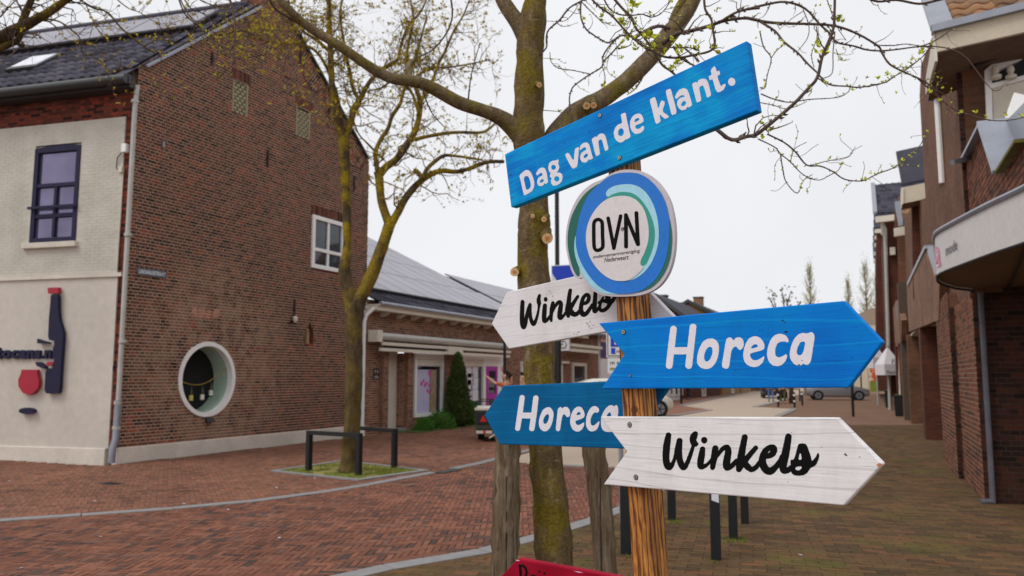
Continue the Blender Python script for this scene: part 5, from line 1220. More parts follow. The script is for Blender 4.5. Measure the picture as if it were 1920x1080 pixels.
# street wall above the piers, with sloped gable top
def topz(px, py): q = onx(px,py,X1-.05); return q
gt = [onx(1751,0,X1-.05), onx(1735,112,X1-.05)]
zA = gt[1].z
MB().prism([(X1-.05,YC,2.7),(X1-.05,YC,5.5),(X1-.05,YC-.0,6.1),(X1-.05,16.2,zA-.3),(X1-.05,19.5,gt[0].z+.3),(X1-.05,20.6,zA),(X1-.05,20.6,2.95)], (.3,0,0)).build('gable_wall', M['bt_modern'], r1)
ws = [onx(a,b,X1-.06) for a,b in ((1753,180),(1760,176),(1768,345),(1762,350))]
MB().prism(ws, (.02,0,0)).build('wall_slot', M['bt_red'], r1); q = onx(1757,185,X1-.1); q2 = onx(1766,345,X1-.1)
MB().tube([(X1-.1,q.y,q.z),(X1-.1,q.y,q2.z)], .05, 8).build('downpipe', M['white'], r1, smooth='auto'); MB().box((X1-.18,q.y-.12,q.z),(X1-.05,q.y+.12,q.z+.3)).build('hopper', M['gutter'], r1)
# eave with cream soffit and fascia
ye = YC-.95
c = lambda px,py,y=ye: ony(px,py,y)
tA, tB, bA, bB = c(1752,62), c(1925,18), c(1757,97), c(1925,59)
MB().hexa([tuple(bA),tuple(bB),(bB.x+.1,ye+.04,bB.z),(bA.x,ye+.04,bA.z),tuple(tA),tuple(tB),(tB.x+.1,ye+.04,tB.z),(tA.x,ye+.04,tA.z)]).build('fascia', M['cream'], r1)
MB().obox((tA.x-.03,ye-.07,tA.z), tB-tA+UX*.1, (0,.16,0), (0,0,.09)).build('gutter', M['zinc'], r1)
MB().hexa([(bA.x,ye+.04,bA.z),(bB.x+.2,ye+.04,bB.z),(bB.x+.2,YC+.1,bB.z-.02),(bA.x,YC+1.0,bA.z-.02),(bA.x,ye+.04,bA.z+.03),(bB.x+.2,ye+.04,bB.z+.03),(bB.x+.2,YC+.1,bB.z+.03),(bA.x,YC+1.0,bA.z+.03)]).build('soffit', pbr('brown_soffit', BR(110,88,70), .8), r1)
MB().hexa([(bA.x-.03,ye,bA.z-.12),(bA.x,ye,bA.z-.12),(bA.x,YC+.9,bA.z+.05),(bA.x-.03,YC+.9,bA.z+.05),(bA.x-.03,ye,tA.z),(bA.x,ye,tA.z),(bA.x,YC+.9,tA.z),(bA.x-.03,YC+.9,tA.z)]).build('barge_board', M['offwhite'], r1)
sV = Vector((0,.82,.62)).normalized(); tO = Vector((tA.x+.24,ye,tA.z+.03))
MB().obox(tO-Vector((.28,0,0)), (.26,0,0), sV*3, (0,-.03,.06)).build('verge_flashing', M['zinc'], r1)
slant = (tB-tA).normalized()
tiles(r1, tO, slant, sV, 3.0, 10, M['tile_clay'], .24, .33)
MB().add([tO,tO+slant*3,tO+slant*3+sV*4,tO+sV*4],[(0,1,2,3)]).build('roof', M['iron'], r1)
# arched bay window, white
wb = thing('arched_bay_window', ony(1850,240,YC), 'white arched bay window panel under the eaves of the corner shop', 'window')
o = lambda px,py,d=.06: ony(px,py,YC-d)
MB().prism([o(*q) for q in ((1846,132),(1851,246),(1862,246),(1860,165),(1860,150),(1866,136),(1880,128),(1925,106),(1925,91),(1875,113),(1858,122))], (0,.12,0)).build('frame', M['white'], wb)
MB().prism([o(*q,.05) for q in ((1860,165),(1925,148),(1925,140),(1860,156))], (0,.1,0)).build('rail', M['white'], wb)
MB().prism([o(*q,.0) for q in ((1861,166),(1863,246),(1925,240),(1925,149))], (0,.04,0)).build('panel', M['offwhite'], wb)
MB().prism([o(*q,.0) for q in ((1860,155),(1925,141),(1925,107),(1880,129),(1866,137))], (0,.04,0)).build('pane', M['glass'], wb)
for k,px in enumerate((1868,1896)):
    q = ony(px,148,YC-.12); lathe(MB(), q, [(0,.06),(.04,.07),(.07,.03),(.12,.05),(.17,.035),(.19,.0)]).build('ornament', M['offwhite'], wb, smooth='auto')
MB().hexa([tuple(ony(1821,130,YC-.25)),tuple(ony(1925,88,YC-.25)),tuple(ony(1925,86,YC)),tuple(ony(1821,128,YC)),tuple(ony(1821,126,YC-.25)),tuple(ony(1925,80,YC-.25)),tuple(ony(1925,78,YC)),tuple(ony(1821,124,YC))]).build('lead_hood', M['iron'], wb)
# balcony parapet facing the street, above the canopy
bal = [gz(a,b,X1-.06) for a,b in ((1803,325),(1853,228),(1885,321),(1925,262),(1925,470),(1812,470))]
bal = [(YC+.0,bal[0][1])]+bal[1:4]+[(bal[3][0]-.6,bal[3][1]+.9),(bal[3][0]-.6,3.0),(YC,3.0)]
brickwork(r1, (X1-.06,0,0), UY, NXm, bal[::-1], [], M['brick_modern'], M['mortar_dark'], indiv=150, **BK)
MB().prism([(X1-.055,y,z) for y,z in bal[::-1]], (.12,0,0)).build('parapet_core', M['bt_modern'], r1)
def strip(p, q, w, th, mat, nm): MB().bar((X1-.02,p[0],p[1]),(X1-.02,q[0],q[1]), w, th).build(nm, mat, r1)
strip(bal[0],bal[1],.26,.035,M['zinc'],'coping'); strip(bal[1],bal[2],.3,.04,M['zinc'],'coping')
strip(bal[2],bal[3],.26,.03,pbr('mossy_coping', BR(110,104,40), .9),'coping')
q = gz(1815,296,X1-.1); MB().bar((X1-.08,q[0],q[1]),(X1-.3,q[0]-.25,q[1]-.1),.06).build('spout', M['zinc'], r1)
MB().prism([(X1+.1,bal[1][0],bal[1][1]-.02),(X1+.1,bal[2][0],bal[2][1]),(X1+.1,bal[3][0],bal[3][1]),(X1+.1,bal[3][0],bal[1][1]-.3)], (.03,0,0)).build('zinc_lining', M['zinc'], r1)
gc = thing('garden_chair', Vector((1.6,9.2,3.2)), 'white slatted chair leaning on the balcony of the corner shop', 'chair')
a_, b_ = at(1925,180,8.6), at(1896,262,8.6)
MB().bar(a_, b_, .26, .03, up=(0,1,.3)).build('backrest', M['white'], gc); MB().bar(at(1925,238,8.5), at(1902,292,8.5), .2, .03, up=(0,1,.3)).build('seat', M['white'], gc)
MB().bar(at(1896,262,8.6), Vector((at(1896,262,8.6).x+.02,at(1896,262,8.6).y,3.22)), .03).build('leg', M['iron'], gc); MB().bar(at(1925,238,8.6), Vector((at(1925,238,8.6).x,at(1925,238,8.6).y,3.22)), .03).build('leg', M['iron'], gc)
bxp('balcony_floor', (X1+.07,6.5,3.02),(3.2,YC,3.2), M['kerb'], r1)
# rounded canopy
zc0, zc1 = 2.72, 3.17
cpts = [(lambda q:(q.x,q.y))(EYE+ray(px,py)*((zc0-H)/ray(px,py).z)) for px,py in ((1990,430),(1920,456),(1860,476),(1800,498),(1765,512),(1757,520),(1762,531),(1790,541))]
cpts = [(x,y) for x,y,_ in smooth_path([(x,y,0) for x,y in cpts], 5)]+[(xc+.01,YC-.04)]
cn = thing('rounded_canopy', (cpts[8][0],cpts[8][1],zc0), 'white rounded shop canopy lettered mode on its curved fascia', 'canopy')
mb = MB(); m = len(cpts)
prof = [(0,zc0,0),(0,zc1,1)]
for i,(x,y) in enumerate(cpts): mb.v += [(x,y,zc0),(x,y,zc1)]
mb.f += [(2*i,2*i+2,2*i+3,2*i+1) for i in range(m-1)]
mb.build('fascia', pbr('canopy_white', BR(206,202,200), .5, .05, 2, bump=.02), cn, smooth=True)
cz = [(x,y) for x,y in cpts]+[(3.4,YC-.04),(3.4,cpts[0][1])]
def inset(P, d): 
    c_ = (2.6, 9.6); return [(x+(c_[0]-x)*d, y+(c_[1]-y)*d) for x,y in P]
MB().sheet([(x,y,zc0+.03) for x,y in inset(cz,.005)]).build('underside', pbr('brown_underside', BR(108,84,66), .7, .12, 2), cn)  # brown, with the weaker light on this side darkened into it
MB().sheet([(x,y,zc1) for x,y in cz]).build('top', M['zinc'], cn)
MB().tube([(x,y,zc1+.01) for x,y in cpts], .03, 8).build('edge_trim', M['zinc'], cn, smooth='auto'); MB().tube([(x,y,zc0) for x,y in cpts], .014, 6).build('lower_trim', M['iron'], cn, smooth='auto')
for f_ in (.25,.5,.75): MB().bar((1.0+f_,8.0,zc0+.015),(1.4+f_*.8,YC-.1,zc0+.015),.03,.012).build('panel_joint', M['iron'], cn)
def on_canopy(px, py):
    d = ray(px, py); best = None
    for (ax,ay),(bx,by) in zip(cpts, cpts[1:]):
        den = d.x*(by-ay)-d.y*(bx-ax)
        if abs(den) < 1e-9: continue
        t = (ax*(by-ay)-ay*(bx-ax))/den; s = ((d.x*t-ax)*(bx-ax)+(d.y*t-ay)*(by-ay))/((bx-ax)**2+(by-ay)**2)
        if 0 <= s <= 1 and t > 0 and (best is None or t < best[0]): best = (t, EYE+d*t)
    return best[1] if best else on_canopy(px+1.5, py)
def canopy_text(txt, p0, p1, hgt, mat, bold=.01):
    vs, fs = text_polys(txt, bold); w = max(x for x,_,_ in vs); P = []
    for x,y,_ in vs:
        f = x/w; px = p0[0]+(p1[0]-p0[0])*f; py = p0[1]+(p1[1]-p0[1])*f
        q = on_canopy(px, py); q2 = q+UP*(y*hgt); out = Vector((q.x-2.6,q.y-9.6,0)).normalized(); P.append(q2+out*.006)
    mb = MB(); mb.add(P, fs); mb.build('lettering', mat, cn)
canopy_text('mode', (1774,480), (1796,467), .16, pbr('grey_lettering', BR(120,118,122), .5), .012)
canopy_text('a', (1755,500), (1765,498), .45, pbr('pink_lettering', BR(224,130,160), .5), .02)
# downpipe on the near wall
d1 = thing('downpipe', ony(1861,940,YC-.08), 'dark grey downpipe on the near corner shop wall', 'downpipe')
q, q2 = ony(1838,548,YC-.09), ony(1861,928,YC-.09); MB().tube([q,q2,q2+Vector((.0,0,-.1))], .035, 10).build('pipe', pbr('grey_pipe', BR(92,92,100), .5), d1, smooth='auto')
MB().tube([q2+Vector((0,0,-.08)),q2+Vector((-.14,-.03,-.09))], .036, 10).build('shoe', pbr('grey_shoe', BR(92,92,100), .5), d1, smooth='auto')
# second module
r2_ = thing('brick_shop_row', (X1,yF,0), 'brown brick shop with balcony parapet and pale fascia beyond the corner shop', 'shop')
def pier(par, y0, x0, w, d, z, mat='bt_modern'): return bxp('pier', (x0,y0,0),(x0+w,y0+d,z), M[mat], par)
pier(r2_, yF, G(1735,823).x, .42, .95, 3.1, 'bt_red'); pier(r2_, 31.5, G(1708,792).x, .42, .7, 3.1); 
bxp('pillar', (G(1697,786).x-.02,33.8,0),(G(1697,786).x+.35,34.6,5.2), pbr('dark_pillar', BR(84,70,58), .8), r2_)
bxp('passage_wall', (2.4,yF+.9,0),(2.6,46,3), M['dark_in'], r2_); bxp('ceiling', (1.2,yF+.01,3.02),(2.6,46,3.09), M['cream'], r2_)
xb = 1.1
sfp('balcony_parapet', [(1760,600),(1762,513),(1752,520),(1733,463),(1700,533),(1704,622)], xb, .15, M['bt_brown'], r2_)
sfp('coping', [(1733,460),(1734,466),(1701,536),(1700,531)], xb-.03, .2, M['zinc'], r2_); sfp('zinc_lining', [(1734,461),(1748,462),(1758,512),(1752,519),(1743,517)], xb+.02, .04, M['zinc'], r2_)
yb2 = 25.0
cfp('front_wall', [(1709,372),(1770,360),(1775,560),(1713,560)], yb2, .3, M['bt_red'], r2_)
cfp('fascia', [(1691,352),(1748,340),(1748,370),(1692,382)], yb2-.9, .06, M['cream'], r2_); cfp('barge_board', [(1690,352),(1694,352),(1694,381),(1691,384)], yb2-.95, .8, M['offwhite'], r2_)
cfp('soffit', [(1692,378),(1750,366),(1750,370),(1692,382)], yb2-.85, .9, pbr('soffit_brown', BR(120,98,80), .8), r2_)
MB().hexa([tuple(ony(1691,350,yb2-.9)),tuple(ony(1748,338,yb2-.9)),tuple(ony(1748,338,yb2-.9)+Vector((0,3,1.7))),tuple(ony(1691,350,yb2-.9)+Vector((0,3,1.7)))]+[tuple(Vector(q)+UP*.08) for q in (ony(1691,350,yb2-.9),ony(1748,338,yb2-.9),ony(1748,338,yb2-.9)+Vector((0,3,1.7)),ony(1691,350,yb2-.9)+Vector((0,3,1.7)))]).build('roof', M['tile_dark'], r2_)
for a_,b_ in ((1712,1718),(1724,1730)): pass
sfp('upper_wall', [(1713,380),(1738,370),(1742,520),(1700,640),(1683,655),(1681,440)], 1.33, .3, M['bt_modern'], r2_)
bxp('lower_wall', (1.22,32.2,0),(1.5,46,3.1), M['bt_modern'], r2_)
r3 = thing('brick_shop_row', (X1,36,0), 'narrow brown brick shop bay with pale box gutter and zinc trim', 'shop')
cfp('front_wall', [(1682,438),(1712,436),(1716,640),(1690,640)], 36, .3, M['bt_modern'], r3); cfp('fascia', [(1676,428),(1711,421),(1711,438),(1677,443)], 35.2, .3, M['offwhite'], r3)
cfp('verge_flashing', [(1678,378),(1687,376),(1694,422),(1685,424)], 35.4, .3, M['zinc'], r3); cfp('gable', [(1677,400),(1680,382),(1686,424),(1677,428)], 35.9, .2, M['bt_modern'], r3)
sv3 = Vector((0,.7,.7)).normalized(); o3 = ony(1690,422,35.5); tiles(r3, o3, (1,0,0), sv3, 1.2, 6, M['tile_clay'], .24, .33, indiv=40)
sfp('balcony_parapet', [(1670,590),(1680,563),(1690,600),(1690,640),(1671,660)], .95, .2, M['bt_brown'], r3); cfp('zinc_lining', [(1679,567),(1685,567),(1686,600),(1682,600)], 37, .1, M['zinc'], r3)
pier(r3, 38, .95, .4, .8, 3.2); pier(r3, 42, .9, .4, .8, 3.2, 'bt_red')
cfp('door_frame', [(1684,650),(1688,650),(1690,742),(1686,742)], 40, .1, M['white'], r3)
r4_ = thing('three_storey_block', (.4,44,0), 'tall red brick block with dark tiled roof and white downpipe down the street', 'building')
yq = 44.0
MB().prism([ony(a,b,yq) for a,b in ((1655,417),(1720,410),(1720,760),(1669,742))], (0,14,0)).build('wall', M['bt_red'], r4_)
cfp('fascia', [(1641,406),(1677,402),(1677,413),(1642,417)], yq-1, .3, M['offwhite'], r4_); cfp('side_panel', [(1651,417),(1654,417),(1655,440),(1652,440)], yq-.6, .2, M['offwhite'], r4_)
a, b = ony(1641,405,yq-1), ony(1700,398,yq-1); ridge = ony(1640,350,yq+3.5); dv = Vector((0,4.5,ridge.z-a.z)); 
MB().obox(a, b-a+UX*3, dv, (0,0,.1)).build('roof', M['tile_dark'], r4_); tiles(r4_, a+Vector((0,0,.1)), (1,0,0), dv, 4.5, int(dv.length/.36), M['tile_dark'], .3, .36, indiv=200)
MB().obox(a+Vector((-.1,0,.1)), (.2,0,0), dv, (0,0,.14)).build('verge_flashing', M['zinc'], r4_)
q, q2 = ony(1654,418,yq-.2), ony(1668,745,yq-.2); MB().tube([q,Vector((q.x+.12,yq-.2,q.z-.3)),Vector((q2.x,yq-.2,0))], .09, 8).build('downpipe', M['pipe'], r4_, smooth='auto')
cfp('vent_box', [(1668,464),(1678,463),(1679,477),(1669,478)], yq-.3, .25, M['offwhite'], r4_)
for k,(py,yy) in enumerate(((436,56),(448,62),(462,68),(478,74),(492,80))):
    rr = thing('far_shop_block', (0,yy,0), ('first','second','third','fourth','fifth')[k]+' of the narrow red brick block ends stepping away beyond the tall block', 'building', 'stepped red brick block ends')
    pxl = 1640-k*.6
    cfp('wall', [(pxl+3,py),(1672,py-2),(1674,735),(pxl+5,732)], yy, 5.8, M['bt_red'], rr); cfp('fascia', [(pxl,py-6),(1658,py-8),(1658,py),(pxl,py+1)], yy-.8, .3, M['offwhite'], rr)
    a = ony(pxl,py-7,yy-.8); MB().obox(a, (6,0,0), (0,4,1.6+k*.1), (0,0,.1)).build('roof', M['tile_dark'], rr)
# street end: low pavilion with hipped roof and columns
yy = 118; pv = thing('pavilion', ony(1620,720,yy), 'cream pavilion with hipped brown roof and columns closing the street', 'building')
q0, q1 = ony(1560,612,yy), ony(1668,612,yy); zt_ = q0.z; zz = ony(1625,578,yy+6).z
MB().add([(q0.x,yy,zt_),(q1.x,yy,zt_),(q1.x,yy+12,zt_),(q0.x,yy+12,zt_),(q0.x+5,yy+6,zz),(q1.x-1,yy+6,zz)],[(0,1,5,4),(1,2,5),(2,3,4,5),(3,0,4)]).build('roof', pbr('brown_tiles', BR(120,100,84), .9, .2, 3), pv)
MB().box((q0.x,yy-.1,zt_-.9),(q1.x,yy+12,zt_)).build('fascia', M['cream'], pv); MB().box((q0.x,yy+.6,3.6),(q1.x-.5,yy+11,zt_-.9)).build('wall', M['bt_brown'], pv)
for px in (1570,1590,1607,1622,1635,1650):
    q = ony(px,715,yy); MB().box((q.x-.4,yy,0),(q.x+.4,yy+.8,3.6)).build('column', M['cream'], pv)
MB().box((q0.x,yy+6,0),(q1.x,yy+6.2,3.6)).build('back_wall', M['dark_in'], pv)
fb = thing('flower_display', ony(1641,705,100), 'orange and red flower display at the street end', 'flowers'); c = ony(1641,705,100); mb = MB()
for _ in range(90): mb.ball(c+Vector((random.gauss(0,.35),random.gauss(0,.3),random.uniform(-.6,1.2))), .13, 5, 3)
mb.build('blossom', M['flower'], fb, kind='stuff'); MB().box((c.x-.6,99.6,0),(c.x+.6,100.6,c.z-.6)).build('tub', M['grass'], fb)
# ------------------------------------------------------------------ trees
def rtube(mb, pts, rs, n=12, rough=.06, sc=9.0):
    b = len(mb.v); m = len(pts); a = (pts[1]-pts[0]).normalized().orthogonal().normalized()
    for i,p in enumerate(pts):
        d = (pts[min(i+1,m-1)]-pts[max(i-1,0)]).normalized(); a = (a-d*a.dot(d)).normalized(); c = d.cross(a)
        for k in range(n):
            t = 2*math.pi*k/n; q = p+(a*math.cos(t)+c*math.sin(t))*rs[i]
            r = rs[i]*(1+rough*(noise.noise(q*sc)+.5*noise.noise(q*sc*3)))
            mb.v.append(tuple(p+(a*math.cos(t)+c*math.sin(t))*r))
    for i in range(m-1):
        for k in range(n): k2 = (k+1)%n; mb.f.append((b+i*n+k,b+i*n+k2,b+(i+1)*n+k2,b+(i+1)*n+k))
    mb.f.append(tuple(b+k for k in range(n))[::-1]); mb.f.append(tuple(b+(m-1)*n+k for k in range(n)))
def world_path(P, k=5):
    """P: (px,py,depth,half width in px) -> smoothed world points and radii"""
    Q = []
    for px,py,dep,hw in P: w = at(px,py,dep); Q.append((w.x,w.y,w.z,hw*dep/F))
    Q = smooth_path(Q, k); return [Vector(q[:3]) for q in Q], [q[3] for q in Q]
def limb(parent, name, P, mat, n=12, rough=.06, k=5, sc=9.0, kind=None):
    pts, rs = world_path(P, k); mb = MB(); rtube(mb, pts, rs, n, rough, sc); return mb.build(name, mat, parent, smooth=True, kind=kind), pts, rs
def lerp_path(px, d0, d1, w0, w1):
    L = [0]
    for a,b in zip(px, px[1:]): L.append(L[-1]+math.hypot(b[0]-a[0],b[1]-a[1]))
    return [(x,y,d0+(d1-d0)*l/L[-1],w0+(w1-w0)*l/L[-1]) for (x,y),l in zip(px,L)]
def leaf_cluster(mb, p, s, rnd, up=Vector((0,0,1)), n=5):
    for _ in range(n):
        d = Vector((rnd.gauss(0,1),rnd.gauss(0,1),rnd.gauss(.9,.9))).normalized(); d = (d+up*.6).normalized(); L = s*rnd.uniform(.6,1.3); w = L*rnd.uniform(.16,.3)
        sd_ = d.orthogonal().normalized(); sd_.rotate(Matrix.Rotation(rnd.uniform(0,6.28),3,d)); nn = d.cross(sd_)
        q = p+d*L*.1; a = q+d*L*.45+nn*L*.1; e = q+d*L*.95-nn*L*.12+Vector((0,0,-L*.1))
        mb.add([q, a-sd_*w, a+nn*w*.5, a+sd_*w, e], [(0,1,2),(0,2,3),(1,4,2),(2,4,3)])
def sprout(tw, lv, p, d, L, r, lvl, rnd, leaf, drop=.0, segs=4, sides=4, dens=1.0, lfp=.5, conv=None):
    pts = [p.copy()]; rs = [r]; d = d.normalized()
    for i in range(segs):
        d = (d+Vector((rnd.gauss(0,.36),rnd.gauss(0,.36),rnd.gauss(.02,.32)-drop))).normalized()
        pts.append(pts[-1]+d*(L/segs)*rnd.uniform(.7,1.25)); rs.append(max(r*(1-(i+1)/segs*.7),.0012))
    tw.tube(pts, rs, sides, False)
    for i in range(1,segs+1):
        if lvl > 0 and rnd.random() < dens:
            s = d.cross(Vector((rnd.gauss(0,1),rnd.gauss(0,1),rnd.gauss(0,1)))).normalized(); nd = (d*rnd.uniform(.4,1)+s).normalized()
            sprout(tw, lv, pts[i], nd, L*rnd.uniform(.4,.75), rs[i]*.7, lvl-1, rnd, leaf, drop, max(3,segs-1), sides, dens, lfp)
        if lvl == 0 and rnd.random() < lfp: leaf_cluster(lv, pts[i], leaf*rnd.uniform(.6,1.3), rnd, n=rnd.randint(2,4))
# --- tree behind the signpost
rnd = random.Random(11)
D0 = 4.5
ft = thing('street_tree', at(1050,1180,D0)*1.0, 'young tree trunk right behind the signpost between two wooden stakes', 'tree')
b0 = at(1046,1080,D0); g_ = Vector((b0.x+.01,b0.y,-.05))
trunk = [(1038,1060,D0,33),(1034,980,D0,32),(1029,900,D0,31.5),(1021,840,D0,30.5),(1013,720,D0,29.5),(1010,650,D0,30),(1003,590,D0,31),(1003,540,D0,32),(1000,500,D0,30),(1000,450,D0,30),(1002,420,D0,31),(1002,385,D0,29),(998,330,D0,27),(993,280,D0,29),(992,240,D0,30),(992,180,D0,28),(993,100,D0,27),(997,50,D0,27),(1004,0,D0,22),(1010,-60,D0,20),(1013,-150,D0,17),(1022,-300,D0,11),(1008,-470,D0,3)]
pts, rs = world_path(trunk, 4); pts = [g_, Vector((g_.x*.5+pts[0].x*.5, g_.y*.5+pts[0].y*.5, pts[0].z*.5))]+pts; rs = [rs[0]*1.12, rs[0]*1.04]+rs
mb = MB(); rtube(mb, pts, rs, 26, .17, 8); mb.build('trunk', M['bark'], ft, smooth=True)
limb(ft, 'branch', [(985,75,D0,16),(972,45,D0,16),(955,20,D0,15),(938,-10,D0,14),(920,-60,D0,12),(895,-150,D0-.1,8.5),(880,-270,D0-.2,3)], M['bark_top'])
limb(ft, 'branch', [(985,262,D0,22),(962,238,D0-.02,19),(935,219,D0-.05,15),(905,207,D0-.1,13),(862,193,D0-.15,13),(815,167,D0-.2,12.5),(780,153,D0-.25,11.5),(740,148,D0-.3,11),(710,135,D0-.3,10.5),(675,113,D0-.35,10),(635,85,D0-.4,9.5),(590,58,D0-.4,9),(560,36,D0-.45,8.5),(535,10,D0-.5,8),(505,-25,D0-.5,7),(455,-90,D0-.6,5),(380,-165,D0-.7,2)], M['bark_top'], 12, .06)
limb(ft, 'branch', [(770,155,D0-.25,7),(768,140,D0-.2,6),(766,125,D0-.15,5.5),(772,113,D0-.1,3.5)], M['bark_top'], 8)
limb(ft, 'branch', [(1005,330,D0,20),(1035,270,D0+.05,24),(1068,228,D0+.1,24),(1095,205,D0+.1,21),(1130,185,D0+.15,18),(1175,152,D0+.2,17),(1215,112,D0+.25,17),(1250,70,D0+.3,18),(1275,40,D0+.3,16),(1298,5,D0+.3,14),(1315,-40,D0+.3,12),(1345,-150,D0+.3,8.5),(1390,-290,D0+.2,3)], M['bark_top'], 14, .08)
limb(ft, 'branch', [(1258,60,D0+.3,11),(1266,28,D0+.3,9),(1280,0,D0+.3,8),(1290,-30,D0+.3,7),(1285,-120,D0+.3,5),(1300,-230,D0+.3,2)], M['bark_top'], 10)
def stub(px, py, dep, r, dx, dy, tilt=(.3,-.9,.2)):
    c = at(px,py,dep-.12); b_ = at(px-dx,py-dy,dep-.02); ax = (c-b_).normalized(); R_ = r*dep/F
    mb = MB(); rtube(mb, [b_, b_.lerp(c,.6), c], [R_*1.5,R_*1.15,R_*1.08], 12, .1, 20); s = mb.build('cut_branch', M['bark'], ft, smooth=True)
    n_ = (ax*.5+(EYE-c).normalized()).normalized(); MB().disc(c-n_*.004, n_, R_, .012, 14).build('cut_face', M['cutwood'], s)
    MB().disc(c, n_, R_*.45, .009, 12).build('heartwood', pbr('heartwood', BR(196,136,80), .8), s)
stub(1026,447,D0-.0,10,6,12); stub(965,510,D0+.05,8,-16,6); stub(1011,159,D0,5,8,3); stub(1100,198,D0+.1,7,-6,10); stub(1113,197,D0+.1,6,2,10); stub(999,405,D0,4,-2,8); stub(1020,411,D0,5,-4,6)
R4_ = lambda s,ox,oy,P: [(ox+x/s,oy+y/s) for x,y in P]
T7_ = lambda P: R4_(2.842,1400,0,P)
T6_ = lambda P: R4_(4.5,1000,0,P)
T3_ = lambda P: R4_(3,1640,0,P)
T4_ = lambda P: R4_(4,0,0,P)
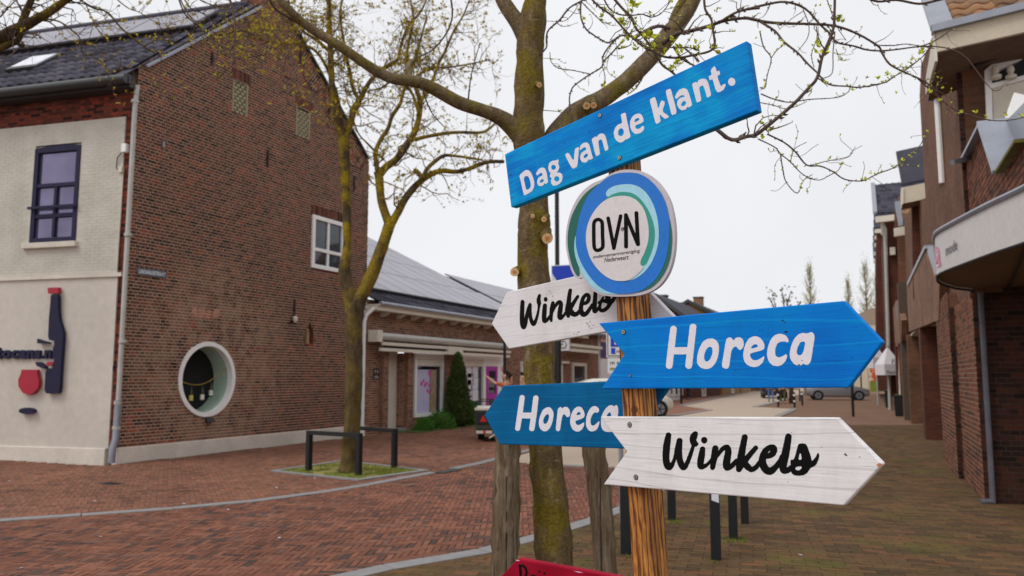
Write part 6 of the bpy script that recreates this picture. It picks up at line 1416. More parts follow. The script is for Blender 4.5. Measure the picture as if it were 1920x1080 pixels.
twigs = [ # path, depth start/end, half widths px, leafiness
 (T7_([(-160,690),(-80,745),(0,728),(50,718),(110,672),(190,607),(260,545),(320,480),(375,415),(400,310),(435,225),(462,150),(468,60),(470,-40)]),3.1,3.0,4.0,2.6,0),
 (T7_([(-40,60),(0,50),(100,25),(205,10),(310,45),(390,130),(440,175),(480,225),(570,245),(640,265),(730,270),(860,255),(950,240),(1023,205),(1100,150)]),4.2,4.4,2.6,1.2,.1),
 (T7_([(0,95),(110,118),(230,125),(400,130),(500,145),(600,185),(700,245),(720,280),(760,340),(830,380),(900,410),(970,450),(1020,510)]),4.2,4.3,3.2,1.4,.15),
 (T7_([(70,115),(150,165),(200,225),(270,280),(330,345),(385,395)]),4.2,4.1,2.5,1.8,0),
 (T7_([(700,242),(780,243),(850,235),(930,247),(1000,260)]),4.3,4.3,1.3,.8,0),
 (T7_([(385,400),(440,450),(540,460),(600,465),(720,445),(790,405),(860,365),(950,290),(990,230)]),3.9,3.8,1.8,.9,.55),
 (T7_([(75,500),(150,530),(230,545),(330,530),(480,520),(540,490),(550,460)]),4.0,4.0,1.4,.8,.6),
 (T7_([(60,545),(140,560),(210,580),(280,560),(320,540)]),4.0,4.0,1.0,.7,.5),
 (T7_([(110,715),(200,760),(260,810),(320,880),(390,885),(460,915),(520,955),(600,965),(640,955),(700,925),(780,895),(850,850),(920,780),(960,700)]),3.3,3.5,1.8,.8,.4),
 (T7_([(60,740),(150,785),(180,820),(230,860),(300,930),(380,960),(440,935),(490,905),(510,860)]),3.4,3.5,1.4,.7,.35),
 (T7_([(180,820),(190,890),(210,970),(270,1030),(300,965),(350,930)]),3.4,3.5,1.3,.7,.5),
 (T7_([(330,885),(420,860),(500,845),(545,830),(580,780)]),3.5,3.5,1.0,.5,.3),
 (T7_([(235,870),(240,830),(260,790),(320,757)]),3.5,3.5,.9,.6,.3),
 (T7_([(70,165),(90,250),(130,310),(110,400),(95,470),(70,465)]),3.8,3.8,1.4,.9,.3),(T7_([(130,310),(160,270),(200,235)]),3.8,3.8,1,.7,.5),
 (T7_([(300,50),(330,130),(325,200),(275,270)]),4.2,4.2,1.1,.7,0),(T7_([(300,60),(240,100),(170,160)]),4.2,4.2,.8,.5,0),
 (T7_([(370,140),(375,200),(345,290),(360,360)]),4.1,4.1,1.1,.8,.2),(T7_([(470,170),(460,280),(455,390),(400,420)]),4.0,4.0,1.2,.9,.1),(T7_([(475,260),(500,320),(550,315)]),4,4,.8,.5,.5),
 (T7_([(425,-10),(450,60),(480,140),(530,215)]),3.2,3.2,1.0,.7,0),
 (T7_([(620,-20),(700,8),(800,0),(920,20),(1023,0),(1150,-30)]),3.6,3.6,2.2,2.6,0),
 (T3_([(240,262),(340,262),(430,278),(510,320),(560,380),(620,460),(670,510),(710,500)]),3.8,3.7,1.5,.7,0),
 (T3_([(240,440),(350,540),(440,610),(560,655),(700,680),(860,655),(960,600)]),4.3,4.3,1.5,.9,.3),
 (T3_([(-20,475),(60,465),(160,395),(250,335),(300,280)]),3.8,3.8,.9,.6,.5),
 (T3_([(260,330),(290,460),(370,520),(455,570)]),4.2,4.2,.9,.6,.1),
 (T6_([(470,-30),(560,60),(660,130),(760,240),(850,330),(950,410),(1010,430),(1110,480),(1240,485),(1350,465),(1480,435),(1530,385),(1515,250),(1500,160),(1450,80),(1440,-40)]),2.9,2.9,2.0,2.4,.35),
 (T6_([(640,-60),(690,0),(760,80),(830,150),(860,230),(930,310),(980,380),(1040,470),(1090,550),(1160,600),(1215,650)]),3.0,3.0,2.8,2.2,.3),
 (T6_([(590,-20),(640,70),(720,120),(830,130),(920,120),(990,145),(1060,125),(1110,80),(1150,20)]),3.1,3.1,1.8,1.0,.2),
 (T6_([(760,250),(830,300),(900,350),(940,390),(1060,405),(1200,400),(1330,405),(1400,430)]),2.95,2.95,1.5,1.2,.5),
 (T6_([(690,405),(760,405),(830,375)]),2.95,2.95,1.2,1.0,.6),
 (T6_([(870,310),(970,250),(1060,220),(1150,240)]),4.4,4.7,3.4,3.6,0),
 (T6_([(1090,370),(1200,290),(1330,260),(1480,220),(1590,180),(1700,160),(1820,155),(1910,180)]),4.6,4.2,4.4,2.8,0),
 (T6_([(1580,182),(1700,110),(1800,80),(1910,68)]),4.3,4.2,2.6,2.4,0),
 (T6_([(50,465),(110,400),(110,320),(130,250),(220,170),(300,70),(400,10),(470,-30)]),4.4,4.4,1.7,1.9,.05),
 (T6_([(400,15),(400,140),(440,240),(500,290),(580,340),(640,360),(740,300),(850,320)]),4.4,4.4,1.9,1.4,.1),
 (T6_([(850,310),(740,300),(650,380),(590,470),(580,560),(480,625),(400,680),(330,740),(305,830),(310,910),(290,950)]),4.4,4.4,1.8,1.4,.05),(T6_([(760,340),(660,450),(590,520)]),4.4,4.4,1.4,1.8,0),
 (T6_([(140,440),(150,520),(210,575),(340,595),(480,625)]),4.4,4.4,.8,1.1,.1),(T6_([(580,560),(600,620),(605,690)]),4.4,4.4,1,.7,.3),
 (T6_([(400,10),(500,110),(590,190),(660,190)]),4.4,4.4,1.3,.8,.1),(T6_([(640,470),(620,560),(640,620),(700,660)]),4.4,4.4,.7,.5,.4),(T6_([(380,40),(330,120),(250,180),(90,175)]),4.4,4.4,.9,.5,.2),
 (T6_([(940,620),(870,740),(790,800)]),4.8,4.8,1.6,.9,.4),(T6_([(1180,390),(1250,490),(1370,560)]),4.6,4.6,2.4,1.8,0),(T6_([(1280,410),(1350,470),(1400,520)]),4.6,4.6,2,1.6,0),
 (T6_([(60,490),(150,495),(215,500)]),4.5,4.5,.6,.4,.1),(T6_([(70,930),(200,940),(280,960)]),4.6,4.6,.8,.5,.3),
 ([(428,-10),(437,20),(441,55),(439,80),(432,97),(440,110),(436,122)],3.6,3.6,2.4,1.4,.1),([(380,62),(405,80),(428,92)],3.6,3.6,1.2,1.4,.2),
 ([(500,-8),(520,20),(560,42)],4,4.1,2.2,2.6,.1),([(335,-10),(352,25),(385,60),(415,95),(450,110)],4.3,4.3,1.4,.8,.5),
 ([(845,-5),(848,30),(838,60),(815,90),(790,105)],4.0,4.2,1.8,1.4,.05),([(790,158),(800,190),(812,215),(835,240)],4.2,4.4,1.7,.9,.3),([(878,186),(882,150),(890,115),(900,80)],4.3,4.3,1.6,.8,.4),
]
tw = MB(); lv = MB(); side = MB()
for P_,d0,d1,w0,w1,lf in twigs:
    w_ = lerp_path(P_, d0, d1, w0, w1)
    if max(w0,w1) >= 2.4:
        o_, pts, rs = limb(ft, 'twig', w_, M['twig'], 7, .12, 4, 40)
    else:
        pts, rs = world_path(w_, 4); tmp = MB(); rtube(tmp, pts, rs, 5, .15, 60); tmp.build('twig', M['twig'], ft, smooth=True)
    for i in range(2, len(pts)-1):
        d = (pts[i+1]-pts[i]).normalized(); j = rs[i]
        if rnd.random() < .5:      # bud nodes
            s = d.cross(Vector((rnd.gauss(0,1),rnd.gauss(0,1),rnd.gauss(0,1)))).normalized(); side.tube([pts[i], pts[i]+s*j*1.6+d*j, pts[i]+s*j*2.4+d*j*2.4], [j*.9,j*.7,j*.2], 5)
        if rnd.random() < lf*.8: leaf_cluster(lv, pts[i], .013*d0/3*rnd.uniform(.6,1.4), rnd, n=rnd.randint(2,5))
        if rnd.random() < .16: 
            s = d.cross(Vector((rnd.gauss(0,1),rnd.gauss(0,1),rnd.gauss(0,1)))).normalized(); sprout(tw, lv, pts[i], d*.5+s, rnd.uniform(.05,.16), max(j*.5,.0012), 0, rnd, .012, 0, 4, 4, 1, .35)
for (x,y,s_) in ((600,140,.035),(740,200,.04),(850,60,.045),(420,160,.02),(975,320,.05),(1015,400,.04),(730,390,.025),(1180,350,.02),(1240,430,.04),(1380,410,.03),(1505,410,.04),(1220,535,.04),(1170,590,.03),(600,735,.035),(1150,20,.02),(1460,255,.025),(1540,90,.02),(860,405,.03),(740,510,.015),(675,620,.02),(850,120,.02),(1100,440,.02),(800,320,.03),(1310,375,.015),(760,240,.025)):
    p_ = at(1000+x/4.5,y/4.5,2.95 if y < 620 else 4.35)
    for _ in range(3): leaf_cluster(lv, p_+Vector((rnd.gauss(0,.006),rnd.gauss(0,.006),rnd.gauss(0,.008))), s_*.75, rnd, n=4)
for (x,y,s_) in ((400,295,.055),(390,250,.05),(480,130,.045),(500,115,.03),(95,670,.03),(125,700,.03),(80,735,.03),(155,645,.02),(635,420,.03),(752,400,.025),(520,430,.02),(493,395,.015),(927,290,.025),(832,345,.015),(873,328,.012),(330,458,.014),(665,920,.02),(770,880,.014),(832,860,.016),(178,230,.02),(70,190,.015),(965,720,.02),(975,500,.02),(380,35,.02)):
    p_ = at(1400+x/2.842,y/2.842,3.1 if x < 520 else 3.7)
    for _ in range(2): leaf_cluster(lv, p_+Vector((rnd.gauss(0,.004),rnd.gauss(0,.004),rnd.gauss(0,.006))), s_*.8, rnd, n=3)
for (x,y) in ((260,305),(275,285),(120,530),(380,500),(310,525),(358,570),(480,640),(570,640),(625,665),(738,655),(822,660),(75,425),(20,450),(203,345)):
    leaf_cluster(lv, at(1640+x/3,y/3,4.1), .025, rnd, n=5)
tw.build('fine_twigs', M['twig'], ft, kind='stuff'); side.build('bud_scales', M['twig'], ft, kind='stuff'); lv.build('young_leaves', M['bud'], ft, kind='stuff')
# stakes
for P_,lab in (([(946,1095,4.35,25),(948,1000,4.35,24.5),(950,900,4.35,23.5),(952,835,4.35,22.5),(953,760,4.35,21),(954,745,4.35,20)],'weathered grey wooden stake left of the young tree trunk'),([(1138,1095,4.5,20),(1131,1000,4.5,21),(1122,900,4.5,21.5),(1113,840,4.5,21),(1108,760,4.5,20),(1106,750,4.5,19)],'weathered grey wooden stake right of the young tree trunk')):
    pts, rs = world_path(P_, 5); d = (pts[0]-pts[3]).normalized(); e = pts[0]+d*(-pts[0].z/d.z*1.03); s_ = thing('wooden_stake', (e.x,e.y,0), lab, 'stake', 'stakes of the young tree'); mb = MB(); rtube(mb, [e]+pts, [rs[0]]+rs, 22, .2, 16); mb.build('pole', M['stake'], s_, smooth=True)
    c_ = pts[8]; MB().tube([c_+(EYE-c_).normalized()*rs[8]*1.0+UP*.12, c_+(EYE-c_).normalized()*rs[8]*1.02-UP*.45],[.003,.004],5).build('drying_crack', M['rust'], s_)
# --- mossy tree in the square pit
mt = thing('mossy_tree', G(655,878), 'forked mossy street tree in the square pit before the gable house', 'tree'); dm = 13.7
def px_limb(P_, d0=dm, d1=dm, mat='bark_mid', n=10, nm='branch'):
    return limb(mt, nm, [(x,y,d0+(d1-d0)*i/(len(P_)-1),w) for i,(x,y,w) in enumerate(P_)], M[mat], n, .1, 4, 5)
px_limb([(654,884,22),(656,868,17.5),(659,820,16),(662,760,15.5),(664,700,16),(664,650,15.5),(662,610,16.5),(664,585,18),(666,570,17)], nm='trunk', n=14)
L1 = px_limb([(662,585,15),(655,550,13),(646,510,12),(649,480,8.5),(651,440,8),(649,380,9),(647,320,9.5),(645,268,11),(642,258,11)])
tipsets = []
B = [
 ([(645,265,8),(632,230,7),(627,195,6),(622,150,6),(620,100,6),(618,50,5),(616,0,4.5),(615,-50,3.5)],0,-.5),
 ([(648,262,7),(656,235,6.5),(664,205,6),(674,188,5.5),(686,165,4.5),(700,145,4),(725,125,4),(745,112,3.5),(752,85,3),(765,50,2.5),(790,20,2),(805,-15,1.5)],0,.6),
 ([(674,190,4),(662,165,4),(657,140,3.6),(650,110,3.5),(645,80,3),(640,50,3),(638,20,2.5),(645,-15,2)],0,.4),
 ([(622,100,4),(605,85,3.5),(590,72,3),(570,60,2.6),(550,30,2.2),(540,0,2)],0,-.5),
 ([(666,575,15),(680,550,13),(695,520,12.5),(710,480,12),(722,448,11),(731,420,11)],0,0),
 ([(731,422,9),(722,400,8.5),(714,370,8),(711,335,8),(708,322,8)],0,0),
 ([(709,328,5),(704,290,4.5),(712,265,4.2),(728,240,4),(735,218,3.8),(750,195,3.5),(757,170,3.2),(768,140,2.8),(778,110,2.5),(790,70,2),(800,30,1.6)],0,.3),
 ([(711,328,7.5),(725,312,7),(742,300,7),(758,278,7),(774,255,6),(782,235,5.5),(787,210,5.5),(787,190,5),(780,165,4.5),(768,140,4),(762,115,3.6),(766,80,3),(775,40,2.4),(770,0,2)],0,.2),
 ([(787,195,4),(800,170,3.6),(812,150,3.2),(822,120,3),(835,95,2.6),(850,60,2.2),(868,30,1.6),(880,0,1.4)],0,.5),
 ([(731,425,8),(745,400,7.5),(760,372,7),(778,350,6.5),(795,335,6),(812,325,5.5),(830,320,5),(855,322,4.5),(880,316,4),(905,306,4),(925,303,3.6),(945,303,3.2)],0,.6),
 ([(790,338,5),(786,325,4.6),(776,318,4)],0,0),([(792,336,4.5),(800,318,4.2),(815,303,4),(832,292,3.6),(850,292,3),(880,296,2.5),(905,300,2)],0,.4),
 ([(778,262,4),(800,256,3.6),(835,250,3.4),(865,248,3),(895,249,3),(912,245,2.6),(928,232,2.2)],0,.5),
 ([(645,250,3),(630,170,3),(600,105,3),(570,85,2.4),(530,80,2),(490,75,1.8),(460,68,1.5)],0,-.6),
 ([(786,215,3.5),(770,170,3),(740,150,2.6),(715,165,2),(690,170,1.6)],0,-.4),([(757,170,3),(785,140,2.6),(815,128,2.2),(850,125,1.8),(890,118,1.4),(920,112,1)],0,.3),
 ([(720,300,2.5),(690,270,2),(672,250,1.6),(660,215,1.2)],0,-.3),
]
tw = MB(); lv = MB(); tw2 = MB()
for P_,_,dd in B:
    o_, pts, rs = px_limb(P_, dm, dm+dd, n=8)
    for i in range(3, len(pts)):
        y_ = to_px(pts[i])[1]
        if rs[i] > .075: continue
        d = (pts[min(i+1,len(pts)-1)]-pts[i-1]).normalized()
        for _ in range(2 if y_ < 160 else 1):
            if rnd.random() < (.62 if y_ < 240 else .35):
                s = d.cross(Vector((rnd.gauss(0,1),rnd.gauss(0,1),rnd.gauss(0,1)))).normalized()
                sprout(tw, lv, pts[i], d*.5+s, rnd.uniform(.35,.9), max(rs[i]*.26,.0085), 2, rnd, .055, -.02, 6, 4, .38, .55)
print('mid tree', len(tw.f), len(lv.f))
tw.build('fine_twigs', pbr('moss_twig', BR(112,90,52), .9, .3, 20), mt, kind='stuff'); lv.build('young_leaves', M['bud_far'], mt, kind='stuff')
for (x,y,w_,lab) in ((207,908,.34,'small dark drain cover in the left pavement'),(1560,742,.5,'dark drain cover on the far footway')):
    t = thing('drain_cover', G(x,y), lab, 'drain cover'); q = G(x,y); MB().box((q.x-w_/2,q.y-w_/3,.0),(q.x+w_/2,q.y+w_/3,.014)).build('lid', M['iron'], t, bevel=.003)
    for k in range(5): MB().box((q.x-w_*.4,q.y-w_*.25+k*w_*.11,.0145),(q.x+w_*.4,q.y-w_*.21+k*w_*.11,.016)).build('rib', M['black'], t)
# --- a third tree, its trunk left of the picture
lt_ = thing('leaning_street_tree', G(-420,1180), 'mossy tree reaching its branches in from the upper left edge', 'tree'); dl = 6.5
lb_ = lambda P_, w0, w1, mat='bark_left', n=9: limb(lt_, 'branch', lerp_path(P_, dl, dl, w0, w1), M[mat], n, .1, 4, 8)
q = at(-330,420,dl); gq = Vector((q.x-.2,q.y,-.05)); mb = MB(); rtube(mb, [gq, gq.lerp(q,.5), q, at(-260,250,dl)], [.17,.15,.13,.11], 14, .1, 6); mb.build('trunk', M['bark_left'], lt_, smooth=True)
tw = MB(); lv = MB()
for P_,w0,w1 in ((T4_([(-1040,1000),(-700,600),(-300,400),(0,285),(100,232),(190,190),(300,132),(400,70),(500,0),(600,-60)]),26,5),(T4_([(150,215),(175,150),(200,80),(235,0),(260,-80)]),8,5.5),(T4_([(-300,500),(0,362),(90,325),(140,290),(175,200)]),9,5),
   (T4_([(140,330),(165,345),(180,335)]),4,3),(T4_([(330,140),(440,160),(530,220),(600,290),(620,400),(700,420),(790,500),(810,560)]),1.8,.8),(T4_([(590,-10),(700,60),(800,90),(900,200),(1000,290),(1080,350),(1200,420)]),2.2,1),
   (T4_([(860,-20),(960,60),(1040,90),(1120,140),(1200,190)]),1.2,.6),(T4_([(640,20),(680,120),(720,200),(760,260),(820,330)]),1,.6),(T4_([(1380,-10),(1440,70),(1520,100),(1600,170),(1680,240)]),1.4,.8),(T4_([(1340,-10),(1390,110),(1480,190),(1560,260),(1640,330),(1720,370)]),1.6,1),
   (T4_([(0,130),(60,60),(120,0)]),1.6,1),(T4_([(250,80),(200,40),(100,60),(20,40)]),1.2,.7),(T4_([(1080,350),(1180,300),(1300,310)]),1,.6),(T4_([(1500,0),(1600,40),(1700,50),(1780,10)]),1.4,.8),(T4_([(1560,260),(1680,260),(1800,230),(1880,250)]),1.6,1)):
    o_, pts, rs = lb_(P_, w0, w1)
    for i in range(2, len(pts)):
        if to_px(pts[i])[0] < -60: continue
        d = (pts[i]-pts[i-1]).normalized(); s = d.cross(Vector((rnd.gauss(0,1),rnd.gauss(0,1),rnd.gauss(0,1)))).normalized()
        if rnd.random() < .55: sprout(tw, lv, pts[i], d*.6+s, rnd.uniform(.12,.4), max(min(rs[i]*.4,.008),.003), 1, rnd, .03, .0, 4, 4, .5, .3)
        if rnd.random() < .25: leaf_cluster(lv, pts[i], .03, rnd, n=4)
for (cx_,cy_,n_) in ((398,130,10),(310,75,4),(370,55,6),(195,135,6),(420,140,4),(470,60,10),(500,90,10),(450,80,8),(310,145,4),(540,170,6),(560,140,5),(420,45,6),(600,60,12),(540,30,10),(530,70,6)):
    for _ in range(n_):
        p_ = at(rnd.gauss(cx_,28),rnd.gauss(cy_,20),rnd.uniform(5.8,6.8)); leaf_cluster(lv, p_, .032, rnd, n=3)
        if rnd.random() < .6: sprout(tw, lv, p_, Vector((rnd.gauss(0,1),rnd.gauss(0,1),rnd.gauss(0,.7))), .25, .004, 1, rnd, .025, 0, 4, 3, .4, .3)
tw.build('fine_twigs', M['twig'], lt_, kind='stuff'); lv.build('young_leaves', M['bud_far'], lt_, kind='stuff')
# ------------------------------------------------------------------ tree pit, guard hoops
pit = thing('tree_pit', G(655,885), 'square tree pit of grey kerb stones with grass', 'tree pit', kind='structure'); del pit['category']
C4 = [Vector((x,y,0)) for x,y in PIT]; cc = sum(C4,Vector())/4
for i in range(4):
    a, b = C4[i], C4[(i+1)%4]; ai, bi = a.lerp(cc,.10), b.lerp(cc,.10); L = (b-a).length; m_ = max(2,int(L/1.0))
    for k in range(m_):
        t0, t1 = k/m_+.003, (k+1)/m_-.003; P_ = [a.lerp(b,t0),a.lerp(b,t1),ai.lerp(bi,t1),ai.lerp(bi,t0)]
        MB().hexa([tuple(p_-UP*.05) for p_ in P_]+[tuple(p_+UP*.03) for p_ in P_]).build('kerb_stone', M['kerb'], pit, bevel=.006)
MB().sheet([tuple(p_.lerp(cc,.1)+UP*.012) for p_ in C4]).build('soil', M['soil'], pit)
gmb = MB()
def tuft(mb, c, h, n, rnd, sp=.03):
    for _ in range(n):
        p_ = Vector(c)+Vector((rnd.gauss(0,sp),rnd.gauss(0,sp),0)); l = Vector((rnd.gauss(0,.4),rnd.gauss(0,.4),1)).normalized()*h*rnd.uniform(.5,1.2); w = Vector((rnd.uniform(-1,1),rnd.uniform(-1,1),0)).normalized()*h*.09
        mb.add([p_-w,p_+w,p_+l], [(0,1,2)])
for _ in range(1500):
    u_, v_ = rnd.random(), rnd.random(); p_ = C4[0].lerp(C4[1],u_).lerp(C4[3].lerp(C4[2],u_), v_); p_ = p_.lerp(cc,.12)
    if (p_-G(650,880)).length > .25 and noise.noise(p_*2.3) > -.25: tuft(gmb, p_, .055, 5, rnd)
tag(gmb.build('grass', M['grass']), 'short yellow green grass in the square tree pit', 'grass', kind='stuff')
gmb = MB()
for (x0_,y0_,x1_,y1_,n_,h_) in ((1156,918,1180,1050,26,.03),(1240,972,1290,985,26,.035),(1355,1008,1400,1022,30,.035),(1330,1046,1350,1056,8,.02),(1750,945,1900,1060,50,.02),(1700,820,1850,935,60,.02),(975,1010,1160,950,20,.015),(1270,900,1500,1070,40,.014),(222,872,640,824,50,.02),(1590,775,1610,785,14,.03)):
    for _ in range(n_):
        t_ = rnd.random(); p_ = G(x0_+(x1_-x0_)*t_+rnd.gauss(0,3), y0_+(y1_-y0_)*(t_ if abs(y1_-y0_) > 40 and abs(x1_-x0_) > 200 else rnd.random())); tuft(gmb, p_+UP*.008, h_, 7, rnd, .025)
tag(gmb.build('weeds', M['grass']), 'small weeds growing in the paving joints', 'weeds', kind='stuff')
lit = MB()
for (x,y) in ((178,939),(345,944),(519,914),(18,902),(330,958),(428,955),(606,933),(945,800),(803,803),(850,834),(906,842),(1500,1040),(1245,1037),(523,1008),(590,897),(40,1065),(187,1006)):
    p_ = G(x,y,.016); a_ = rnd.uniform(0,6); s_ = rnd.uniform(.012,.03); u_ = Vector((math.cos(a_),math.sin(a_),0))*s_; v_ = Vector((-math.sin(a_),math.cos(a_),0))*s_*.6
    lit.add([p_-u_-v_,p_+u_-v_*.6,p_+u_*.8+v_+UP*.006,p_-u_*.7+v_],[(0,1,2,3)])
tag(lit.build('litter', M['paper']), 'tiny scraps of white litter scattered over the paving', 'litter', kind='stuff')
def hoop(a, b, h, w, lab, grp, cat='guard rail', nm='guard_hoop'):
    t = thing(nm, a, lab, cat, grp); a, b = Vector((a.x,a.y,0)), Vector((b.x,b.y,0)); d = (b-a).normalized(); s = Vector((-d.y,d.x,0)); z = Vector((0,0,h))
    for p_ in (a,b): MB().obox(p_-d*w/2-s*w/2-UP*.03, d*w, s*w, z+UP*.03).build('post', M['black'], t, bevel=.003)
    MB().obox(a-d*w/2-s*w/2+z+UP*.001, (b-a)+d*w, s*w, (0,0,w*.8)).build('rail', M['black'], t, bevel=.003); return t
gA0, gA1, gB1 = G(578.5,884), G(672,893), G(739,878); hh_ = .62
hoop(gA0, gA1, hh_, .085, 'black square steel hoop in front of the mossy tree trunk', 'black hoops round the mossy tree'); hoop(gA0+(gB1-gA1)*1.0+(gB1-gA1)*.15, gB1, hh_, .085, 'black square steel hoop behind the mossy tree trunk', 'black hoops round the mossy tree')
for k,(p0_,p1_) in enumerate((((1174,1040),(1343,1051)),((1219,1003),(1375.5,1012)),((1260,976),(1397,983)))):
    hp = hoop(G(*p0_), G(*p1_), .76, .085, ('nearest','middle','farthest')[k]+' of three black bicycle hoops behind the signpost', 'black bicycle hoops behind the signpost', 'bicycle rack', 'bicycle_hoop')
    if k == 0:
        c_ = G(1343,1051)+UP*.6; n_ = (EYE-c_); n_.z = 0; n_.normalize(); u_ = Vector((n_.y,-n_.x,0)); c_ += n_*.07
        st_ = thing('paper_tag', c_, 'white paper tag hanging on the nearest bicycle hoop', 'tag'); z_ = at(1341,938,7.0-.08); MB().obox(z_-u_*.03+UP*.0-Vector((0,0,.02)), u_*.06+UP*.02, UP*.09, n_*.004).build('tag', M['paper'], st_)
for nm,(x,y),h_,lab in (('bollard',(1600,781),1.27,'tall slim black post standing alone on the brick footway'),):
    t = thing('slim_post', G(x,y), lab, 'post'); MB().tube([G(x,y),G(x,y)+UP*h_], .055, 12).build('pole', M['black'], t, smooth='auto'); MB().ball(G(x,y)+UP*h_, .055, 10, 5).build('cap', M['black'], t, smooth=True)
for k,(x,y,h_) in enumerate(((1459.5,763,.8),(1490,764,.8),(1504.5,760,.8),(1443,730,0))):
    if not h_: continue
    t = thing('striped_bollard', G(x,y), 'black bollard with white bands, '+('left','middle','right')[k]+' of three by the far small tree', 'bollard', 'bollards by the far small tree'); c_ = G(x,y)
    MB().tube([c_,c_+UP*h_], .055, 10).build('pole', M['black'], t, smooth='auto'); MB().tube([c_+UP*h_*.75,c_+UP*h_*.87], .058, 10).build('white_band', M['white'], t); 
    if k < 2: MB().tube([c_+UP*h_*.36,c_+UP*h_*.46], .058, 10).build('white_band', M['white'], t)
hoop(G(1461,751), G(1500,752), .75, .07, 'low dark rail around the far small tree', None)
for k,(x,y) in enumerate(((1277.5,757),(1388,736))):
    t = thing('slim_post', G(x,y), ('slim black post near the walking pair on the far left pavement','thin black post farther down the left pavement')[k], 'post'); MB().tube([G(x,y),G(x,y)+UP*1.2], .07, 10).build('pole', M['black'], t, smooth='auto')
ty = thing('street_tree', G(1484,756), 'small bare street tree by the striped bollards', 'tree'); c_ = G(1484,756); dpt = 47
mb = MB(); rtube(mb, [c_, c_+UP*2, c_+UP*3.2], [.16,.12,.1], 9, .1, 4); mb.build('trunk', pbr('brown_bark', BR(110,92,74), .9), ty, smooth=True)
tw = MB(); lv = MB()
for (x,y) in ((1440,556),(1460,545),(1484,545),(1475,560),(1452,562),(1500,575)):
    e = at(x,y,dpt); s_ = c_+UP*3.1; pts = [s_.lerp(e,t)+Vector((rnd.gauss(0,.08),rnd.gauss(0,.08),.3*math.sin(t*3.1))) for t in (0,.25,.5,.75,1)]; tw.tube(pts, [.08,.06,.05,.035,.02], 6)
    for t_ in range(26): i = rnd.randint(2,4); p_ = pts[i]+Vector((rnd.gauss(0,.1),rnd.gauss(0,.1),rnd.gauss(0,.3))); leaf_cluster(lv, p_, .16, rnd, n=3)
tw.build('branches', M['twig'], ty, kind='stuff'); lv.build('leaves', pbr('dull_leaf', BR(96,92,40), .9, .3, 4), ty, kind='stuff')
M['pale_twig'] = pbr('pale_twig', BR(150,138,120), .9)
def poplar(px, top, wpx, dep, lab, seed):
    r_ = random.Random(seed); c_ = at(px,718,dep); c_.z = 0; zt_ = at(px,top,dep).z; w_ = wpx*dep/F/2; t = thing('poplar_tree', c_, lab, 'tree', 'tall slim trees beyond the street end'); mb = MB(); rtube(mb, [c_,c_+UP*zt_*.5,c_+UP*zt_*.97], [.35,.2,.03], 8, .1, 1); mb.build('trunk', M['twig'], t, smooth=True)
    tw = MB(); lv = MB()
    for _ in range(190):
        z_ = zt_*r_.uniform(.2,.97); a_ = r_.uniform(0,6.283); f = (z_/zt_); ww = w_*min(1,(1-f)*3.0+.18)*min(1,f*4)*r_.uniform(.5,1); s_ = c_+UP*z_; e = s_+Vector((math.cos(a_)*ww,math.sin(a_)*ww,zt_*.09*r_.uniform(.6,1.3)))
        tw.tube([s_,s_.lerp(e,.5)-UP*.2,e], [.06,.045,.02], 3, False)
        for t_ in range(5): leaf_cluster(lv, s_.lerp(e, r_.uniform(.3,1.1))+Vector((r_.gauss(0,.3),r_.gauss(0,.3),r_.gauss(0,.6))), .22, r_, n=2)
    tw.build('branches', M['pale_twig'], t, kind='stuff'); lv.build('leaves', M['poplar'], t, kind='stuff')
poplar(1526,506,34,150,'tall slim pale tree, leftmost of those beyond the street end',1); poplar(1598,524,24,160,'tall slim pale tree, thinnest and middle one beyond the street end',2); poplar(1632,500,44,140,'bright green slim tree beside the red brick blocks beyond the street end',3); poplar(1655,520,40,145,'slim tree half hidden behind the red brick blocks',4)
# ------------------------------------------------------------------ plants by the shop
def foliage(mb, c, rx, rz, n, s, rnd, cone=False):
    for _ in range(n):
        z = rnd.random(); a_ = rnd.uniform(0,6.283)
        if cone: r_ = rx*(min(1,z*6+.5))*(1-z)**.55*rnd.uniform(.75,1.1)*(1+.35*noise.noise(Vector((a_*1.5,z*6,2)))); p_ = c+Vector((r_*math.cos(a_),r_*math.sin(a_),rz*z))
        else: t_ = math.acos(rnd.uniform(-.2,1)); r_ = rnd.uniform(.6,1.05)*(1+.25*noise.noise(Vector((a_*2,t_*3,c.x)))); p_ = c+Vector((rx*r_*math.sin(t_)*math.cos(a_),rx*r_*math.sin(t_)*math.sin(a_),rz*r_*math.cos(t_)))
        d = (p_-c); d.z = abs(d.z)*.3+.3; leaf_cluster(mb, p_, s*rnd.uniform(.6,1.3), rnd, d.normalized(), 3)
cf_ = thing('conifer', onx(858,800,XG+.55), 'narrow dark green conifer against the shop wall between two windows', 'shrub'); c_ = onx(858,800,XG+.55); c_.z = .05
mb = MB(); foliage(mb, c_, .44, gz(855,669,)[1]*1.0, 4200, .085, rnd, True); mb.build('foliage', M['conifer'], cf_, kind='stuff'); MB().tube([c_-UP*.05,c_+UP*1.6,c_+UP*2.2],[.05,.04,.01],6).build('stem', M['twig'], cf_)
mb = MB(); mb.tube([c_,c_+UP*.5,c_+UP*1.5,c_+UP*2.1],[.2,.28,.16,.04],8); mb.build('inner_growth', M['conifer'], cf_)
for px,py,rx,rz,lab in ((795,808,.28,.32,'small round green shrub at the left of the shop bed'),(826,806,.46,.5,'wide bright green shrub below the shop window'),(884,800,.34,.75,'leafy green shrub at the right foot of the conifer')):
    t = thing('shrub', onx(px,py,XG+.5), lab, 'shrub', 'shrubs along the shop wall'); c_ = onx(px,py,XG+.5); c_.z = .02; mb = MB(); foliage(mb, c_, rx, rz, 900, .07, rnd); mb.build('foliage', M['shrub'], t, kind='stuff'); MB().ball(c_+UP*rz*.3, rx*.7, 8, 6, (1,1,.8)).build('stem', M['conifer'], t)
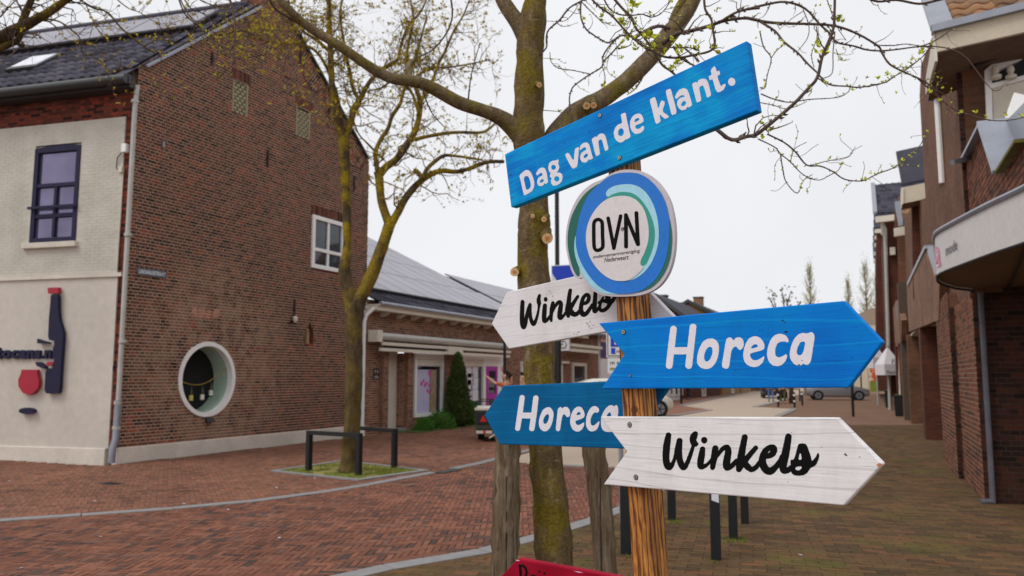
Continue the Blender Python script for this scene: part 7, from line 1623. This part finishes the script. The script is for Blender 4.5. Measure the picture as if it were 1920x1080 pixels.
a, b = onx(785,812,XG+.9), onx(900,812,XG+.9); bed = thing('plant_bed', ((a.x+XG)/2,(a.y+b.y)/2,0), 'low planted bed edge along the shop wall', 'plant bed', kind='structure'); del bed['category']; MB().box((XG+.01,a.y,0),(XG+.85,b.y,.03)).build('soil', M['conifer'], bed)
# ------------------------------------------------------------------ signs and poles in the street
lamp_c = G(1047,826); lp = thing('street_lamp', lamp_c, 'tall black street lamp post behind the young tree trunk', 'street lamp')
zt_ = at(1036,262,20).z; MB().tube([lamp_c,lamp_c+UP*2.6,lamp_c+UP*2.7,lamp_c+UP*zt_], [.085,.085,.06,.055], 12).build('pole', M['black'], lp, smooth='auto')
lathe(MB(), lamp_c+UP*zt_, [(0,.07),(.05,.2),(.12,.28),(.2,.3),(.26,.28),(.32,.1),(.35,.0)], 16).build('lamp_head', M['black'], lp, smooth='auto')
def facing(c): n_ = EYE-c; n_.z = 0; n_.normalize(); return n_, Vector((-n_.y,n_.x,0))
bs = thing('blue_direction_sign', at(1060,512,19.8), 'blue traffic sign with white border and arrow on the lamp post', 'sign'); c_ = at(1060,513,19.8); n_ = yawed(-.35,-.94); u_ = Vector((-n_.y,n_.x,0))
hw, hh2 = .36, .22; MB().obox(c_-u_*hw-UP*hh2, u_*2*hw, UP*2*hh2, n_*.02).build('border', M['sign_white'], bs); MB().obox(c_-u_*(hw-.02)-UP*(hh2-.02)+n_*.021, u_*(hw*1.45), UP*2*(hh2-.02), n_*.003).build('face', M['sign_blue'], bs); MB().obox(c_+u_*(hw*.5)-UP*(hh2-.02)+n_*.021, u_*(hw*.45), UP*2*(hh2-.02), n_*.003).build('face', M['sign_blue'], bs)
MB().prism([c_-u_*(hw-.02)+UP*(-hh2+.02)+n_*.0245, c_-u_*(hw-.02)+UP*.02+n_*.0245, c_-u_*(hw-.16)+UP*(-hh2+.02)+n_*.0245], n_*.001).build('arrow', M['sign_white'], bs); MB().bar(c_-n_*.0, Vector((lamp_c.x,lamp_c.y,c_.z)), .03).build('bracket', M['black'], bs)
tp = thing('slim_post', G(946,823), 'thin black sign post beside the purple door', 'post'); MB().tube([G(946,823),G(946,823)+UP*3.2], .04, 10).build('pole', M['black'], tp, smooth='auto')
ps = thing('parking_sign', at(1160,650,9), 'white parking board with blue P square and plate below', 'sign'); c_ = at(1158,648,9); n_ = yawed(-.1,-1).normalized(); u_ = Vector((-n_.y,n_.x,0)); pxm = 9/F
def plate(cx_,cyy,w,h,mat,nm,off,par=ps,th=.004): q = c_+u_*((cx_-1158)*pxm)-UP*((cyy-648)*pxm)+n_*off; return MB().obox(q-u_*w*pxm/2-UP*h*pxm/2, u_*w*pxm, UP*h*pxm, n_*th).build(nm, mat, par, bevel=.002)
plate(1159,642,44,56,M['sign_white'],'board',0,th=.012); 
for (cx_,cyy,w,h) in ((1159,667,38,1.2),(1159,617,38,1.2),(1139.6,642,1.2,50),(1178.4,642,1.2,50)): plate(cx_,cyy,w,h,M['ink'],'border',.0125)
plate(1159,634,28,32,M['sign_blue'],'parking_square',.0125); text3('lettering','P',c_-UP*0+u_*((1152-1158)*pxm)-UP*((645-648)*pxm)+n_*.0172,u_,UP,M['sign_white'],ps,.08,.17,.03)
plate(1149.5,658,8,11,M['sign_blue'],'symbol',.0125); text3('lettering','ma',c_+u_*((1156-1158)*pxm)-UP*((661-648)*pxm)+n_*.0165,u_,UP,M['ink'],ps,None,.05,.01)
plate(1159,686,40,28,M['sign_white'],'lower_plate',0,th=.01); text3('lettering','m a',c_+u_*((1144-1158)*pxm)-UP*((683-648)*pxm)+n_*.0115,u_,UP,M['ink'],ps,.1,.06,.015); plate(1149,691,12,4,pbr('faded_sticker', BR(150,144,100), .7),'sticker',.0105)
g0 = Vector((c_.x,c_.y,0))+u_*.02; MB().tube([g0-n_*.03,g0-n_*.03+UP*(c_.z+.1)], .025, 10).build('pole', M['zinc'], ps, smooth='auto')
# parasols and planters on the right
for k,(x,y,w,h) in enumerate(((1666.5,764,12,32),(1686,780.5,15,39))):
    c_ = G(x,y); dep = (c_-EYE).dot(yawed(0,1)); s_ = w*dep/F; hz = h*dep/F; u_, v_ = UX, UY
    t = thing('planter', c_, ('black square planter holding the parasol pole','nearer black square planter by the brown pillar')[k], 'planter', 'black planters along the shops')
    MB().hexa([tuple(c_+Vector((a*s_*.42,b*s_*.42+s_*.4,0))) for a,b in ((-1,-1),(1,-1),(1,1),(-1,1))]+[tuple(c_+Vector((a*s_*.5,b*s_*.5+s_*.4,hz))) for a,b in ((-1,-1),(1,-1),(1,1),(-1,1))]).build('pot', M['black'], t, bevel=.01)
    MB().box((c_.x-s_*.4,c_.y+s_*.0,hz),(c_.x+s_*.4,c_.y+s_*.8,hz+.02)).build('soil', M['grass'], t)
cloth = pbr('white_parasol_cloth', BR(214,210,214), .85, .05, 3)
for k,(dep,ax_,ay_,L_,T_,R_,lab,txt) in enumerate(((39,1664,650,1658,703,1691,'white parasol with printed valance above the planters','Puurtje'),(46,1662,646,1637,690,1660,'white parasol behind the lettered one, farther down the footway',''))):
    t = thing('parasol', G(1667,740), lab, 'parasol', 'white parasols over the footway'); A = at(ax_,ay_,dep+.6)
    q0, q1 = at(L_,T_-20,dep), at(R_,T_-20,dep); q1.z = q0.z; u_ = (q1-q0); d_ = Vector((-u_.y,u_.x,0)).normalized()*u_.length*1.2; C_ = [q0,q1,q1+d_,q0+d_]; tz = Vector((0,0,-20*dep/F))
    apx = (C_[0]+C_[2])/2; apx.z = A.z
    MB().add([tuple(p_) for p_ in C_]+[tuple(apx)],[(0,1,4),(1,2,4),(2,3,4),(3,0,4)]).build('canopy', cloth, t)
    for i in range(4): MB().obox(C_[i], C_[(i+1)%4]-C_[i], tz, Vector((0,.004,.0))).build('valance', cloth, t)
    MB().tube([(apx.x,apx.y,0),(apx.x,apx.y,apx.z+.05)], .05, 8).build('pole', M['pipe'], t, smooth='auto')
    if txt: nn_ = -d_.normalized(); text3('lettering', txt, q0+u_*.12+tz*.85+nn_*.02, u_.normalized(), UP, pbr('green_grey_print', BR(128,130,110), .8), t, u_.length*.76, .22, .02); text3('lettering', 'P.', q0+u_*.42+UP*.02+nn_*.03-tz*.02, u_.normalized(), UP, M['ink'], t, None, .3, .01)
# ------------------------------------------------------------------ vehicles
def xform(mb, o, u, v):
    o, u, v = Vector(o), Vector(u), Vector(v); mb.v = [tuple(o+u*x+v*y+UP*z) for x,y,z in mb.v]; return mb
def car(c, fwd, paint, lab, L=4.3, hgt=1.5, hatch=False, name='parked_car', plate='orange'):
    """c: ground point under the middle; fwd: heading"""
    u = Vector(fwd).normalized(); v = Vector((-u.y,u.x,0)); t = thing(name, c, lab, 'car')
    st = [(-.5,.42,.62,.62,.70),(-.492,.32,.88,.88,.80),(-.47,.28,.95,1.02,.84),(-.42 if hatch else -.38,.22,.98,hgt-.12,.86),(-.30,.2,.96,hgt,.87),(-.1,.2,.94,hgt+.01,.88),(.06,.2,.93,hgt-.03,.88),(.15,.2,.92,hgt-.22,.87),(.26,.2,.90,.96,.86),(.40,.22,.80,.84,.83),(.47,.28,.70,.72,.76),(.495,.36,.58,.60,.66)]
    ring = []; mb = MB()
    for x,zb,zt,zr,w in st:
        h = [(w*.86,zb),(w*.98,zb+.1),(w,zb+(zt-zb)*.45),(w*.97,zt-.06),(w*.93,zt),(w*.93-(zr-zt)*.42,zt+(zr-zt)*.86),(w*.93-(zr-zt)*.55-.05,zr),(0,zr+.015)]
        ring.append([(x*L,a,b) for a,b in h]+[(x*L,-a,b) for a,b in h[-2::-1]])
    n = len(ring[0])
    for r in ring: mb.v += r
    for i in range(len(ring)-1):
        for k in range(n-1): mb.f.append((i*n+k,(i+1)*n+k,(i+1)*n+k+1,i*n+k+1))
        mb.f.append((i*n+n-1,(i+1)*n+n-1,(i+1)*n,i*n))
    mb.f.append(tuple(range(n))); mb.f.append(tuple((len(ring)-1)*n+k for k in range(n))[::-1])
    body = xform(mb, c, u, v).build('body', paint, t, smooth='auto')
    def lerp3(a,b,f): return tuple(a[i]+(b[i]-a[i])*f for i in range(3))
    for sgn in (0,1):      # side windows
        for (i0,i1,m0,m1) in ((3,4,.25,.9),(4,5,.06,.96),(5,6,.06,.94),(6,7,.06,.72)):
            a,b = ring[i0],ring[i1]; k = 4 if not sgn else n-5; k2 = 5 if not sgn else n-6
            q = [lerp3(lerp3(a[k],b[k],f),lerp3(a[k2],b[k2],f),g) for f,g in ((m0,.1),(m1,.1),(m1,.95),(m0,.95))]
            s_ = -.012 if sgn else .012
            xform(MB().add([(x,y+s_,z+.004) for x,y,z in q],[(0,1,2,3)]), c, u, v).build('side_window', M['glass'], body)
    for i0,i1,nm,dx in ((6,8,'windscreen',.012),(2,3,'rear_window',-.012)):
        a,b = ring[i0],ring[i1]; q = [lerp3(a[5],a[n-6],.06),lerp3(b[5] if i0==6 else b[5],b[n-6],.06),lerp3(b[5],b[n-6],.94),lerp3(a[5],a[n-6],.94)]
        if i0 == 2: q = [lerp3(a[5],b[5],.1),lerp3(a[5],b[5],.9),lerp3(a[n-6],b[n-6],.9),lerp3(a[n-6],b[n-6],.1)]
        xform(MB().add([(x+dx,y,z+.012) for x,y,z in q],[(0,1,2,3)]), c, u, v).build(nm, M['glass'], body)
    for x in (-.31*L,.32*L):
        for s_ in (-1,1):
            wc = Vector(c)+u*x+v*(s_*.70)+UP*.31; w_ = MB().disc(wc, v*s_, .31, .19, 22).build('wheel', M['tyre'], t, smooth='auto')
            MB().disc(wc+v*s_*.185, v*s_, .21, .02, 18).build('rim', M['zinc'], w_, smooth='auto'); MB().disc(wc+v*s_*.206, v*s_, .05, .01, 10).build('hub_cap', M['black'], w_)
            for k in range(5): a_ = k*1.2566; e = (u*math.cos(a_)+UP*math.sin(a_)); MB().obox(wc+v*s_*.2055+e*.06-e.cross(v)*.02, e*.13, e.cross(v)*.04, v*s_*.006).build('spoke_gap', M['black'], w_)
            MB().tube([wc+v*s_*.12,wc+v*s_*.186], .36, 22).build('wheel_arch', M['black'], t)
    for s_ in (-1,1):
        xform(MB().box((.43*L,s_*.52-.12,.56),(.482*L,s_*.52+.12,.68)), c, u, v).build('headlight', M['sign_white'], t, bevel=.01); xform(MB().box((-.497*L,s_*.62-.1,.72),(-.47*L,s_*.62+.1,.92)), c, u, v).build('tail_light', M['lamp_red'], t, bevel=.01)
        xform(MB().box((.10*L,s_*.9-.07,.92),(.13*L,s_*.9+.07,1.02)), c, u, v).build('wing_mirror', paint, t, bevel=.01)
    xform(MB().box((-.503*L,-.25,.55),(-.499*L,.25,.66)), c, u, v).build('number_plate', M['orange'], t); xform(MB().box((.497*L,-.25,.4),(.502*L,.25,.5)), c, u, v).build('number_plate', M['orange'], t)
    return t
cR = yawed(1,0)
c_ = (G(1541,752)+G(1608,748))/2; car(c_+yawed(0,.7), yawed(.97,-.24), M['car_silver'], 'silver estate car parked across the end of the footway', 4.25, 1.48)
c_ = G(1498,750); car(c_+yawed(.2,6), yawed(.25,.97), M['car_dark'], 'dark car with yellow plate behind the bare small tree', 4.2, 1.45)
c_ = G(1246,782); car(c_+yawed(-1.62,.8), yawed(.97,.22), M['car_white'], 'cream white car half hidden behind the signpost', 4.1, 1.52, True)
# olive trailer by the purple door
tr0 = G(938,829); u, v = yawed(1,.0), yawed(.0,1); t = thing('trailer', tr0, 'small olive trailer with red warning triangle beside the shop', 'trailer')
def tb(nm, a, b, mat, par=t, **k): return xform(MB().box(a,b), tr0, u, v).build(nm, M[mat] if isinstance(mat,str) else mat, par, **k)
w0 = -.62
bd = tb('body', (w0,0,.30),(.62,1.8,.78), 'olive', bevel=.02); tb('lid_rim', (w0-.02,-.02,.781),(.64,1.82,.83), 'offwhite', bd)
tb('light_board', (w0+.02,-.03,.44),(w0+.38,-.002,.74), 'ink', bevel=.008)
c0_ = tr0+u*(w0+.2)-v*.035; MB().prism([c0_-u*.09+UP*.50, c0_+u*.09+UP*.50, c0_+UP*.66], -v*.006).build('warning_triangle', M['lamp_red'], t)
bp = tb('bumper', (w0,-.06,.2),(.62,-.0,.3), 'black'); tb('white_reflector', (w0+.02,-.064,.215),(w0+.2,-.0601,.285), 'offwhite', bp); tb('red_reflector', (w0+.2,-.066,.215),(w0+.26,-.0601,.285), 'lamp_red', bp); tb('white_reflector', (w0+.26,-.064,.215),(w0+.42,-.0601,.285), 'offwhite', bp)
tb('number_plate', (w0+.62,-.07,.18),(w0+.95,-.061,.3), 'orange', bp); tb('strut', (w0+.42,-.06,.34),(w0+.47,-.02,.72), 'pipe')
mb = MB()
for y_ in (0,1.75): mb.tube([(w0+.03,y_,.8),(w0+.03,y_,1.0),(.58,y_,1.0),(.58,y_,.8)], .014, 6)
mb.tube([(w0+.03,0,1.0),(w0+.03,1.75,1.0)], .014, 6); xform(mb, tr0, u, v).build('rail', M['black'], t, smooth='auto')
MB().bar(tr0+u*(w0+.35)-v*.25+UP*.12, tr0+u*(w0+.75)-v*.12+UP*.36, .03).build('lowered_strut', M['offwhite'], t)
for s_ in (-1,1):
    wc = tr0+u*(s_*.5)+v*.8+UP*.24; w_ = MB().disc(wc-u*.08, u, .24, .16, 20).build('wheel', M['tyre'], t, smooth='auto'); MB().disc(wc+u*s_*.081, u*s_, .13, .01, 14).build('rim', M['offwhite'], w_)
MB().tube([tr0+u*.15-v*.02+UP*.25,tr0+u*.15+v*.9+UP*.1], .05, 8).build('axle_tube', M['black'], t)
# ------------------------------------------------------------------ people
def skin_mesh(name, nodes, edges, mat, par, sub=1):
    me = bpy.data.meshes.new(name); w = base_of(par); me.from_pydata([tuple(Vector(p[:3])-w) for p in nodes], edges, []); me.materials.append(mat)
    o = link(name, me, None, par); BASE[o.name] = w; m = o.modifiers.new('skin','SKIN'); m.use_smooth_shade = True
    me.skin_vertices[0].data[0].use_root = True
    for i,p in enumerate(nodes): r = p[3]; me.skin_vertices[0].data[i].radius = (r, p[4] if len(p) > 4 else r)
    s = o.modifiers.new('sub','SUBSURF'); s.levels = s.render_levels = sub; return o
def person(c, face, lab, top, trousers, stride=.18, arm=None, hair='hair', hgt=1.72, group=None, bag=None, arms_bare=False):
    f = Vector(face).normalized(); s = Vector((-f.y,f.x,0)); k = hgt/1.72; c = Vector((c.x,c.y,0)); t = thing('person', c, lab, 'person', group)
    def P(x,y,z,r,r2=None): q = c+(s*x+f*y+UP*z)*k; return (q.x,q.y,q.z,r*k) if r2 is None else (q.x,q.y,q.z,r*k,r2*k)
    A = arm or [((.19,0,1.40),(.25,-.04,1.12),(.22,.08,.88)),((-.19,0,1.40),(-.25,.03,1.12),(-.22,.14,.90))]
    hips = [P(0,0,.95,.15,.11)]
    N = hips+[P(0,0,1.15,.125,.09),P(0,0,1.36,.15,.1),P(0,.0,1.46,.07),P(0,.01,1.54,.055),P(0,.03,1.63,.078,.095),P(0,.02,1.70,.06,.07)]
    E = [(0,1),(1,2),(2,3),(3,4),(4,5),(5,6)]
    for sg,st_ in ((1,stride),(-1,-stride)):
        b = len(N); N += [P(sg*.09,st_*.1,.86,.085),P(sg*.1,st_*.6+.03,.48,.058),P(sg*.1,st_,.09,.04),P(sg*.1,st_+.13,.035,.035,.03)]; E += [(0,b),(b,b+1),(b+1,b+2),(b+2,b+3)]
    for q in A:
        b = len(N); N += [P(*q[0],.05),P(*q[1],.038),P(*q[2],.028)]; d = (Vector(q[2])-Vector(q[1])).normalized(); h_ = Vector(q[2])+d*.07; N.append(P(*h_,.036,.02)); E += [(2,b),(b,b+1),(b+1,b+2),(b+2,b+3)]
        for j in range(4): fo = h_+d*(.09-.008*abs(j-1.4))+Vector((.0,(j-1.5)*.018,-.01)); N.append(P(*fo,.008)); E.append((b+3,len(N)-1))
        N.append(P(*(h_+d*.03+Vector((0,.045,0))),.009)); E.append((b+3,len(N)-1))
    body = skin_mesh('body', N, E, M['skin'], t)
    nd = Vector(P(0,.12,1.62,0)[:3]); MB().tube([nd+UP*.03*k-f*.03,nd-UP*.02*k+f*.012,nd-UP*.03*k-f*.02],[.006,.013,.008],6).build('nose', M['skin'], t)
    for sg in (1,-1): MB().ball(Vector(P(sg*.033,.108,1.645,0)[:3]), .011, 6, 4).build('eye', M['ink'], t); MB().ball(Vector(P(sg*.085,.02,1.62,0)[:3]), .022, 6, 4,(.5,1,1.2)).build('ear', M['skin'], t)
    MB().bar(Vector(P(-.025,.112,1.575,0)[:3]),Vector(P(.025,.112,1.575,0)[:3]),.008).build('mouth', M['wine'], t)
    T = [P(0,0,.96,.16,.12),P(0,0,1.15,.14,.105),P(0,0,1.36,.165,.115),P(0,0,1.44,.085)]; TE = [(0,1),(1,2),(2,3)]
    for q in A:
        b = len(T); e2 = Vector(q[1]).lerp(Vector(q[2]), .85); T += [P(*q[0],.064),P(*q[1],.05)]; TE += [(2,b),(b,b+1)]
        if not arms_bare: T.append(P(*e2,.04)); TE.append((b+1,b+2))
    skin_mesh('shirt', T, TE, M[top], t)
    Lg = [P(0,0,.97,.158,.12)]; LE = []
    for sg,st_ in ((1,stride),(-1,-stride)):
        b = len(Lg); Lg += [P(sg*.09,st_*.1,.85,.1),P(sg*.1,st_*.6+.03,.48,.074),P(sg*.1,st_,.12,.06)]; LE += [(0,b),(b,b+1),(b+1,b+2)]
        p0_ = Vector(P(sg*.1,st_-.05,.04,0)[:3]); MB().ball(p0_+f*.07, .05, 8, 6, (1,1.0,.8)).build('shoe', M['ink'], t); MB().bar(p0_, p0_+f*.2, .085, .06).build('shoe', M['ink'], t, bevel=.02)
    skin_mesh('trousers', Lg, LE, M[trousers], t)
    skin_mesh('hair', [P(0,-.0,1.66,.085,.1),P(0,-.03,1.71,.075,.085),P(0,-.05,1.62,.07,.05)], [(0,1),(0,2)], M[hair], t)
    if bag: q = Vector(P(-.26,.05,.75,0)[:3]); MB().box(tuple(q-Vector((.17,.08,.16))),tuple(q+Vector((.17,.08,.14)))).build('hand_bag', M['ink'], t, bevel=.02)
    return t
fo = yawed(0,1); 
person(G(1446,753), yawed(.1,1), 'person in light blue jeans walking away along the beige street', 'dark_cloth', 'jeans', .14, hgt=1.75)
person(G(1468,757), yawed(-.1,-1), 'person in olive trousers with a black bag by the striped bollards', 'dark_cloth', 'olive_cloth', .05, bag=True)
person(G(1281,747), yawed(.6,.8), 'person in dark blue trousers walking on the far left pavement', 'dark_cloth', 'blue_cloth', .16)
person(G(1290,749), yawed(.8,.6), 'person in black trousers walking at the right of a pair', 'dark_cloth', 'dark_cloth', .2)
c_ = at(950,835,20.3); person(c_, yawed(-.9,.4), 'person in orange and black top reaching up beside the purple door', 'orange_cloth', 'dark_cloth', .05,
   arm=[((.17,0,1.42),(.2,.22,1.46),(.2,.42,1.60)),((-.19,0,1.40),(-.25,.03,1.12),(-.22,.14,.90))], arms_bare=True, hgt=1.70)
c_ = at(981,835,20.6); person(c_, yawed(-.5,-.8), 'person in violet top half hidden by the young tree trunk', 'blue_cloth', 'dark_cloth', .05, hgt=1.66,
   arm=[((.19,0,1.40),(.27,.1,1.3),(.14,.2,1.5)),((-.19,0,1.40),(-.3,.1,1.3),(-.26,.16,1.54))], arms_bare=True)
